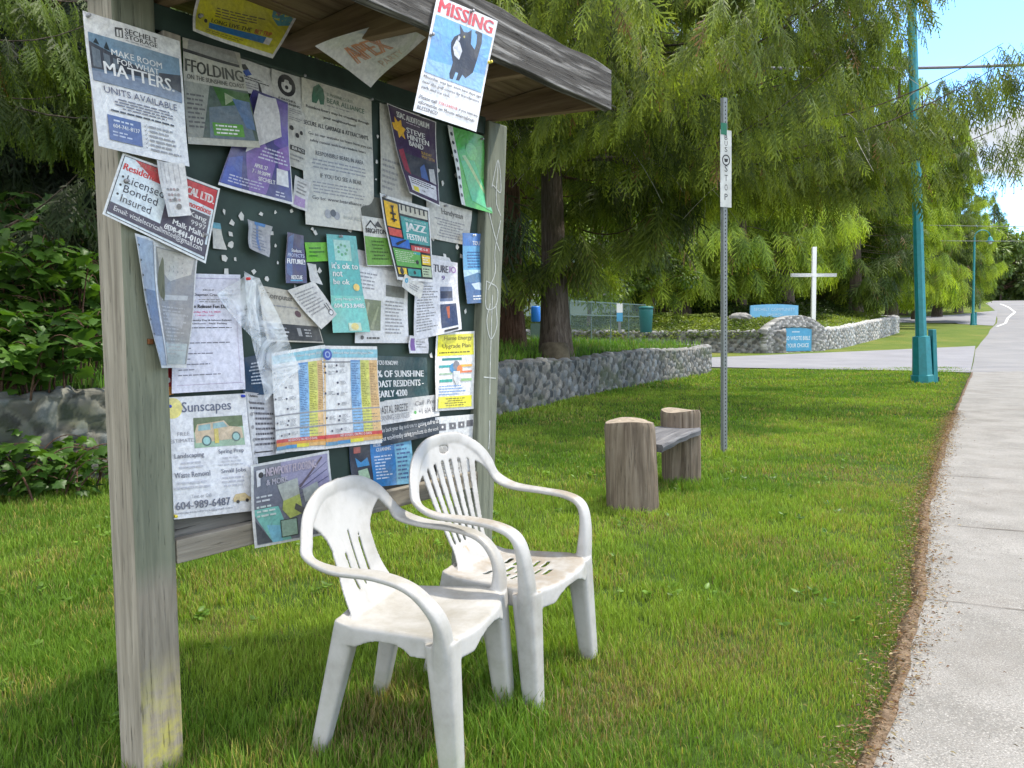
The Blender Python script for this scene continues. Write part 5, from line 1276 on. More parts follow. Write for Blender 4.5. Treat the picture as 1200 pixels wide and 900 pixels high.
# ---- trailing shrubs on top of the second wall (ground cover)
def cover(n, line, d0, d1, z0, z1, size, seed, col):
    rr = np.random.default_rng(seed); P_, t = smooth_line(line, .2, 1); i = rr.integers(1, len(P_) - 1, n); tg = P_[i + 1] - P_[i - 1]; tg /= np.linalg.norm(tg, axis=1)[:, None] + 1e-9; nr = np.stack([-tg[:, 1], tg[:, 0]], 1); d = rr.uniform(0, 1, n) * (d1 - d0) + d0
    xy = P_[i] + nr * d[:, None] + rr.normal(0, .08, (n, 2)); hgt = (.35 + .75 * fbm(xy[:, 0] * .8, xy[:, 1] * .8, seed)) * np.sin(np.clip((d - d0) / (d1 - d0), .08, 1) * math.pi * .8) ; z = mound_z(xy[:, 0], xy[:, 1]) + (z1 - z0) * hgt * rr.uniform(.3, 1, n) + z0; z = np.where(d < .15, z - rr.uniform(0, .35, n), z)
    D = np.stack([rr.normal(0, 1, n), rr.normal(0, 1, n) - .6, rr.uniform(0, 1, n)], 1); return np.c_[xy, z], D
P, D = cover(30000, [(-6, 41.4), (4, 39.6), (9.91, 38.41), (12.6, 37.3)], -.25, 4.5, .0, .75, .2, 5, None)
cc = leafy('trailing_shrubs', 'mounded small leaved ground cover spilling over the top of the rubble wall', 'ground cover', None, P, D, rng.uniform(.07, .16, len(P)), ((.06, .10, .018), (.19, .24, .04)), LF_small, kind='stuff', seed=5)
P, D = cover(9000, [(15.3, 38.7), (17.6, 41.0), (20.48, 44.96), (24.0, 49.5), (27.0, 53.6)], .2, 3.5, .0, .35, .2, 6, None)
leafy('mound_cover', 'low sunlit yellow green ground cover on the mound right of the cross', 'ground cover', None, P, D, rng.uniform(.07, .15, len(P)), ((.08, .13, .02), (.20, .25, .04)), LF_small, kind='stuff', seed=6)
P, D = cover(14000, [(13, 41.5), (18, 44.0), (21, 48), (25, 53.6), (27, 60)], .8, 6.5, .0, 1.3, .2, 9, None)
leafy('undergrowth', 'dark undergrowth beneath the cedars behind the white cross', 'undergrowth', None, P, D, rng.uniform(.12, .25, len(P)), ((.02, .04, .01), (.06, .10, .018)), LF_small, kind='stuff', seed=7)
# rough round rock / cut stump beside the big trunk
M_rock = plain('mossy_stump', (.11, .09, .06), .95, var=.5, scale=5, bump=.8)
p = W(650, 412, 15.3); m = MB(); V = []; n = 18
m.lathe([(.30, -.35), (.31, 0), (.29, .22), (.24, .34), (.05, .36)], 16, (0, 0, 0)); o = m.build('cut_stump', M_rock, None, True); o.location = (float(p[0]), float(p[1]), float(bank_z(p[0], p[1]))); tag(o, 'low mossy cut stump in the grass right in front of the big cedar trunk', 'stump')
p = W(605, 398, 18.5); V, F = trunk_mesh(1.7, .36, 7, .3); V = [(a * (1 if c < 1.0 else .9), b, min(c, 1.15 + .2 * math.sin(a * 9))) for a, b, c in V]; V = [v for v in V]
# boulders on the mound
M_rk = plain('pale_rock', (.22, .215, .20), .95, var=.35, scale=6, bump=.8)
for px, py, Z, r_, lb in [(868, 372, 40.3, .42, 'pale flat boulder among the shrubs left of the blue name board'), (918, 377, 39.6, .36, 'pale boulder under the right end of the blue name board')]:
    p = W(px, py, Z); bmh = MB(); nn = 14; rr = np.random.default_rng(int(px)); VV = []; FF = []
    for i in range(9):
        for j in range(nn):
            th = math.pi * i / 8; a = 2 * math.pi * j / nn; q = 1 + rr.uniform(-.10, .10); VV.append((r_ * 1.5 * q * math.sin(th) * math.cos(a), r_ * q * math.sin(th) * math.sin(a), r_ * .6 * q * math.cos(th)))
    for i in range(8):
        for j in range(nn): FF.append((i * nn + j, (i + 1) * nn + j, (i + 1) * nn + (j + 1) % nn, i * nn + (j + 1) % nn))
    bmh.add(VV, FF); o = bmh.build('boulder', M_rk); o.location = (float(p[0]), float(p[1]), float(p[2])); tag(o, lb, 'boulder')
# ------------------------------------------------------------------ papers on the notice board
def paper_mat(name, rough, spec, coat=0.0):
    t = NT(name); c = t.attr('Col'); n = t.noise(t.coord('Object'), 9, 4, .6); c2 = t.mix(t.ramp(n, [(.32, .30), (.62, 0.0)]), c, (.30, .29, .26)); n2 = t.noise(t.coord('Object'), 70, 4, .7); c2 = t.mix(1.0, c2, t.ramp(n2, [(.3, (.74, .74, .76)), (.7, (1.12, 1.12, 1.10))]), 'MULTIPLY')
    b = t.bsdf(c2, rough, t.bump(t.noise(t.coord('Object'), 13, 4, .55, 1.2), .5, .012), spec)
    if coat: b.node.inputs['Coat Weight'].default_value = coat; b.node.inputs['Coat Roughness'].default_value = .12
    return t.done(b)
M_paper = paper_mat('printed_paper', .65, .3); M_gloss = paper_mat('paper_in_plastic_sleeve', .4, .4, .55)
def clear_mat(name, a, tint=(.85, .88, .9)):
    t = NT(name); b = t.bsdf(tint, .12, t.bump(t.noise(t.coord('Object'), 14, 3, .6), .5, .01), .8); tr = t.n('BsdfTransparent'); ms = t.n('MixShader')
    n = t.noise(t.coord('Object'), 11, 4, .6, 1.5); t.set(ms.inputs[0], t.ramp(n, [(.35, a * .45), (.62, min(1, a * 1.5))])); t.t.links.new(tr.outputs[0], ms.inputs[1]); t.t.links.new(b, ms.inputs[2]); return t.done(ms.outputs[0])
M_clear = clear_mat('clear_plastic', .42)
M_pin = {k: plain('pin_' + k, c, .35, .5) for k, c in dict(blue=(.02, .05, .45), red=(.6, .03, .03), yellow=(.75, .6, .05), white=(.8, .8, .8), steel=(.3, .3, .32)).items()}
WH = (.78, .78, .77); BK = (.03, .03, .035); GY = (.30, .30, .31); BE = (.55, .53, .46)
class Paper:
    def __init__(s, name, label, corners, yl, items, paper=WH, curl=(0.005, 0.0), mat=None, pins=(), cat='paper notice', wave=.0024, P0=None, N=None, seed=None, outline=None, group=None):
        """corners: pixel TL,TR,BR,BL measured in the photograph, projected on the plane y=yl of the board"""
        P0 = BO + BB * yl if P0 is None else P0; N = BN if N is None else N; s.N = N
        s.C = [plane_hit(px, py, P0, N) for px, py in corners]; s.curl = curl; s.wave = wave; s.seed = (seed if seed is not None else int(abs(corners[0][0] * 7 + corners[0][1] * 3)))
        s.org = s.C[0].copy(); mb = MB(); cols = []
        s.w = float(np.linalg.norm(s.C[1] - s.C[0])); s.h = float(np.linalg.norm(s.C[3] - s.C[0]))
        nx, ny = max(4, int(s.w / .014)), max(4, int(s.h / .014))
        V = [s.P(i / nx, j / ny, 0) - s.org for j in range(ny + 1) for i in range(nx + 1)]; F = [(j * (nx + 1) + i, (j + 1) * (nx + 1) + i, (j + 1) * (nx + 1) + i + 1, j * (nx + 1) + i + 1) for j in range(ny) for i in range(nx)]
        if outline:   # irregular sheet: drop cells outside
            F = [f for f in F if outline(((f[0] % (nx + 1)) + .5) / nx, ((f[0] // (nx + 1)) + .5) / ny)]
        has = len(items) > 0 or pins
        m_ = mat or M_paper
        if has:
            root = empty(name, s.org); tag(root, label, cat, group); np_mesh('sheet', np.array(V), np.array(F), m_, root, np.tile(paper, (len(V), 1)), True)
        else:
            o = np_mesh(name, np.array(V), np.array(F), m_, None, np.tile(paper, (len(V), 1)), True); o.location = Vector([float(q) for q in s.org]); tag(o, label, cat, group); return
        PV, PF, PC = [], [], []; k = 0
        def put(pts, faces, col, text=False):
            nonlocal k
            b = len(PV); off = .0009 + .00020 * k + .00022 * float(text); k += 0 if text else 1
            for x, y in pts: PV.append(s.P(x, y, off) - s.org); PC.append(col)
            for f in faces: PF.append(tuple(b + i for i in f))
        def grid(x0, y0, x1, y1, col):
            n = max(1, int(abs(x1 - x0) * s.w / .014)); m = max(1, int(abs(y1 - y0) * s.h / .014)); pts = [(x0 + (x1 - x0) * i / n, y0 + (y1 - y0) * j / m) for j in range(m + 1) for i in range(n + 1)]
            put(pts, [(j * (n + 1) + i, (j + 1) * (n + 1) + i, (j + 1) * (n + 1) + i + 1, j * (n + 1) + i + 1) for j in range(m) for i in range(n)], col)
        rr = random.Random(s.seed)
        for it in items:
            q = it[0]
            if q == 'r': grid(*it[1:6])
            elif q == 'p': put(*s.poly(it[1]), it[2])
            elif q == 'c':
                x, y, r_, col = it[1:5]; asp = s.w / s.h; n = 18; put(*s.poly([(x + r_ * math.cos(a), y + r_ * asp * math.sin(a)) for a in [-2 * math.pi * i / n for i in range(n)]]), col)
            elif q == 't':
                txt, x0, y0, x1, y1, col = it[1:7]; bold = it[7] if len(it) > 7 else .0; rot = it[8] if len(it) > 8 else 0
                tv, tf = text_geo(txt, 0.0); sh = bold * abs(y1 - y0) * s.h / s.w * 1.6
                for q_ in ((-sh, sh) if bold > .004 else (0,)): put([(x0 + q_ + (x1 - x0) * v[0], y1 + (y0 - y1) * v[1] + rot * (v[0] - .5)) for v in tv], tf, col, 1.0 if q_ <= 0 else 1.35)
            elif q == 'g':     # small illegible text
                x0, y0, x1, y1, n, col = it[1:7]; al = it[7] if len(it) > 7 else 'l'; lh = (y1 - y0) / n; pts = []; fs = []
                for i in range(n):
                    full = rr.uniform(.55, 1.0) * (x1 - x0); xs = x0 if al == 'l' else (x0 + x1 - full) / 2; x = xs
                    while x < xs + full - .01:
                        wl2 = min(rr.uniform(.025, .10), xs + full - x); b = len(pts); ya = y0 + i * lh + lh * .28; yb = ya + lh * .42
                        pts += [(x, ya), (x, yb), (x + wl2, yb), (x + wl2, ya)]; fs.append((b, b + 1, b + 2, b + 3)); x += wl2 + .014
                put(pts, fs, col, True)
        if PV:
            me = bpy.data.meshes.new('print'); me.from_pydata([tuple(map(float, v)) for v in PV], [], PF); a = me.attributes.new('Col', 'FLOAT_COLOR', 'POINT'); c4 = np.ones((len(PV), 4), np.float32); c4[:, :3] = PC; a.data.foreach_set('color', c4.ravel()); me.update(); link_mesh('print', me, m_, root)
        for u, v, c in pins:
            m = MB(); p = s.P(u, v, .001) - s.org; t_ = [p + s.N * d for d in (0, .004, .0041, .010, .0101, .014)]; m.tube(t_, [.005, .005, .003, .003, .0052, .0045], 10); m.build('push_pin', M_pin[c], root, True)
    def poly(s, pts):
        from mathutils.geometry import tessellate_polygon
        P_ = [Vector((x * s.w, -y * s.h, 0)) for x, y in pts]; tris = [tuple(t) for t in tessellate_polygon([P_])]; vs = [tuple(p) for p in pts]; key = {}
        for _ in range(6):
            out = []; done = True
            for t in tris:
                e = [((vs[t[i]][0] - vs[t[(i + 1) % 3]][0]) * s.w) ** 2 + ((vs[t[i]][1] - vs[t[(i + 1) % 3]][1]) * s.h) ** 2 for i in range(3)]; i = e.index(max(e))
                if e[i] < .022 ** 2: out.append(t); continue
                done = False; a, b, c = t[i], t[(i + 1) % 3], t[(i + 2) % 3]; kk = (min(a, b), max(a, b))
                if kk not in key: key[kk] = len(vs); vs.append(((vs[a][0] + vs[b][0]) / 2, (vs[a][1] + vs[b][1]) / 2))
                m = key[kk]; out += [(a, m, c), (m, b, c)]
            tris = out
            if done: break
        fs = []
        for a, b, c in tris:
            ar = (vs[b][0] - vs[a][0]) * (vs[c][1] - vs[a][1]) - (vs[c][0] - vs[a][0]) * (vs[b][1] - vs[a][1]); fs.append((a, b, c) if ar < 0 else (a, c, b))
        return vs, fs
    def P(s, u, v, off):
        a, b, c, d = s.C; p = a * (1 - u) * (1 - v) + b * u * (1 - v) + c * u * v + d * (1 - u) * v
        o = s.curl[0] * v ** 2 + s.curl[1] * (2 * u - 1) ** 2 * (v if len(s.curl) < 3 else 1) + s.wave * (math.sin(u * 5 + s.seed) + math.sin(v * 6.5 + u * 3 + s.seed * 1.7))
        return p + s.N * (o + off)
pn = .045
NAVY = (.025, .05, .16); BLU = (.03, .17, .50); TEALP = (.12, .50, .45); YEL = (.80, .74, .06); RED = (.55, .05, .05); PUR = (.10, .05, .28)
# --- behind everything first
Paper('green_poster', 'narrow strip of green poster showing above the scaffolding flyer', [(176, 26), (222, 40), (222, 120), (178, 100)], pn - .004, [('c', .62, .18, .13, (.35, .36, .33))], (.03, .14, .03))
Paper('storage_poster', 'white storage units poster in a plastic sleeve pinned on the near post', [(97, 12), (211, 48), (219, 196), (113, 172)], -.014, [
    ('t', 'SECHELT', .40, .035, .74, .075, BK, .02), ('t', 'STORAGE', .40, .08, .74, .115, BK, .02), ('p', [(.30, .05), (.30, .12), (.38, .115), (.38, .04)], BK), ('p', [(.315, .065), (.315, .115), (.335, .112), (.335, .06)], WH), ('p', [(.345, .065), (.345, .115), (.365, .112), (.365, .06)], WH), ('g', .40, .12, .74, .135, 1, GY),
    ('r', .03, .145, .97, .50, (.13, .19, .27)), ('p', [(.03, .145), (.97, .145), (.97, .30), (.60, .33), (.03, .22)], (.17, .27, .36)), ('p', [(.03, .21), (.03, .41), (.60, .375), (.60, .33)], (.045, .05, .065)),
    ('p', [(.05, .245), (.05, .395), (.13, .39), (.13, .26)], (.13, .16, .19)), ('p', [(.16, .27), (.16, .38), (.22, .375), (.22, .28)], (.13, .16, .19)), ('p', [(.25, .29), (.25, .37), (.30, .368), (.30, .295)], (.13, .16, .19)),
    ('p', [(.72, .31), (.97, .28), (.97, .42), (.72, .38)], (.045, .05, .065)), ('p', [(.03, .43), (.03, .50), (.97, .50), (.97, .42), (.60, .39)], (.22, .27, .36)),
    ('p', [(.07, .215), (.10, .175), (.13, .22)], (.02, .03, .035)), ('p', [(.17, .235), (.20, .18), (.23, .245)], (.02, .03, .035)),
    ('t', 'MAKE ROOM', .24, .225, .76, .272, WH, .01), ('t', 'FOR WHAT', .29, .285, .72, .33, WH, .01), ('t', 'MATTERS.', .15, .335, .88, .43, WH, .02),
    ('t', 'UNITS AVAILABLE', .12, .525, .90, .575, (.10, .10, .16), .0), ('g', .14, .595, .92, .68, 4, (.15, .15, .2), 'c'), ('g', .07, .685, .95, .715, 1, BK, 'c'),
    ('r', .12, .74, .47, .93, (.06, .11, .30)), ('t', '604-741-8137', .17, .80, .45, .83, WH, .01), ('g', .18, .76, .44, .79, 1, (.6, .65, .75)), ('g', .16, .85, .44, .90, 2, (.5, .55, .7)), ('g', .56, .74, .92, .95, 6, GY)]
    + [('p', [(.50, .755 + .033 * k), (.515, .77 + .033 * k), (.54, .74 + .033 * k), (.515, .763 + .033 * k)], BK) for k in range(6)], curl=(.012, .004), mat=M_gloss, pins=((.04, .03, 'steel'),))
Paper('scaffolding_poster', 'scaffolding flyer with green photographs hanging beside the near post', [(213, 44), (281, 62), (301, 174), (216, 170)], pn - .030, [
    ('p', [(.1, .0), (.9, .0), (.95, .12), (.06, .12)], (.28, .28, .26)), ('p', [(.0, .10), (.95, .13), (.95, .16), (.0, .13)], BK), ('t', 'FFOLDING', .03, .19, .97, .31, (.06, .06, .05), .02), ('t', 'ON THE SUNSHINE COAST', .05, .33, .96, .375, (.08, .08, .07), .01),
    ('r', .0, .40, 1.0, .93, (.08, .11, .09)), ('p', [(.45, .40), (1, .43), (1, .62), (.55, .60)], (.05, .13, .03)), ('p', [(.35, .62), (.30, .93), (.95, .93), (.9, .55)], (.13, .17, .20)), ('p', [(0, .40), (.40, .40), (.2, .93), (0, .93)], (.28, .29, .25)), ('p', [(.62, .45), (.78, .50), (.60, .58)], (.30, .36, .22)), ('p', [(.72, .5), (.98, .52), (.98, .82), (.85, .80)], (.10, .17, .30)),
    ('g', .03, .5, .3, .85, 8, (.1, .1, .1)), ('r', .36, .77, .80, .90, (.10, .30, .04)), ('g', .40, .78, .76, .89, 3, WH)], (.46, .45, .38), curl=(.018, .0), mat=M_gloss)
Paper('yellow_flyer', 'curled yellow event flyer pinned across the header near the roof', [(231, -14), (352, 12), (313, 71), (219, 39)], -.035, [
    ('r', .03, .02, .97, .93, (.62, .60, .03)), ('p', [(.72, .02), (.97, .02), (.97, .35), (.86, .40), (.76, .25)], (.10, .33, .36)), ('p', [(.70, .02), (.86, .02), (.82, .22)], (.25, .14, .16)), ('g', .22, .30, .72, .52, 4, (.15, .14, .05)), ('t', 'LONG LIVE THE', .20, .56, .62, .65, (.06, .06, .03), .02), ('t', 'BET TRIP', .66, .56, .84, .65, RED, .02), ('r', .18, .67, .80, .80, (.03, .20, .50)), ('r', .80, .67, .87, .80, WH), ('g', .15, .83, .75, .91, 2, (.25, .22, .05)), ('c', .07, .60, .022, BK), ('c', .14, .66, .018, BK)],
    curl=(.020, .012, 1), pins=((.07, .6, 'steel'),), wave=.004)
Paper('small_flyer', 'small white flyer with a blue emblem half hidden under the yellow flyer', [(266, 62), (318, 80), (318, 118), (278, 106)], pn - .006, [('p', [(.22, .22), (.36, .16), (.44, .28), (.30, .34)], BK), ('p', [(.26, .38), (.42, .28), (.50, .40), (.34, .50)], (.04, .10, .40)), ('g', .25, .48, .95, .62, 2, BK), ('g', .15, .66, .6, .9, 3, GY), ('p', [(.62, .6), (.66, .6), (.70, .9), (.60, .9)], BK)], (.62, .62, .60))
Paper('purple_poster', 'purple poster with a folded white corner left of the bear notices', [(297, 104), (337, 121), (339, 241), (252, 217)], pn - .016, [
    ('r', .0, .0, .985, .975, (.055, .05, .22)), ('p', [(.55, .02), (.98, .02), (.98, .5), (.7, .45)], (.13, .08, .36)), ('p', [(.25, .60), (.5, .45), (.75, .62), (.62, .97), (.40, .97)], (.22, .13, .42)), ('p', [(.02, .72), (.22, .66), (.30, .97), (.02, .97)], (.05, .08, .38)), ('p', [(.76, .5), (.98, .42), (.98, .66), (.8, .72)], (.24, .12, .40)),
    ('g', .45, .50, .95, .64, 4, (.6, .6, .75), 'c'), ('t', 'APRIL 27', .42, .69, .62, .73, WH, .01), ('t', '7 - 10:30PM', .40, .75, .66, .79, WH, .01), ('t', 'SECHELT', .5, .81, .74, .85, WH, .01), ('r', .76, .68, .94, .84, (.72, .72, .74)), ('g', .1, .86, .6, .95, 3, (.5, .5, .65)), ('g', .75, .9, .96, .96, 2, (.6, .6, .7))], curl=(.012, .006), mat=M_gloss)
Paper('folded_page', 'blank folded white page corner covering the top of the purple poster', [(301, 110), (322, 116), (331, 160), (288, 178)], pn - .034, [], (.60, .60, .62), curl=(-.01, .01, 1))
Paper('bear_notice', 'narrow white notice headed by a round black bear badge', [(318, 74), (357, 89), (357, 201), (320, 187)], pn - .008, [('c', .45, .17, .26, BK), ('c', .45, .175, .15, (.6, .6, .58)), ('c', .33, .125, .06, BK), ('c', .57, .125, .06, BK), ('c', .45, .19, .05, BK), ('t', 'A WATCHFUL', .2, .31, .7, .335, BK, .02), ('t', 'LIFE WARNING', .12, .345, .82, .37, BK, .02), ('g', .08, .39, .95, .52, 6, GY), ('c', .55, .60, .06, BK), ('c', .72, .66, .06, BK), ('c', .85, .62, .05, BK), ('r', .5, .78, .98, .83, BK), ('t', 'BEAR FACTS', .55, .79, .95, .82, WH, .01), ('g', .5, .86, .95, .94, 2, GY)], (.55, .55, .52))
Paper('bear_alliance_notice', 'large cream bear alliance notice under glossy wrinkled plastic', [(353, 87), (436, 114), (438, 273), (357, 263)], pn - .014, [
    ('p', [(.13, .12), (.15, .06), (.22, .03), (.28, .055), (.30, .11), (.29, .16), (.24, .165), (.22, .13), (.19, .165), (.13, .165)], (.06, .16, .10)), ('t', 'SUNSHINE COAST', .33, .072, .70, .092, (.12, .2, .15), .0), ('t', 'BEAR ALLIANCE', .33, .105, .88, .14, (.10, .18, .13), .01), ('g', .33, .15, .7, .165, 1, GY),
    ('t', 'Resident bears may be travelling through', .05, .19, .95, .215, BK, .015), ('t', 'your neighbourhood', .28, .235, .74, .26, BK, .015), ('t', 'SECURE ALL GARBAGE & ATTRACTANTS', .02, .295, .93, .325, (.05, .05, .05), .02), ('t', 'Go to our website to learn how you can', .08, .365, .98, .39, BK, .01), ('t', 'safely coexist with local resident bears', .1, .41, .88, .435, BK, .01),
    ('t', 'RESPONSIBLE BEARS IN AREA', .17, .485, .84, .515, (.08, .08, .08), .01), ('g', .1, .535, .9, .61, 3, GY, 'c'), ('t', 'IF YOU DO SEE A BEAR', .22, .635, .80, .665, (.06, .06, .06), .015), ('g', .12, .69, .95, .78, 4, GY), ('t', 'Go to: www.bearalliance.com', .1, .795, .93, .82, BK, .01), ('c', .3, .91, .05, GY), ('c', .42, .915, .045, GY), ('c', .37, .90, .04, BK), ('t', 'BEAR ALLIANCE', .52, .905, .95, .93, (.4, .42, .4), .0)], (.58, .565, .49), curl=(.006, .0), mat=M_gloss, pins=((.98, .02, 'steel'), (.02, .01, 'steel')))
Paper('backing_page', 'plain cream page hanging behind the band poster', [(446, 117), (492, 131), (480, 240), (445, 226)], pn - .010, [('g', .05, .6, .6, .95, 6, GY)], (.52, .51, .46), curl=(.010, .0))
Paper('band_poster', 'dark purple band concert poster with an orange starburst, curling off its page', [(453, 121), (511, 143), (510, 243), (474, 227)], pn - .026, [
    ('r', .01, .01, .98, .985, (.045, .02, .07)), ('r', .03, .50, .97, .74, (.035, .04, .06)), ('t', 'SSAC AUDITORIUM', .16, .05, .84, .115, WH, .03), ('g', .35, .125, .75, .145, 1, (.6, .5, .6)), ('t', 'STEVE', .34, .19, .74, .25, WH, .03), ('t', 'HINTEN', .34, .26, .82, .32, WH, .03), ('t', 'BAND', .36, .33, .68, .39, WH, .03), ('t', 'SUNDAY', .62, .41, .86, .445, (.5, .32, .05), .02), ('t', 'MAY 27TH', .62, .455, .92, .49, (.5, .32, .05), .02),
    ('p', [(.02, .20), (.09, .19), (.10, .12), (.16, .17), (.24, .13), (.24, .20), (.32, .22), (.26, .27), (.28, .34), (.20, .31), (.13, .35), (.12, .28), (.04, .27)], (.75, .42, .03)), ('p', [(.05, .50), (.18, .46), (.22, .75), (.08, .72)], (.30, .03, .06)), ('p', [(.52, .62), (.64, .56), (.70, .75), (.50, .74)], (.07, .13, .35)), ('p', [(.74, .60), (.88, .58), (.92, .76), (.74, .75)], (.5, .5, .52)),
    ('r', .12, .78, .90, .945, (.68, .68, .74)), ('g', .16, .785, .86, .86, 3, BK), ('r', .18, .88, .34, .94, (.75, .65, .05)), ('t', 'OR', .44, .89, .54, .915, BK, .02)], curl=(.030, -.004), mat=M_paper)
Paper('green_plastic_sheet', 'crumpled bright green sheet in plastic at the upper right of the board', [(526, 146), (566, 160), (572, 251), (538, 240)], pn - .022, [('r', .0, .0, .14, 1, (.70, .72, .70)), ('p', [(.15, .3), (.95, .12), (1, .55), (.3, .6)], (.12, .48, .10)), ('p', [(.2, .42), (.6, .36), (.9, .7), (1, .98), (.4, .9)], (.10, .52, .22)), ('p', [(.25, .35), (.35, .33), (.98, .8), (.98, .86)], (.40, .58, .25)), ('c', .55, .26, .16, (.20, .60, .18))] + [('c', .07, .1 + .11 * k, .035, BK) for k in range(8)], (.07, .45, .06), curl=(.016, .006), mat=M_gloss, wave=.004, pins=((.9, .05, 'steel'),))
Paper('handyman_notice', 'cream handyman notice below the green plastic sheet', [(499, 231), (553, 247), (549, 288), (502, 279)], pn - .006, [('t', 'Handyman', .32, .16, .80, .36, (.1, .1, .1), .01), ('g', .1, .42, .92, .92, 7, GY, 'c')], (.56, .55, .50), pins=((.4, .08, 'steel'),))
Paper('wildlife_card', 'tall flyer with house emblem and green lower half beside the jazz poster', [(420, 227), (449, 233), (458, 312), (428, 312)], pn - .018, [('r', .02, .0, .98, .30, (.10, .105, .085)), ('r', .02, .58, .98, .985, (.16, .36, .06)), ('p', [(.10, .45), (.35, .34), (.60, .45), (.55, .45), (.35, .37), (.15, .45)], BK), ('p', [(.5, .42), (.66, .34), (.82, .44)], (.1, .1, .1)), ('t', 'BRIGHTON', .10, .46, .95, .53, BK, .02), ('g', .2, .62, .9, .92, 6, (.05, .12, .02), 'c')], (.66, .66, .62), curl=(.010, .0))
J = lambda *a: a
Paper('jazz_poster', 'colourful jazz festival poster of bright blocks with trumpet and guitar', [(444, 226), (502, 244), (504, 331), (461, 328)], pn - .034, [
    ('r', .03, .04, .97, .965, (.02, .025, .035)), ('r', .06, .07, .35, .36, (.80, .48, .03)), ('r', .38, .06, .95, .17, (.60, .58, .48))] + [('r', .41 + .09 * k, .06, .44 + .09 * k, .13, BK) for k in range(6)] + [
    ('r', .38, .20, .95, .52, (.06, .33, .32)), ('t', 'PENDER HARBOUR', .46, .22, .90, .25, (.5, .7, .68), .0), ('t', 'JAZZ', .46, .265, .88, .39, WH, .05), ('t', 'FESTIVAL', .46, .405, .90, .48, WH, .04), ('r', .06, .38, .35, .47, (.60, .10, .08)), ('r', .06, .49, .48, .60, (.03, .14, .50)), ('r', .51, .55, .94, .62, (.55, .07, .07)), ('t', 'JUNE 6-8', .58, .565, .88, .605, WH, .02),
    ('r', .06, .62, .70, .83, (.12, .38, .08)), ('g', .10, .64, .62, .78, 6, (.5, .6, .4)), ('r', .73, .65, .94, .78, (.80, .55, .05)), ('r', .54, .63, .70, .66, (.05, .35, .35)), ('r', .06, .85, .30, .93, (.80, .55, .05)), ('r', .33, .85, .66, .94, (.05, .33, .30)), ('r', .70, .80, .94, .94, (.45, .55, .36)), ('g', .74, .67, .92, .76, 3, WH), ('g', .73, .82, .92, .92, 3, BK),
    ('p', [(.18, .11), (.26, .10), (.235, .14), (.235, .30), (.205, .30), (.205, .14)], BK), ('r', .16, .19, .28, .21, BK), ('r', .16, .26, .28, .28, BK), ('p', [(.18, .585), (.16, .56), (.24, .53), (.40, .49), (.41, .505), (.26, .56)], BK), ('c', .60, .76, .035, BK), ('c', .16, .89, .05, BK), ('c', .50, .895, .03, BK)], curl=(.018, .004, 1), pins=((.08, .03, 'steel'),))
Paper('blue_leaflet', 'glossy blue leaflet with harbour photograph near the far post', [(541, 273), (569, 274), (577, 354), (545, 356)], pn - .022, [('r', 0, 0, 1, 1, (.10, .34, .60)), ('r', 0, 0, 1, .18, (.04, .17, .50)), ('g', .15, .25, .9, .5, 6, (.03, .08, .25)), ('r', 0, .52, 1, .68, (.40, .58, .68)), ('p', [(0, .62), (.5, .56), (1, .64), (1, .7), (0, .7)], (.06, .16, .30)), ('r', 0, .70, 1, 1, (.03, .10, .26)), ('p', [(.2, .72), (.5, .70), (.8, .76), (.6, .82), (.3, .8)], (.45, .55, .62)), ('g', .2, .88, .9, .96, 2, WH), ('t', 'TOURS', .4, .11, .9, .17, WH, .02)], curl=(.014, -.006), mat=M_gloss, pins=((.45, .03, 'white'),))
Paper('dark_card', 'small dark violet card reading future, at the centre left of the board', [(336, 272), (356, 276), (358, 332), (332, 332)], pn - .016, [('r', 0, 0, 1, 1, (.045, .03, .10)), ('p', [(.05, .1), (.4, 0), (.3, .9), (.05, .8)], (.06, .10, .26)), ('t', 'Student', .3, .30, .85, .37, WH, .01), ('t', 'PROTECTS', .1, .40, .95, .47, (.5, .55, .75), .01), ('t', 'FUTURE!', .08, .51, .95, .61, WH, .03), ('t', 'RESCUE', .25, .84, .8, .92, WH, .02), ('r', .2, .93, .8, .96, (.05, .30, .5))], curl=(.010, .0), mat=M_gloss)
Paper('green_label', 'small lime green label beside the dark violet card', [(357, 284), (384, 284), (384, 306), (358, 307)], pn - .006, [('g', .15, .2, .85, .8, 3, (.05, .20, .03))], (.17, .52, .04))
Paper('torn_paper', 'torn white scrap hanging over the thermometer flyer', [(360, 308), (370, 310), (376, 334), (362, 330)], pn - .010, [], (.6, .6, .58), curl=(.01, 0))
Paper('thermometer_flyer', 'small tilted white flyer with a thermometer outline', [(337, 340), (369, 329), (393, 368), (374, 386)], pn - .024, [('g', .1, .1, .9, .7, 8, GY), ('c', .80, .86, .12, BK), ('c', .80, .86, .09, WH), ('r', .74, .60, .77, .82, BK), ('r', .84, .60, .87, .82, BK)], (.64, .63, .60), curl=(.012, .0))
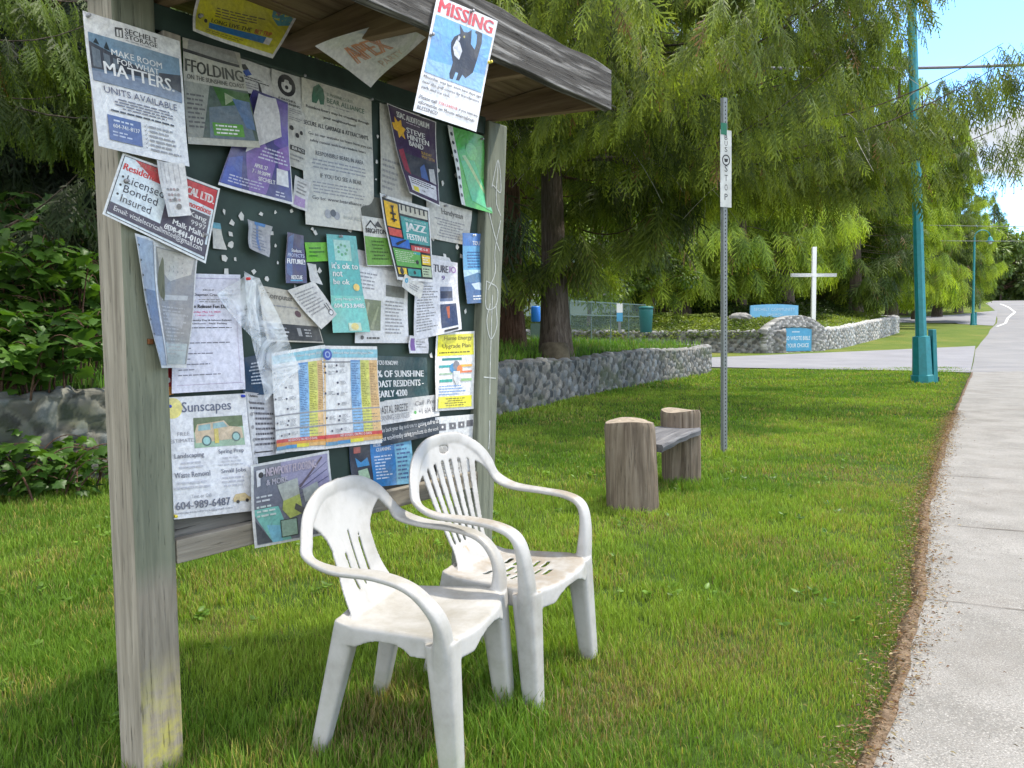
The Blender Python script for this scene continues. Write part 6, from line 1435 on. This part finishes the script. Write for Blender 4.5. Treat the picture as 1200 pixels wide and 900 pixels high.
Paper('wellbeing_leaflet', 'tall turquoise leaflet reading it is ok to not be ok', [(383, 274), (416, 277), (431, 389), (389, 390)], pn - .022, [('r', 0, 0, 1, 1, (.08, .42, .40)), ('r', 0, .62, 1, 1, (.16, .55, .46)), ('r', .22, .05, .75, .26, (.35, .60, .50))] + [('c', .48 + .14 * math.cos(k * .9), .15 + .05 * math.sin(k * .9), .04, (.10, .35, .15)) for k in range(7)] + [('t', "it's ok to", .08, .28, .92, .345, WH, .02), ('t', 'not', .10, .37, .40, .425, WH, .02), ('t', 'be ok', .10, .45, .60, .505, WH, .02), ('c', .80, .53, .10, (.80, .55, .12)), ('t', 'Jenny Morgan, M.A.', .1, .64, .9, .675, WH, .0), ('t', '604.753.8485', .08, .70, .95, .745, WH, .03), ('r', .42, .90, .75, .985, (.55, .70, .50)), ('c', .58, .94, .10, (.75, .6, .15))], curl=(.012, -.004), mat=M_gloss, pins=((.45, .015, 'steel'),))
Paper('computer_notice', 'beige computer help notice with a dark lower band', [(302, 334), (362, 345), (379, 402), (312, 400)], pn - .010, [('t', 'Computer', .10, .10, .62, .24, (.12, .11, .10), .01), ('g', .1, .30, .9, .36, 1, GY), ('c', .66, .44, .06, (.12, .06, .07)), ('r', .05, .66, .98, .97, (.05, .052, .055)), ('g', .15, .71, .45, .92, 3, (.5, .5, .5)), ('r', .55, .72, .62, .88, (.3, .3, .3)), ('g', .68, .72, .9, .9, 3, (.4, .4, .4))], (.50, .47, .40))
Paper('garden_notice', 'white page with plant photographs in the middle of the board', [(418, 292), (478, 306), (478, 402), (415, 402)], pn - .008, [('r', .0, .0, 1, .16, (.45, .45, .46)), ('g', .05, .22, .45, .42, 5, GY), ('r', .03, .52, .46, .86, (.17, .20, .11)), ('p', [(.1, .84), (.2, .55), (.24, .56), (.16, .85)], (.34, .36, .22)), ('p', [(.26, .84), (.4, .58), (.42, .6), (.32, .85)], (.30, .33, .20)), ('r', .55, .33, .93, .46, (.16, .17, .15)), ('g', .55, .5, .95, .9, 10, GY), ('c', .12, .94, .03, BK), ('g', .2, .92, .5, .97, 1, BK)], (.68, .68, .68), mat=M_gloss)
Paper('white_scrap', 'torn white page top sticking out above the class schedule', [(505, 285), (523, 292), (530, 312), (505, 312)], pn - .012, [], (.66, .66, .66), outline=lambda u, v: v > .25 + .3 * abs(math.sin(u * 9)))
Paper('class_schedule', 'white page headed feature with two small dark photographs', [(487, 300), (536, 308), (539, 386), (484, 399)], pn - .016, [('t', 'ACK', .03, .06, .18, .12, BK, .01), ('t', 'CLASS', .02, .16, .22, .22, BK, .0), ('t', 'TURE', .40, .07, .74, .17, (.05, .05, .08), .03), ('t', 'IO', .78, .07, .95, .16, (.35, .15, .45), .02), ('t', '9', .58, .21, .66, .27, PUR, .02), ('g', .05, .34, .5, .92, 17, GY), ('r', .55, .36, .85, .56, (.16, .20, .32)), ('r', .56, .42, .84, .52, (.05, .06, .1)), ('r', .55, .60, .92, .92, (.03, .05, .12)), ('p', [(.68, .64), (.76, .63), (.74, .8), (.7, .8)], (.4, .1, .05)), ('r', .60, .95, .92, .98, BK)], (.72, .72, .76), curl=(.010, .0))
Paper('business_card', 'cream business card overlapping the foot of the jazz poster', [(474, 321), (497, 333), (492, 351), (469, 336)], pn - .052, [('c', .18, .35, .09, (.10, .35, .50)), ('g', .35, .3, .9, .75, 3, GY)], (.66, .65, .60))
Paper('business_card', 'small white and purple card above the cleaning service banner', [(479, 393), (502, 395), (501, 414), (478, 414)], pn - .022, [('r', .08, .15, .32, .85, (.22, .12, .35)), ('g', .4, .25, .9, .7, 3, GY)], (.72, .71, .74))
Paper('nature_notice', 'white event page with pink date lines, left of the clear plastic sleeve', [(206, 320), (281, 322), (285, 456), (199, 461)], pn - .014, [('r', .04, .035, .97, .04, (.35, .3, .5)), ('t', 'JOIN US AT', .40, .13, .58, .148, BK, .01), ('t', 'Chapman Creek Hatchery', .25, .165, .92, .195, BK, .01), ('g', .3, .21, .85, .245, 2, GY, 'c'), ('t', 'Salmon Release Fun Day', .10, .26, .80, .30, BK, .03), ('t', 'Saturday, May 11, 2024', .20, .315, .68, .335, (.65, .10, .25), .02), ('t', '11:00 am - 3 pm', .30, .345, .58, .362, (.65, .10, .25), .01), ('t', 'A Community Day & Salmon Release', .10, .385, .85, .405, BK, .01), ('t', 'FREE Admission   FREE Parking', .12, .415, .78, .432, BK, .02), ('g', .1, .45, .95, .465, 1, BK), ('t', 'In the Day', .1, .49, .25, .505, BK, .01)] + [('g', .08, .53 + .045 * k, .35 + .5 * (k % 2), .55 + .045 * k, 1, (.2, .2, .25)) for k in range(8)] + [('r', .06, .935, .97, .939, (.45, .35, .5)), ('r', .93, .04, .934, .935, (.45, .35, .5))], (.70, .70, .80), curl=(.010, .0), pins=((.16, .06, 'steel'),))
Paper('red_leaflet', 'sliver of red leaflet showing at the edge of the near post', [(189, 424), (204, 424), (203, 462), (191, 464)], pn - .004, [('r', 0, .75, 1, 1, (.6, .25, .04)), ('c', .5, .55, .2, WH)], (.40, .02, .03))
Paper('navy_flyer', 'navy flyer with white text behind the clear plastic sleeve', [(283, 420), (316, 412), (320, 462), (285, 463)], pn - .006, [('g', .2, .15, .8, .75, 7, (.5, .55, .65), 'c')], (.012, .045, .10))
Paper('typed_page', 'grey typed page in plastic between the landscaping flyer and schedules', [(287, 459), (321, 463), (334, 531), (294, 536)], pn - .010, [('t', 'Updates:', .1, .03, .4, .08, BK, .02), ('g', .1, .12, .95, .85, 9, (.12, .12, .14)), ('r', .1, .92, .6, .94, BK)], (.50, .51, .55))
def sched(x0=0.0):
    it = [('r', .0, .03, 1, .115, (.28, .58, .68)), ('r', .03, .0, .98, .03, WH), ('r', .0, .15, .52, .165, GY), ('r', .50, .14, .68, .93, (.28, .50, .75)), ('r', .68, .14, .84, .93, (.66, .66, .16)), ('r', .84, .14, .985, .93, (.75, .50, .24)), ('r', .50, .14, .68, .155, (.12, .30, .6)), ('t', 'Before & After School Programs 2024', .2, .055, .92, .085, WH, .01)]
    for y in (.62, .76): it.append(('r', .0, y, .985, y + .014, (.34, .34, .36)))
    for k in range(26): it.append(('g', .51, .165 + .017 * k, .67, .18 + .017 * k, 1, (.08, .16, .36))); it.append(('g', .69, .165 + .017 * k, .83, .18 + .017 * k, 1, (.28, .27, .05))); it.append(('g', .85, .165 + .017 * k, .975, .18 + .017 * k, 1, (.38, .22, .08)))
    for k in range(9): it.append(('g', .51, .65 + .03 * k, .97, .665 + .03 * k, 1, (.25, .25, .2)))
    for x, y in ((.04, .2), (.24, .19), (.04, .26), (.24, .25), (.25, .36), (.03, .46), (.25, .47), (.26, .57), (.04, .70), (.27, .69), (.25, .73), (.12, .83), (.28, .82)): it.append(('c', x, y, .016, (.06, .06, .10))); it.append(('g', x + .05, y - .02, x + .18, y + .02, 3, (.35, .35, .37)))
    it += [('r', .0, .865, .99, .90, (.62, .07, .07)), ('r', .0, .90, .99, .94, (.70, .30, .06)), ('r', .0, .935, .2, .97, (.12, .3, .45)), ('r', .2, .93, .42, .965, (.05, .28, .55)), ('r', .42, .925, .65, .96, (.75, .68, .05)), ('r', .65, .92, .99, .955, (.7, .42, .15)), ('t', 'NO SCHOOL ON PRO-D DAYS', .25, .87, .8, .893, WH, .01)]
    return it
Paper('programme_schedule', 'left of two colour striped timetables, its edge curling under the plastic sleeve', [(316, 414), (378, 404), (381, 526), (321, 531)], pn - .020, sched(), (.76, .76, .75), curl=(.0, .014, 1))
Paper('programme_schedule', 'right of two colour striped timetables, with a round blue badge', [(375, 405), (441, 406), (447, 519), (380, 526)], pn - .028, sched() + [('c', .08, .085, .075, (.05, .10, .42)), ('c', .08, .085, .045, (.35, .45, .7)), ('c', .08, .085, .028, (.05, .10, .42))], (.78, .78, .77), curl=(.0, .004, 1))
Paper('statistics_poster', 'dark teal poster stating 6% of sunshine coast residents in white capitals', [(425, 416), (500, 419), (502, 466), (430, 472)], pn - .006, [('t', 'DID YOU KNOW?', .08, .10, .52, .20, WH, .02), ('t', '36% OF SUNSHINE', .08, .32, .93, .47, WH, .03), ('t', 'COAST RESIDENTS -', .08, .54, .93, .69, WH, .03), ('t', 'NEARLY 4200', .08, .76, .64, .91, WH, .03)], (.025, .065, .070))
Paper('cleaning_banner', 'white cleaning service banner above the blue cleaning poster', [(438, 471), (514, 462), (514, 487), (441, 499)], pn - .012, [('t', 'COASTAL BREEZE', .0, .22, .48, .55, (.08, .08, .09), .0), ('t', 'CLEANING SERVICES', .0, .62, .50, .85, (.30, .30, .32), .0), ('t', 'Call  Prep', .60, .18, .98, .45, (.15, .15, .17), .0), ('t', '+1 604 885', .66, .55, .98, .78, (.15, .15, .17), .0), ('c', .60, .68, .02, (.1, .4, .1))], (.62, .615, .60))
Paper('slogan_strip', 'dark strip with white handwriting style slogan below the cleaning banner', [(441, 499), (514, 487), (514, 509), (446, 523)], pn - .010, [('t', 'Take back your day and use to getting stuff to us', .02, .16, .98, .44, WH, .0), ('t', 'Our eco-friendly caring products do the work', .02, .54, .98, .84, WH, .0)], (.03, .045, .065))
Paper('cleaning_poster', 'blue residential cleaning poster behind the two white chairs', [(409, 522), (482, 512), (484, 566), (413, 573)], pn - .010, [('r', 0, 0, .31, 1, (.035, .04, .06)), ('p', [(.08, .30), (.16, .42), (.26, .32), (.28, .5), (.1, .52)], (.06, .25, .5)), ('p', [(.10, .60), (.24, .56), (.27, .85), (.1, .88)], (.35, .5, .35)), ('r', .06, .06, .16, .2, (.45, .12, .1)), ('r', .31, 0, .70, 1, (.03, .22, .56)), ('t', 'RESIDENTIAL', .36, .03, .67, .11, WH, .02), ('t', 'CLEANING', .40, .14, .64, .22, WH, .02), ('g', .36, .30, .66, .85, 8, (.65, .75, .9)), ('r', .70, 0, 1, 1, (.16, .42, .62)), ('g', .73, .1, .97, .9, 9, (.05, .12, .3))], (.03, .2, .5), mat=M_gloss)
Paper('energy_notice', 'white and yellow energy upgrade plan notice beside the far post', [(511, 390), (556, 388), (554, 479), (509, 482)], pn - .014, [('r', .05, .03, .97, .30, YEL), ('t', 'Home Energy', .22, .05, .92, .12, (.2, .17, .02), .02), ('t', 'Upgrade Plan', .18, .15, .88, .22, (.15, .13, .02), .02), ('g', .1, .24, .92, .28, 1, (.15, .13, .02)), ('r', .18, .33, .66, .36, (.04, .22, .22)),
    ('r', .10, .42, .42, .45, (.05, .35, .36)), ('r', .10, .52, .42, .54, (.35, .5, .35)), ('r', .10, .60, .42, .635, (.05, .35, .30)), ('r', .62, .42, .92, .45, (.75, .42, .08)), ('r', .64, .50, .92, .525, (.7, .2, .1)), ('r', .64, .60, .92, .63, (.3, .55, .25)), ('c', .44, .46, .08, (.10, .28, .5)), ('c', .52, .43, .08, (.22, .22, .25)), ('c', .60, .48, .07, (.7, .25, .1)), ('p', [(.44, .50), (.60, .50), (.62, .62), (.52, .68), (.44, .60)], (.62, .64, .66)), ('g', .08, .67, .95, .81, 4, (.2, .35, .65)), ('r', .06, .82, .93, .965, YEL), ('g', .2, .835, .8, .95, 4, (.2, .18, .03), 'c')], (.76, .76, .75))
Paper('icon_page', 'white page in plastic with four dark square icons behind the rear chair', [(511, 489), (556, 485), (557, 566), (512, 570)], pn - .016, [('r', .08, .10, .24, .20, (.12, .12, .14)), ('r', .32, .095, .48, .19, (.12, .12, .14)), ('r', .54, .09, .70, .18, (.10, .10, .12)), ('r', .76, .08, .94, .17, (.10, .10, .12)), ('c', .16, .15, .022, WH), ('c', .40, .14, .02, WH), ('c', .62, .135, .02, WH)] + [('g', .08, .24, .92, .34, 2, GY), ('g', .08, .5, .8, .9, 7, GY)], (.68, .69, .69), mat=M_gloss)
Paper('landscaping_flyer', 'white sunscapes landscaping flyer with a vintage car painting', [(190, 466), (288, 461), (301, 598), (195, 609)], pn - .020, [
    ('c', .10, .09, .11, (.80, .70, .22)), ('t', 'Sunscapes', .20, .045, .80, .155, (.10, .12, .20), .01), ('t', 'FREE', .14, .29, .28, .32, (.3, .3, .34), .0), ('t', 'ESTIMATES!', .06, .345, .36, .375, (.3, .3, .34), .0),
    ('r', .33, .18, .93, .43, (.32, .47, .33)), ('p', [(.33, .18), (.93, .18), (.93, .27), (.33, .30)], (.12, .17, .08)), ('p', [(.35, .39), (.34, .30), (.37, .235), (.70, .215), (.76, .265), (.91, .28), (.92, .37)], (.60, .47, .32)), ('p', [(.38, .29), (.385, .245), (.53, .235), (.53, .285)], (.28, .45, .46)), ('p', [(.56, .28), (.56, .235), (.69, .225), (.74, .268)], (.28, .45, .46)), ('c', .475, .375, .058, (.10, .16, .15)), ('c', .475, .375, .042, (.32, .55, .52)), ('c', .83, .355, .054, (.10, .16, .15)), ('c', .83, .355, .038, (.32, .55, .52)), ('r', .57, .28, .62, .40, (.62, .50, .12)),
    ('t', 'Landscaping', .10, .465, .43, .515, (.16, .17, .22), .01), ('t', 'Spring Prep', .60, .455, .90, .50, (.16, .17, .22), .01), ('g', .08, .53, .47, .60, 2, (.5, .5, .55), 'c'), ('g', .58, .515, .90, .60, 3, (.5, .5, .55), 'c'), ('t', 'Waste Removal', .09, .62, .48, .665, (.16, .17, .22), .01), ('t', 'Small Jobs', .61, .62, .90, .665, (.16, .17, .22), .01), ('g', .08, .69, .47, .77, 2, (.5, .5, .55), 'c'), ('g', .58, .68, .90, .78, 3, (.5, .5, .55), 'c'),
    ('t', 'Text or Call', .25, .81, .47, .84, (.3, .3, .34), .0), ('t', '604-989-6487', .08, .86, .68, .925, (.12, .13, .18), .02), ('t', 'sunscapeslandwork@gmail.com', .06, .94, .70, .965, (.25, .25, .3), .0), ('p', [(.72, .875), (.75, .84), (.86, .835), (.90, .865), (.93, .88), (.92, .90), (.72, .905)], (.62, .48, .25)), ('c', .77, .905, .02, BK), ('c', .88, .90, .02, BK)], (.74, .74, .76), curl=(.006, .0), mat=M_gloss, pins=((.05, .07, 'blue'), (.95, .02, 'blue'), (.06, .97, 'yellow')))
Paper('renovation_poster', 'grey and turquoise poster of house plans hanging low behind the near chair', [(294, 545), (386, 528), (392, 623), (296, 642)], .0 - .006, [
    ('r', .03, .03, .97, .97, (.16, .17, .21)), ('p', [(.35, .03), (.97, .03), (.97, .45), (.6, .4), (.35, .2)], (.30, .28, .42)), ('p', [(.03, .55), (.30, .55), (.42, .97), (.20, .97), (.03, .62)], (.18, .48, .42)), ('p', [(.15, .75), (.30, .78), (.32, .97), (.2, .97)], (.18, .45, .58)), ('p', [(.03, .68), (.20, .96), (.03, .96)], (.04, .05, .07))]
    + [('p', [(.55, .35 + .05 * k), (.95, .12 + .09 * k), (.95, .13 + .09 * k), (.55, .36 + .05 * k)], (.08, .08, .16)) for k in range(4)] + [('p', [(.56, .36), (.88, .05), (.90, .06), (.58, .38)], (.10, .07, .10)), ('p', [(.30, .30), (.55, .25), (.56, .45), (.36, .50)], (.42, .45, .40)), ('p', [(.36, .50), (.56, .45), (.58, .68), (.42, .72), (.34, .6)], (.42, .48, .12)), ('p', [(.60, .40), (.80, .34), (.82, .50), (.62, .56)], (.38, .42, .40)), ('p', [(.50, .55), (.70, .70), (.68, .78), (.48, .62)], (.10, .10, .09)),
    ('r', .30, .72, .50, .93, (.03, .05, .04)), ('r', .31, .73, .49, .92, (.28, .42, .33)), ('t', 'NEWPORT FLOORING', .17, .07, .80, .17, (.50, .42, .50), .02), ('t', '& MORE', .17, .21, .42, .28, (.45, .42, .48), .02), ('g', .05, .38, .26, .48, 2, (.55, .58, .6)), ('g', .05, .5, .30, .66, 3, (.55, .65, .62)), ('p', [(.05, .08), (.15, .07), (.16, .13), (.10, .15), (.10, .27), (.06, .28)], (.60, .60, .62)), ('c', .105, .14, .03, BK)], (.62, .63, .62), curl=(.012, .0), mat=M_gloss)
Paper('punched_strip', 'narrow punched edge of an empty plastic sleeve beside the landscaping flyer', [(289, 461), (296, 461), (307, 594), (300, 597)], pn - .012, [('c', .5, .07 + .11 * k, .28, GY) for k in range(9)], (.60, .61, .63), mat=M_gloss)
# --- over the near post: trade sign, receipt, sleeves
Paper('trade_sign', 'tilted rigid electrical trade sign with red band screwed to the near post', [(144, 179), (258, 221), (240, 309), (119, 251)], -.012, [
    ('r', .02, .03, .98, .97, (.02, .02, .03)), ('r', .027, .04, .973, .96, (.68, .76, .80)), ('p', [(.35, .04), (.973, .04), (.973, .30), (.35, .24), (.12, .04)], (.55, .05, .06)), ('t', 'ICAL LTD.', .64, .12, .96, .23, WH, .05), ('t', 'ELECT', .18, .05, .42, .11, (.5, .15, .12), .03),
    ('t', 'Residential', .045, .14, .40, .24, (.60, .05, .05), .03), ('t', '| C', .43, .14, .52, .24, (.60, .05, .05), .02), ('t', 'Renovations', .66, .30, .95, .38, (.60, .05, .05), .03), ('c', .065, .345, .011, BK), ('t', 'Licensed', .10, .30, .46, .42, (.06, .06, .08), .0), ('c', .065, .475, .011, BK), ('t', 'Bonded', .10, .45, .42, .56, (.06, .06, .08), .0), ('c', .065, .62, .011, BK), ('t', 'Insured', .10, .60, .38, .71, (.06, .06, .08), .0),
    ('r', .49, .40, .95, .82, (.09, .08, .11)), ('t', 'Kang', .74, .43, .92, .52, WH, .02), ('t', '9997', .77, .535, .93, .60, WH, .0), ('t', 'Malk Malhi', .60, .63, .92, .70, WH, .02), ('t', '604-441-0100', .55, .73, .93, .80, WH, .0), ('r', .027, .77, .973, .93, (.09, .08, .11)), ('t', 'Email: vitalelectricallimited@gmail.com', .07, .80, .93, .90, WH, .0), ('r', .49, .70, .95, .83, (.09, .08, .11)), ('t', 'Malk Malhi', .60, .63, .92, .70, WH, .02), ('t', '604-441-0100', .53, .73, .93, .81, WH, .01), ('c', .10, .395, .022, (.10, .06, .04)), ('c', .93, .66, .020, (.10, .06, .04))],
    (.72, .74, .74), wave=.0003, cat='sign', pins=((.10, .395, 'steel'), (.93, .66, 'steel')))
Paper('rain_washed_receipt', 'curled rain washed strip of paper hanging over the electrical sign', [(181, 188), (214, 192), (219, 253), (192, 255)], -.030, [('r', .15 + .16 * k, .03, .17 + .16 * k, .40, (.42, .42, .44)) for k in range(5)] + [('c', .3 + .12 * (k % 4), .50 + .1 * (k // 4), .05, (.30 + .04 * (k % 3), .30, .30)) for k in range(12)] + [('c', .62, .82, .10, (.22, .21, .20)), ('c', .5, .68, .06, (.2, .2, .2))], (.66, .66, .66), curl=(.012, .010, 1))
Paper('plastic_sleeve', 'weathered plastic sleeve with faded blue brochures beside the near post', [(153, 274), (231, 293), (213, 431), (181, 431)], -.004, [('r', .02, .02, .30, .98, (.26, .32, .42)), ('r', .34, .05, .98, .97, (.20, .205, .21)), ('p', [(.36, .06), (.96, .05), (.93, .22), (.6, .30), (.4, .2)], (.38, .37, .34)), ('p', [(.4, .42), (.9, .40), (.88, .44), (.42, .46)], (.34, .36, .37)), ('p', [(.45, .55), (.85, .56), (.8, .68), (.55, .66)], (.27, .28, .29)), ('g', .4, .5, .9, .9, 14, (.30, .31, .32)), ('r', .36, .80, .94, .97, (.30, .36, .38)), ('r', .05, .4, .28, .75, (.10, .15, .26)), ('r', .3, .02, .34, .98, (.58, .60, .62))] + [('c', .03, .08 + .11 * k, .016, BK) for k in range(7)], (.55, .57, .58), curl=(.016, .012, 1), mat=M_gloss, wave=.006, cat='plastic sleeve')
Paper('faded_tag', 'small faded tag with a light blue top left of the grey card', [(248, 260), (257, 262), (264, 293), (249, 291)], pn - .010, [('r', 0, 0, 1, .22, (.14, .40, .52))], (.55, .55, .52))
Paper('crumpled_card', 'crumpled grey leaflet stapled under the purple poster', [(289, 257), (317, 266), (311, 302), (289, 291)], pn - .020, [('p', [(.1, .05), (.2, .05), (.2, .95), (.1, .95)], (.45, .46, .50)), ('p', [(.35, .1), (.45, .1), (.6, .9), (.5, .9)], (.12, .2, .4)), ('g', .25, .2, .9, .9, 7, (.2, .22, .28)), ('r', .3, 0, .7, .1, (.04, .2, .5))], (.36, .37, .40), curl=(.01, .01, 1), wave=.004)
Paper('visitor_card', 'small white card with violet patch tucked beside the bear alliance notice', [(346, 205), (364, 214), (358, 248), (340, 241)], pn - .026, [('r', .15, .62, .85, .92, (.42, .30, .55)), ('g', .2, .1, .85, .55, 4, GY)], (.62, .62, .62))
# clear sleeve hanging from a red pin
Paper('clear_sleeve', 'empty clear plastic sleeve hanging crooked from a red pin', [(281, 318), (303, 326), (347, 432), (302, 470)], pn - .050, [], (.8, .8, .8), curl=(.02, .02, 1), mat=M_clear, wave=.008, pins=((.20, .05, 'red'),), cat='plastic sleeve')
Paper('clear_sleeve', 'folded flap of clear plastic lying across the salmon event page', [(287, 322), (296, 330), (300, 408), (250, 345)], pn - .044, [], (.8, .8, .8), curl=(.01, .01, 1), mat=M_clear, wave=.006, cat='plastic sleeve')
# missing cat poster on the fascia, wrinkled bag under the roof
FY = -.575
cat_items = [('t', 'MISSING', .06, .02, .93, .135, (.65, .03, .04), .04), ('r', .04, .16, .965, .66, (.13, .34, .66)), ('p', [(.04, .16), (.965, .16), (.965, .36), (.04, .30)], (.16, .40, .72)), ('p', [(.04, .55), (.965, .50), (.965, .66), (.04, .66)], (.24, .45, .72)),
    ('p', [(.40, .60), (.42, .50), (.36, .42), (.33, .34), (.36, .285), (.44, .24), (.405, .165), (.49, .215), (.55, .205), (.60, .17), (.62, .24), (.63, .29), (.72, .33), (.78, .42), (.76, .52), (.66, .59), (.60, .57), (.57, .63), (.52, .635), (.53, .57), (.49, .57), (.47, .64), (.42, .64)], (.015, .014, .018)),
    ('p', [(.70, .36), (.72, .27), (.70, .19), (.66, .18), (.67, .16), (.78, .165), (.80, .25), (.78, .42)], (.02, .02, .025)), ('p', [(.40, .30), (.46, .32), (.52, .38), (.50, .46), (.42, .44), (.37, .38)], (.55, .56, .60)), ('p', [(.42, .26), (.45, .27), (.44, .31), (.41, .30)], (.5, .5, .52)), ('c', .505, .255, .014, (.5, .42, .08)),
    ('t', 'Moonhat was last seen two days ago', .04, .685, .97, .715, BK, .015), ('t', 'near the golf course by franclarence', .04, .73, .95, .76, BK, .015), ('t', 'park and ice rink.', .04, .775, .48, .805, BK, .015), ('t', 'Please call', .04, .855, .30, .885, BK, .015), ('t', '7781244018', .33, .855, .62, .88, (.6, .05, .05), .01), ('t', 'if you have any', .65, .855, .97, .885, BK, .015), ('t', "information on Moons whereabouts", .04, .90, .93, .93, BK, .015), ('t', 'BLESSINGS!', .04, .945, .34, .975, BK, .015)]
Paper('missing_cat_poster', 'missing cat poster with a black and white cat on blue, fixed to the fascia', [(513, -6), (583, 25), (556, 155), (483, 130)], FY - .004, cat_items, (.76, .76, .77), curl=(.006, .0), mat=M_gloss, wave=.001, pins=((.53, .02, 'steel'), (.02, .35, 'steel'), (.99, .38, 'yellow')), cat='poster')
PB0 = BO + BB * (-.20) + np.array([0, 0, 2.15]); PN_ = BN * .75 + np.array([0, 0, -.66]) ; PN_ = PN_ / np.linalg.norm(PN_)
Paper('wrinkled_bag', 'wrinkled white plastic bag with faded orange capitals tucked under the roof', [(367, 52), (462, 21), (497, 42), (431, 99)], 0, [('t', 'APEX', .16, .30, .62, .62, (.55, .24, .12), .03), ('t', 'PARTY', .34, .72, .66, .88, (.5, .38, .32), .01), ('p', [(.5, .05), (.9, .1), (.8, .35), (.6, .25)], (.42, .48, .56))], (.55, .55, .54), curl=(.01, .01, 1), mat=M_gloss, wave=.010, P0=PB0, N=PN_, cat='plastic bag')
# torn scraps and staples left on the board
rs = random.Random(4)
spots = [(262, 247), (272, 262), (283, 254), (306, 251), (322, 249), (341, 248), (270, 275), (271, 287), (275, 304), (262, 303), (322, 288), (318, 274), (297, 318), (265, 318), (325, 308), (345, 335), (312, 327), (374, 318), (382, 300), (369, 273), (410, 270), (366, 268), (441, 262), (440, 210), (442, 240), (513, 200), (518, 215), (530, 182), (534, 205), (535, 290), (540, 300), (505, 417), (507, 280), (545, 365), (536, 270), (441, 190), (442, 160), (538, 262), (505, 372), (536, 413)]
for i, (px, py) in enumerate(spots):
    p = plane_hit(px, py, BO + BB * (pn - .003), BN); n = rs.randint(4, 6); a0 = rs.uniform(0, 6); r_ = rs.uniform(.005, .013); m = MB()
    pts = [(r_ * rs.uniform(.5, 1.2) * math.cos(a0 + k * 6.28 / n), r_ * rs.uniform(.5, 1.4) * math.sin(a0 + k * 6.28 / n)) for k in range(n)]
    m.add([BD * u + np.array([0, 0, v]) + BN * (.001 + .003 * rs.random()) for u, v in pts], [tuple(range(n))]); o = m.build('paper_scrap', M_scr if i else (M_scr := plain('scrap_paper', (.55, .55, .52), .8)), None); o.location = Vector([float(q) for q in p]); tag(o, 'tiny torn paper scrap left under a staple on the bare green board', 'paper scrap', 'torn paper scraps left on the board')

# ------------------------------------------------------------------ litter along the footpath
def litter(n, y0, y1, L0, L1, spread, name, label):
    y = rng.uniform(y0, y1, n); x = edge_x(y) + rng.normal(-.01, spread, n) * (.6 + 1.2 * fbm(y * 2, y * 0 + 2, 44)); az = rng.uniform(0, 6.28, n); L = rng.uniform(L0, L1, n); w = L * rng.uniform(.05, .22, n)
    z = H(x, y) + np.where(x > edge_x(y) - .03, .047, .052) + rng.uniform(.001, .006, n); d = np.stack([np.cos(az), np.sin(az)], 1) * L[:, None] / 2; s_ = np.stack([-np.sin(az), np.cos(az)], 1) * w[:, None] / 2; c = np.stack([x, y], 1); zl = rng.uniform(-.002, .006, (n, 2))
    V = np.stack([np.c_[c - d, z], np.c_[c - s_, z + zl[:, 0]], np.c_[c + d, z], np.c_[c + s_, z + zl[:, 1]]], 1).reshape(-1, 3); F = np.arange(n * 4).reshape(-1, 4)
    pal = np.array([(.20, .10, .045), (.30, .19, .10), (.12, .065, .035), (.36, .28, .17), (.10, .08, .05)]); C = pal[rng.integers(0, 5, n)] * rng.uniform(.7, 1.3, (n, 1))
    tag(np_mesh(name, V, F, M_blade, None, np.repeat(C, 4, 0)), label, 'litter', kind='stuff')
litter(16000, 1.8, 12, .008, .03, .055, 'needle_litter', 'brown dry needles and bits scattered along the edge of the footpath')
litter(260, 1.8, 9, .006, .022, .45, 'leaf_litter', 'sparse crumbs of dead leaf lying on the concrete footpath')
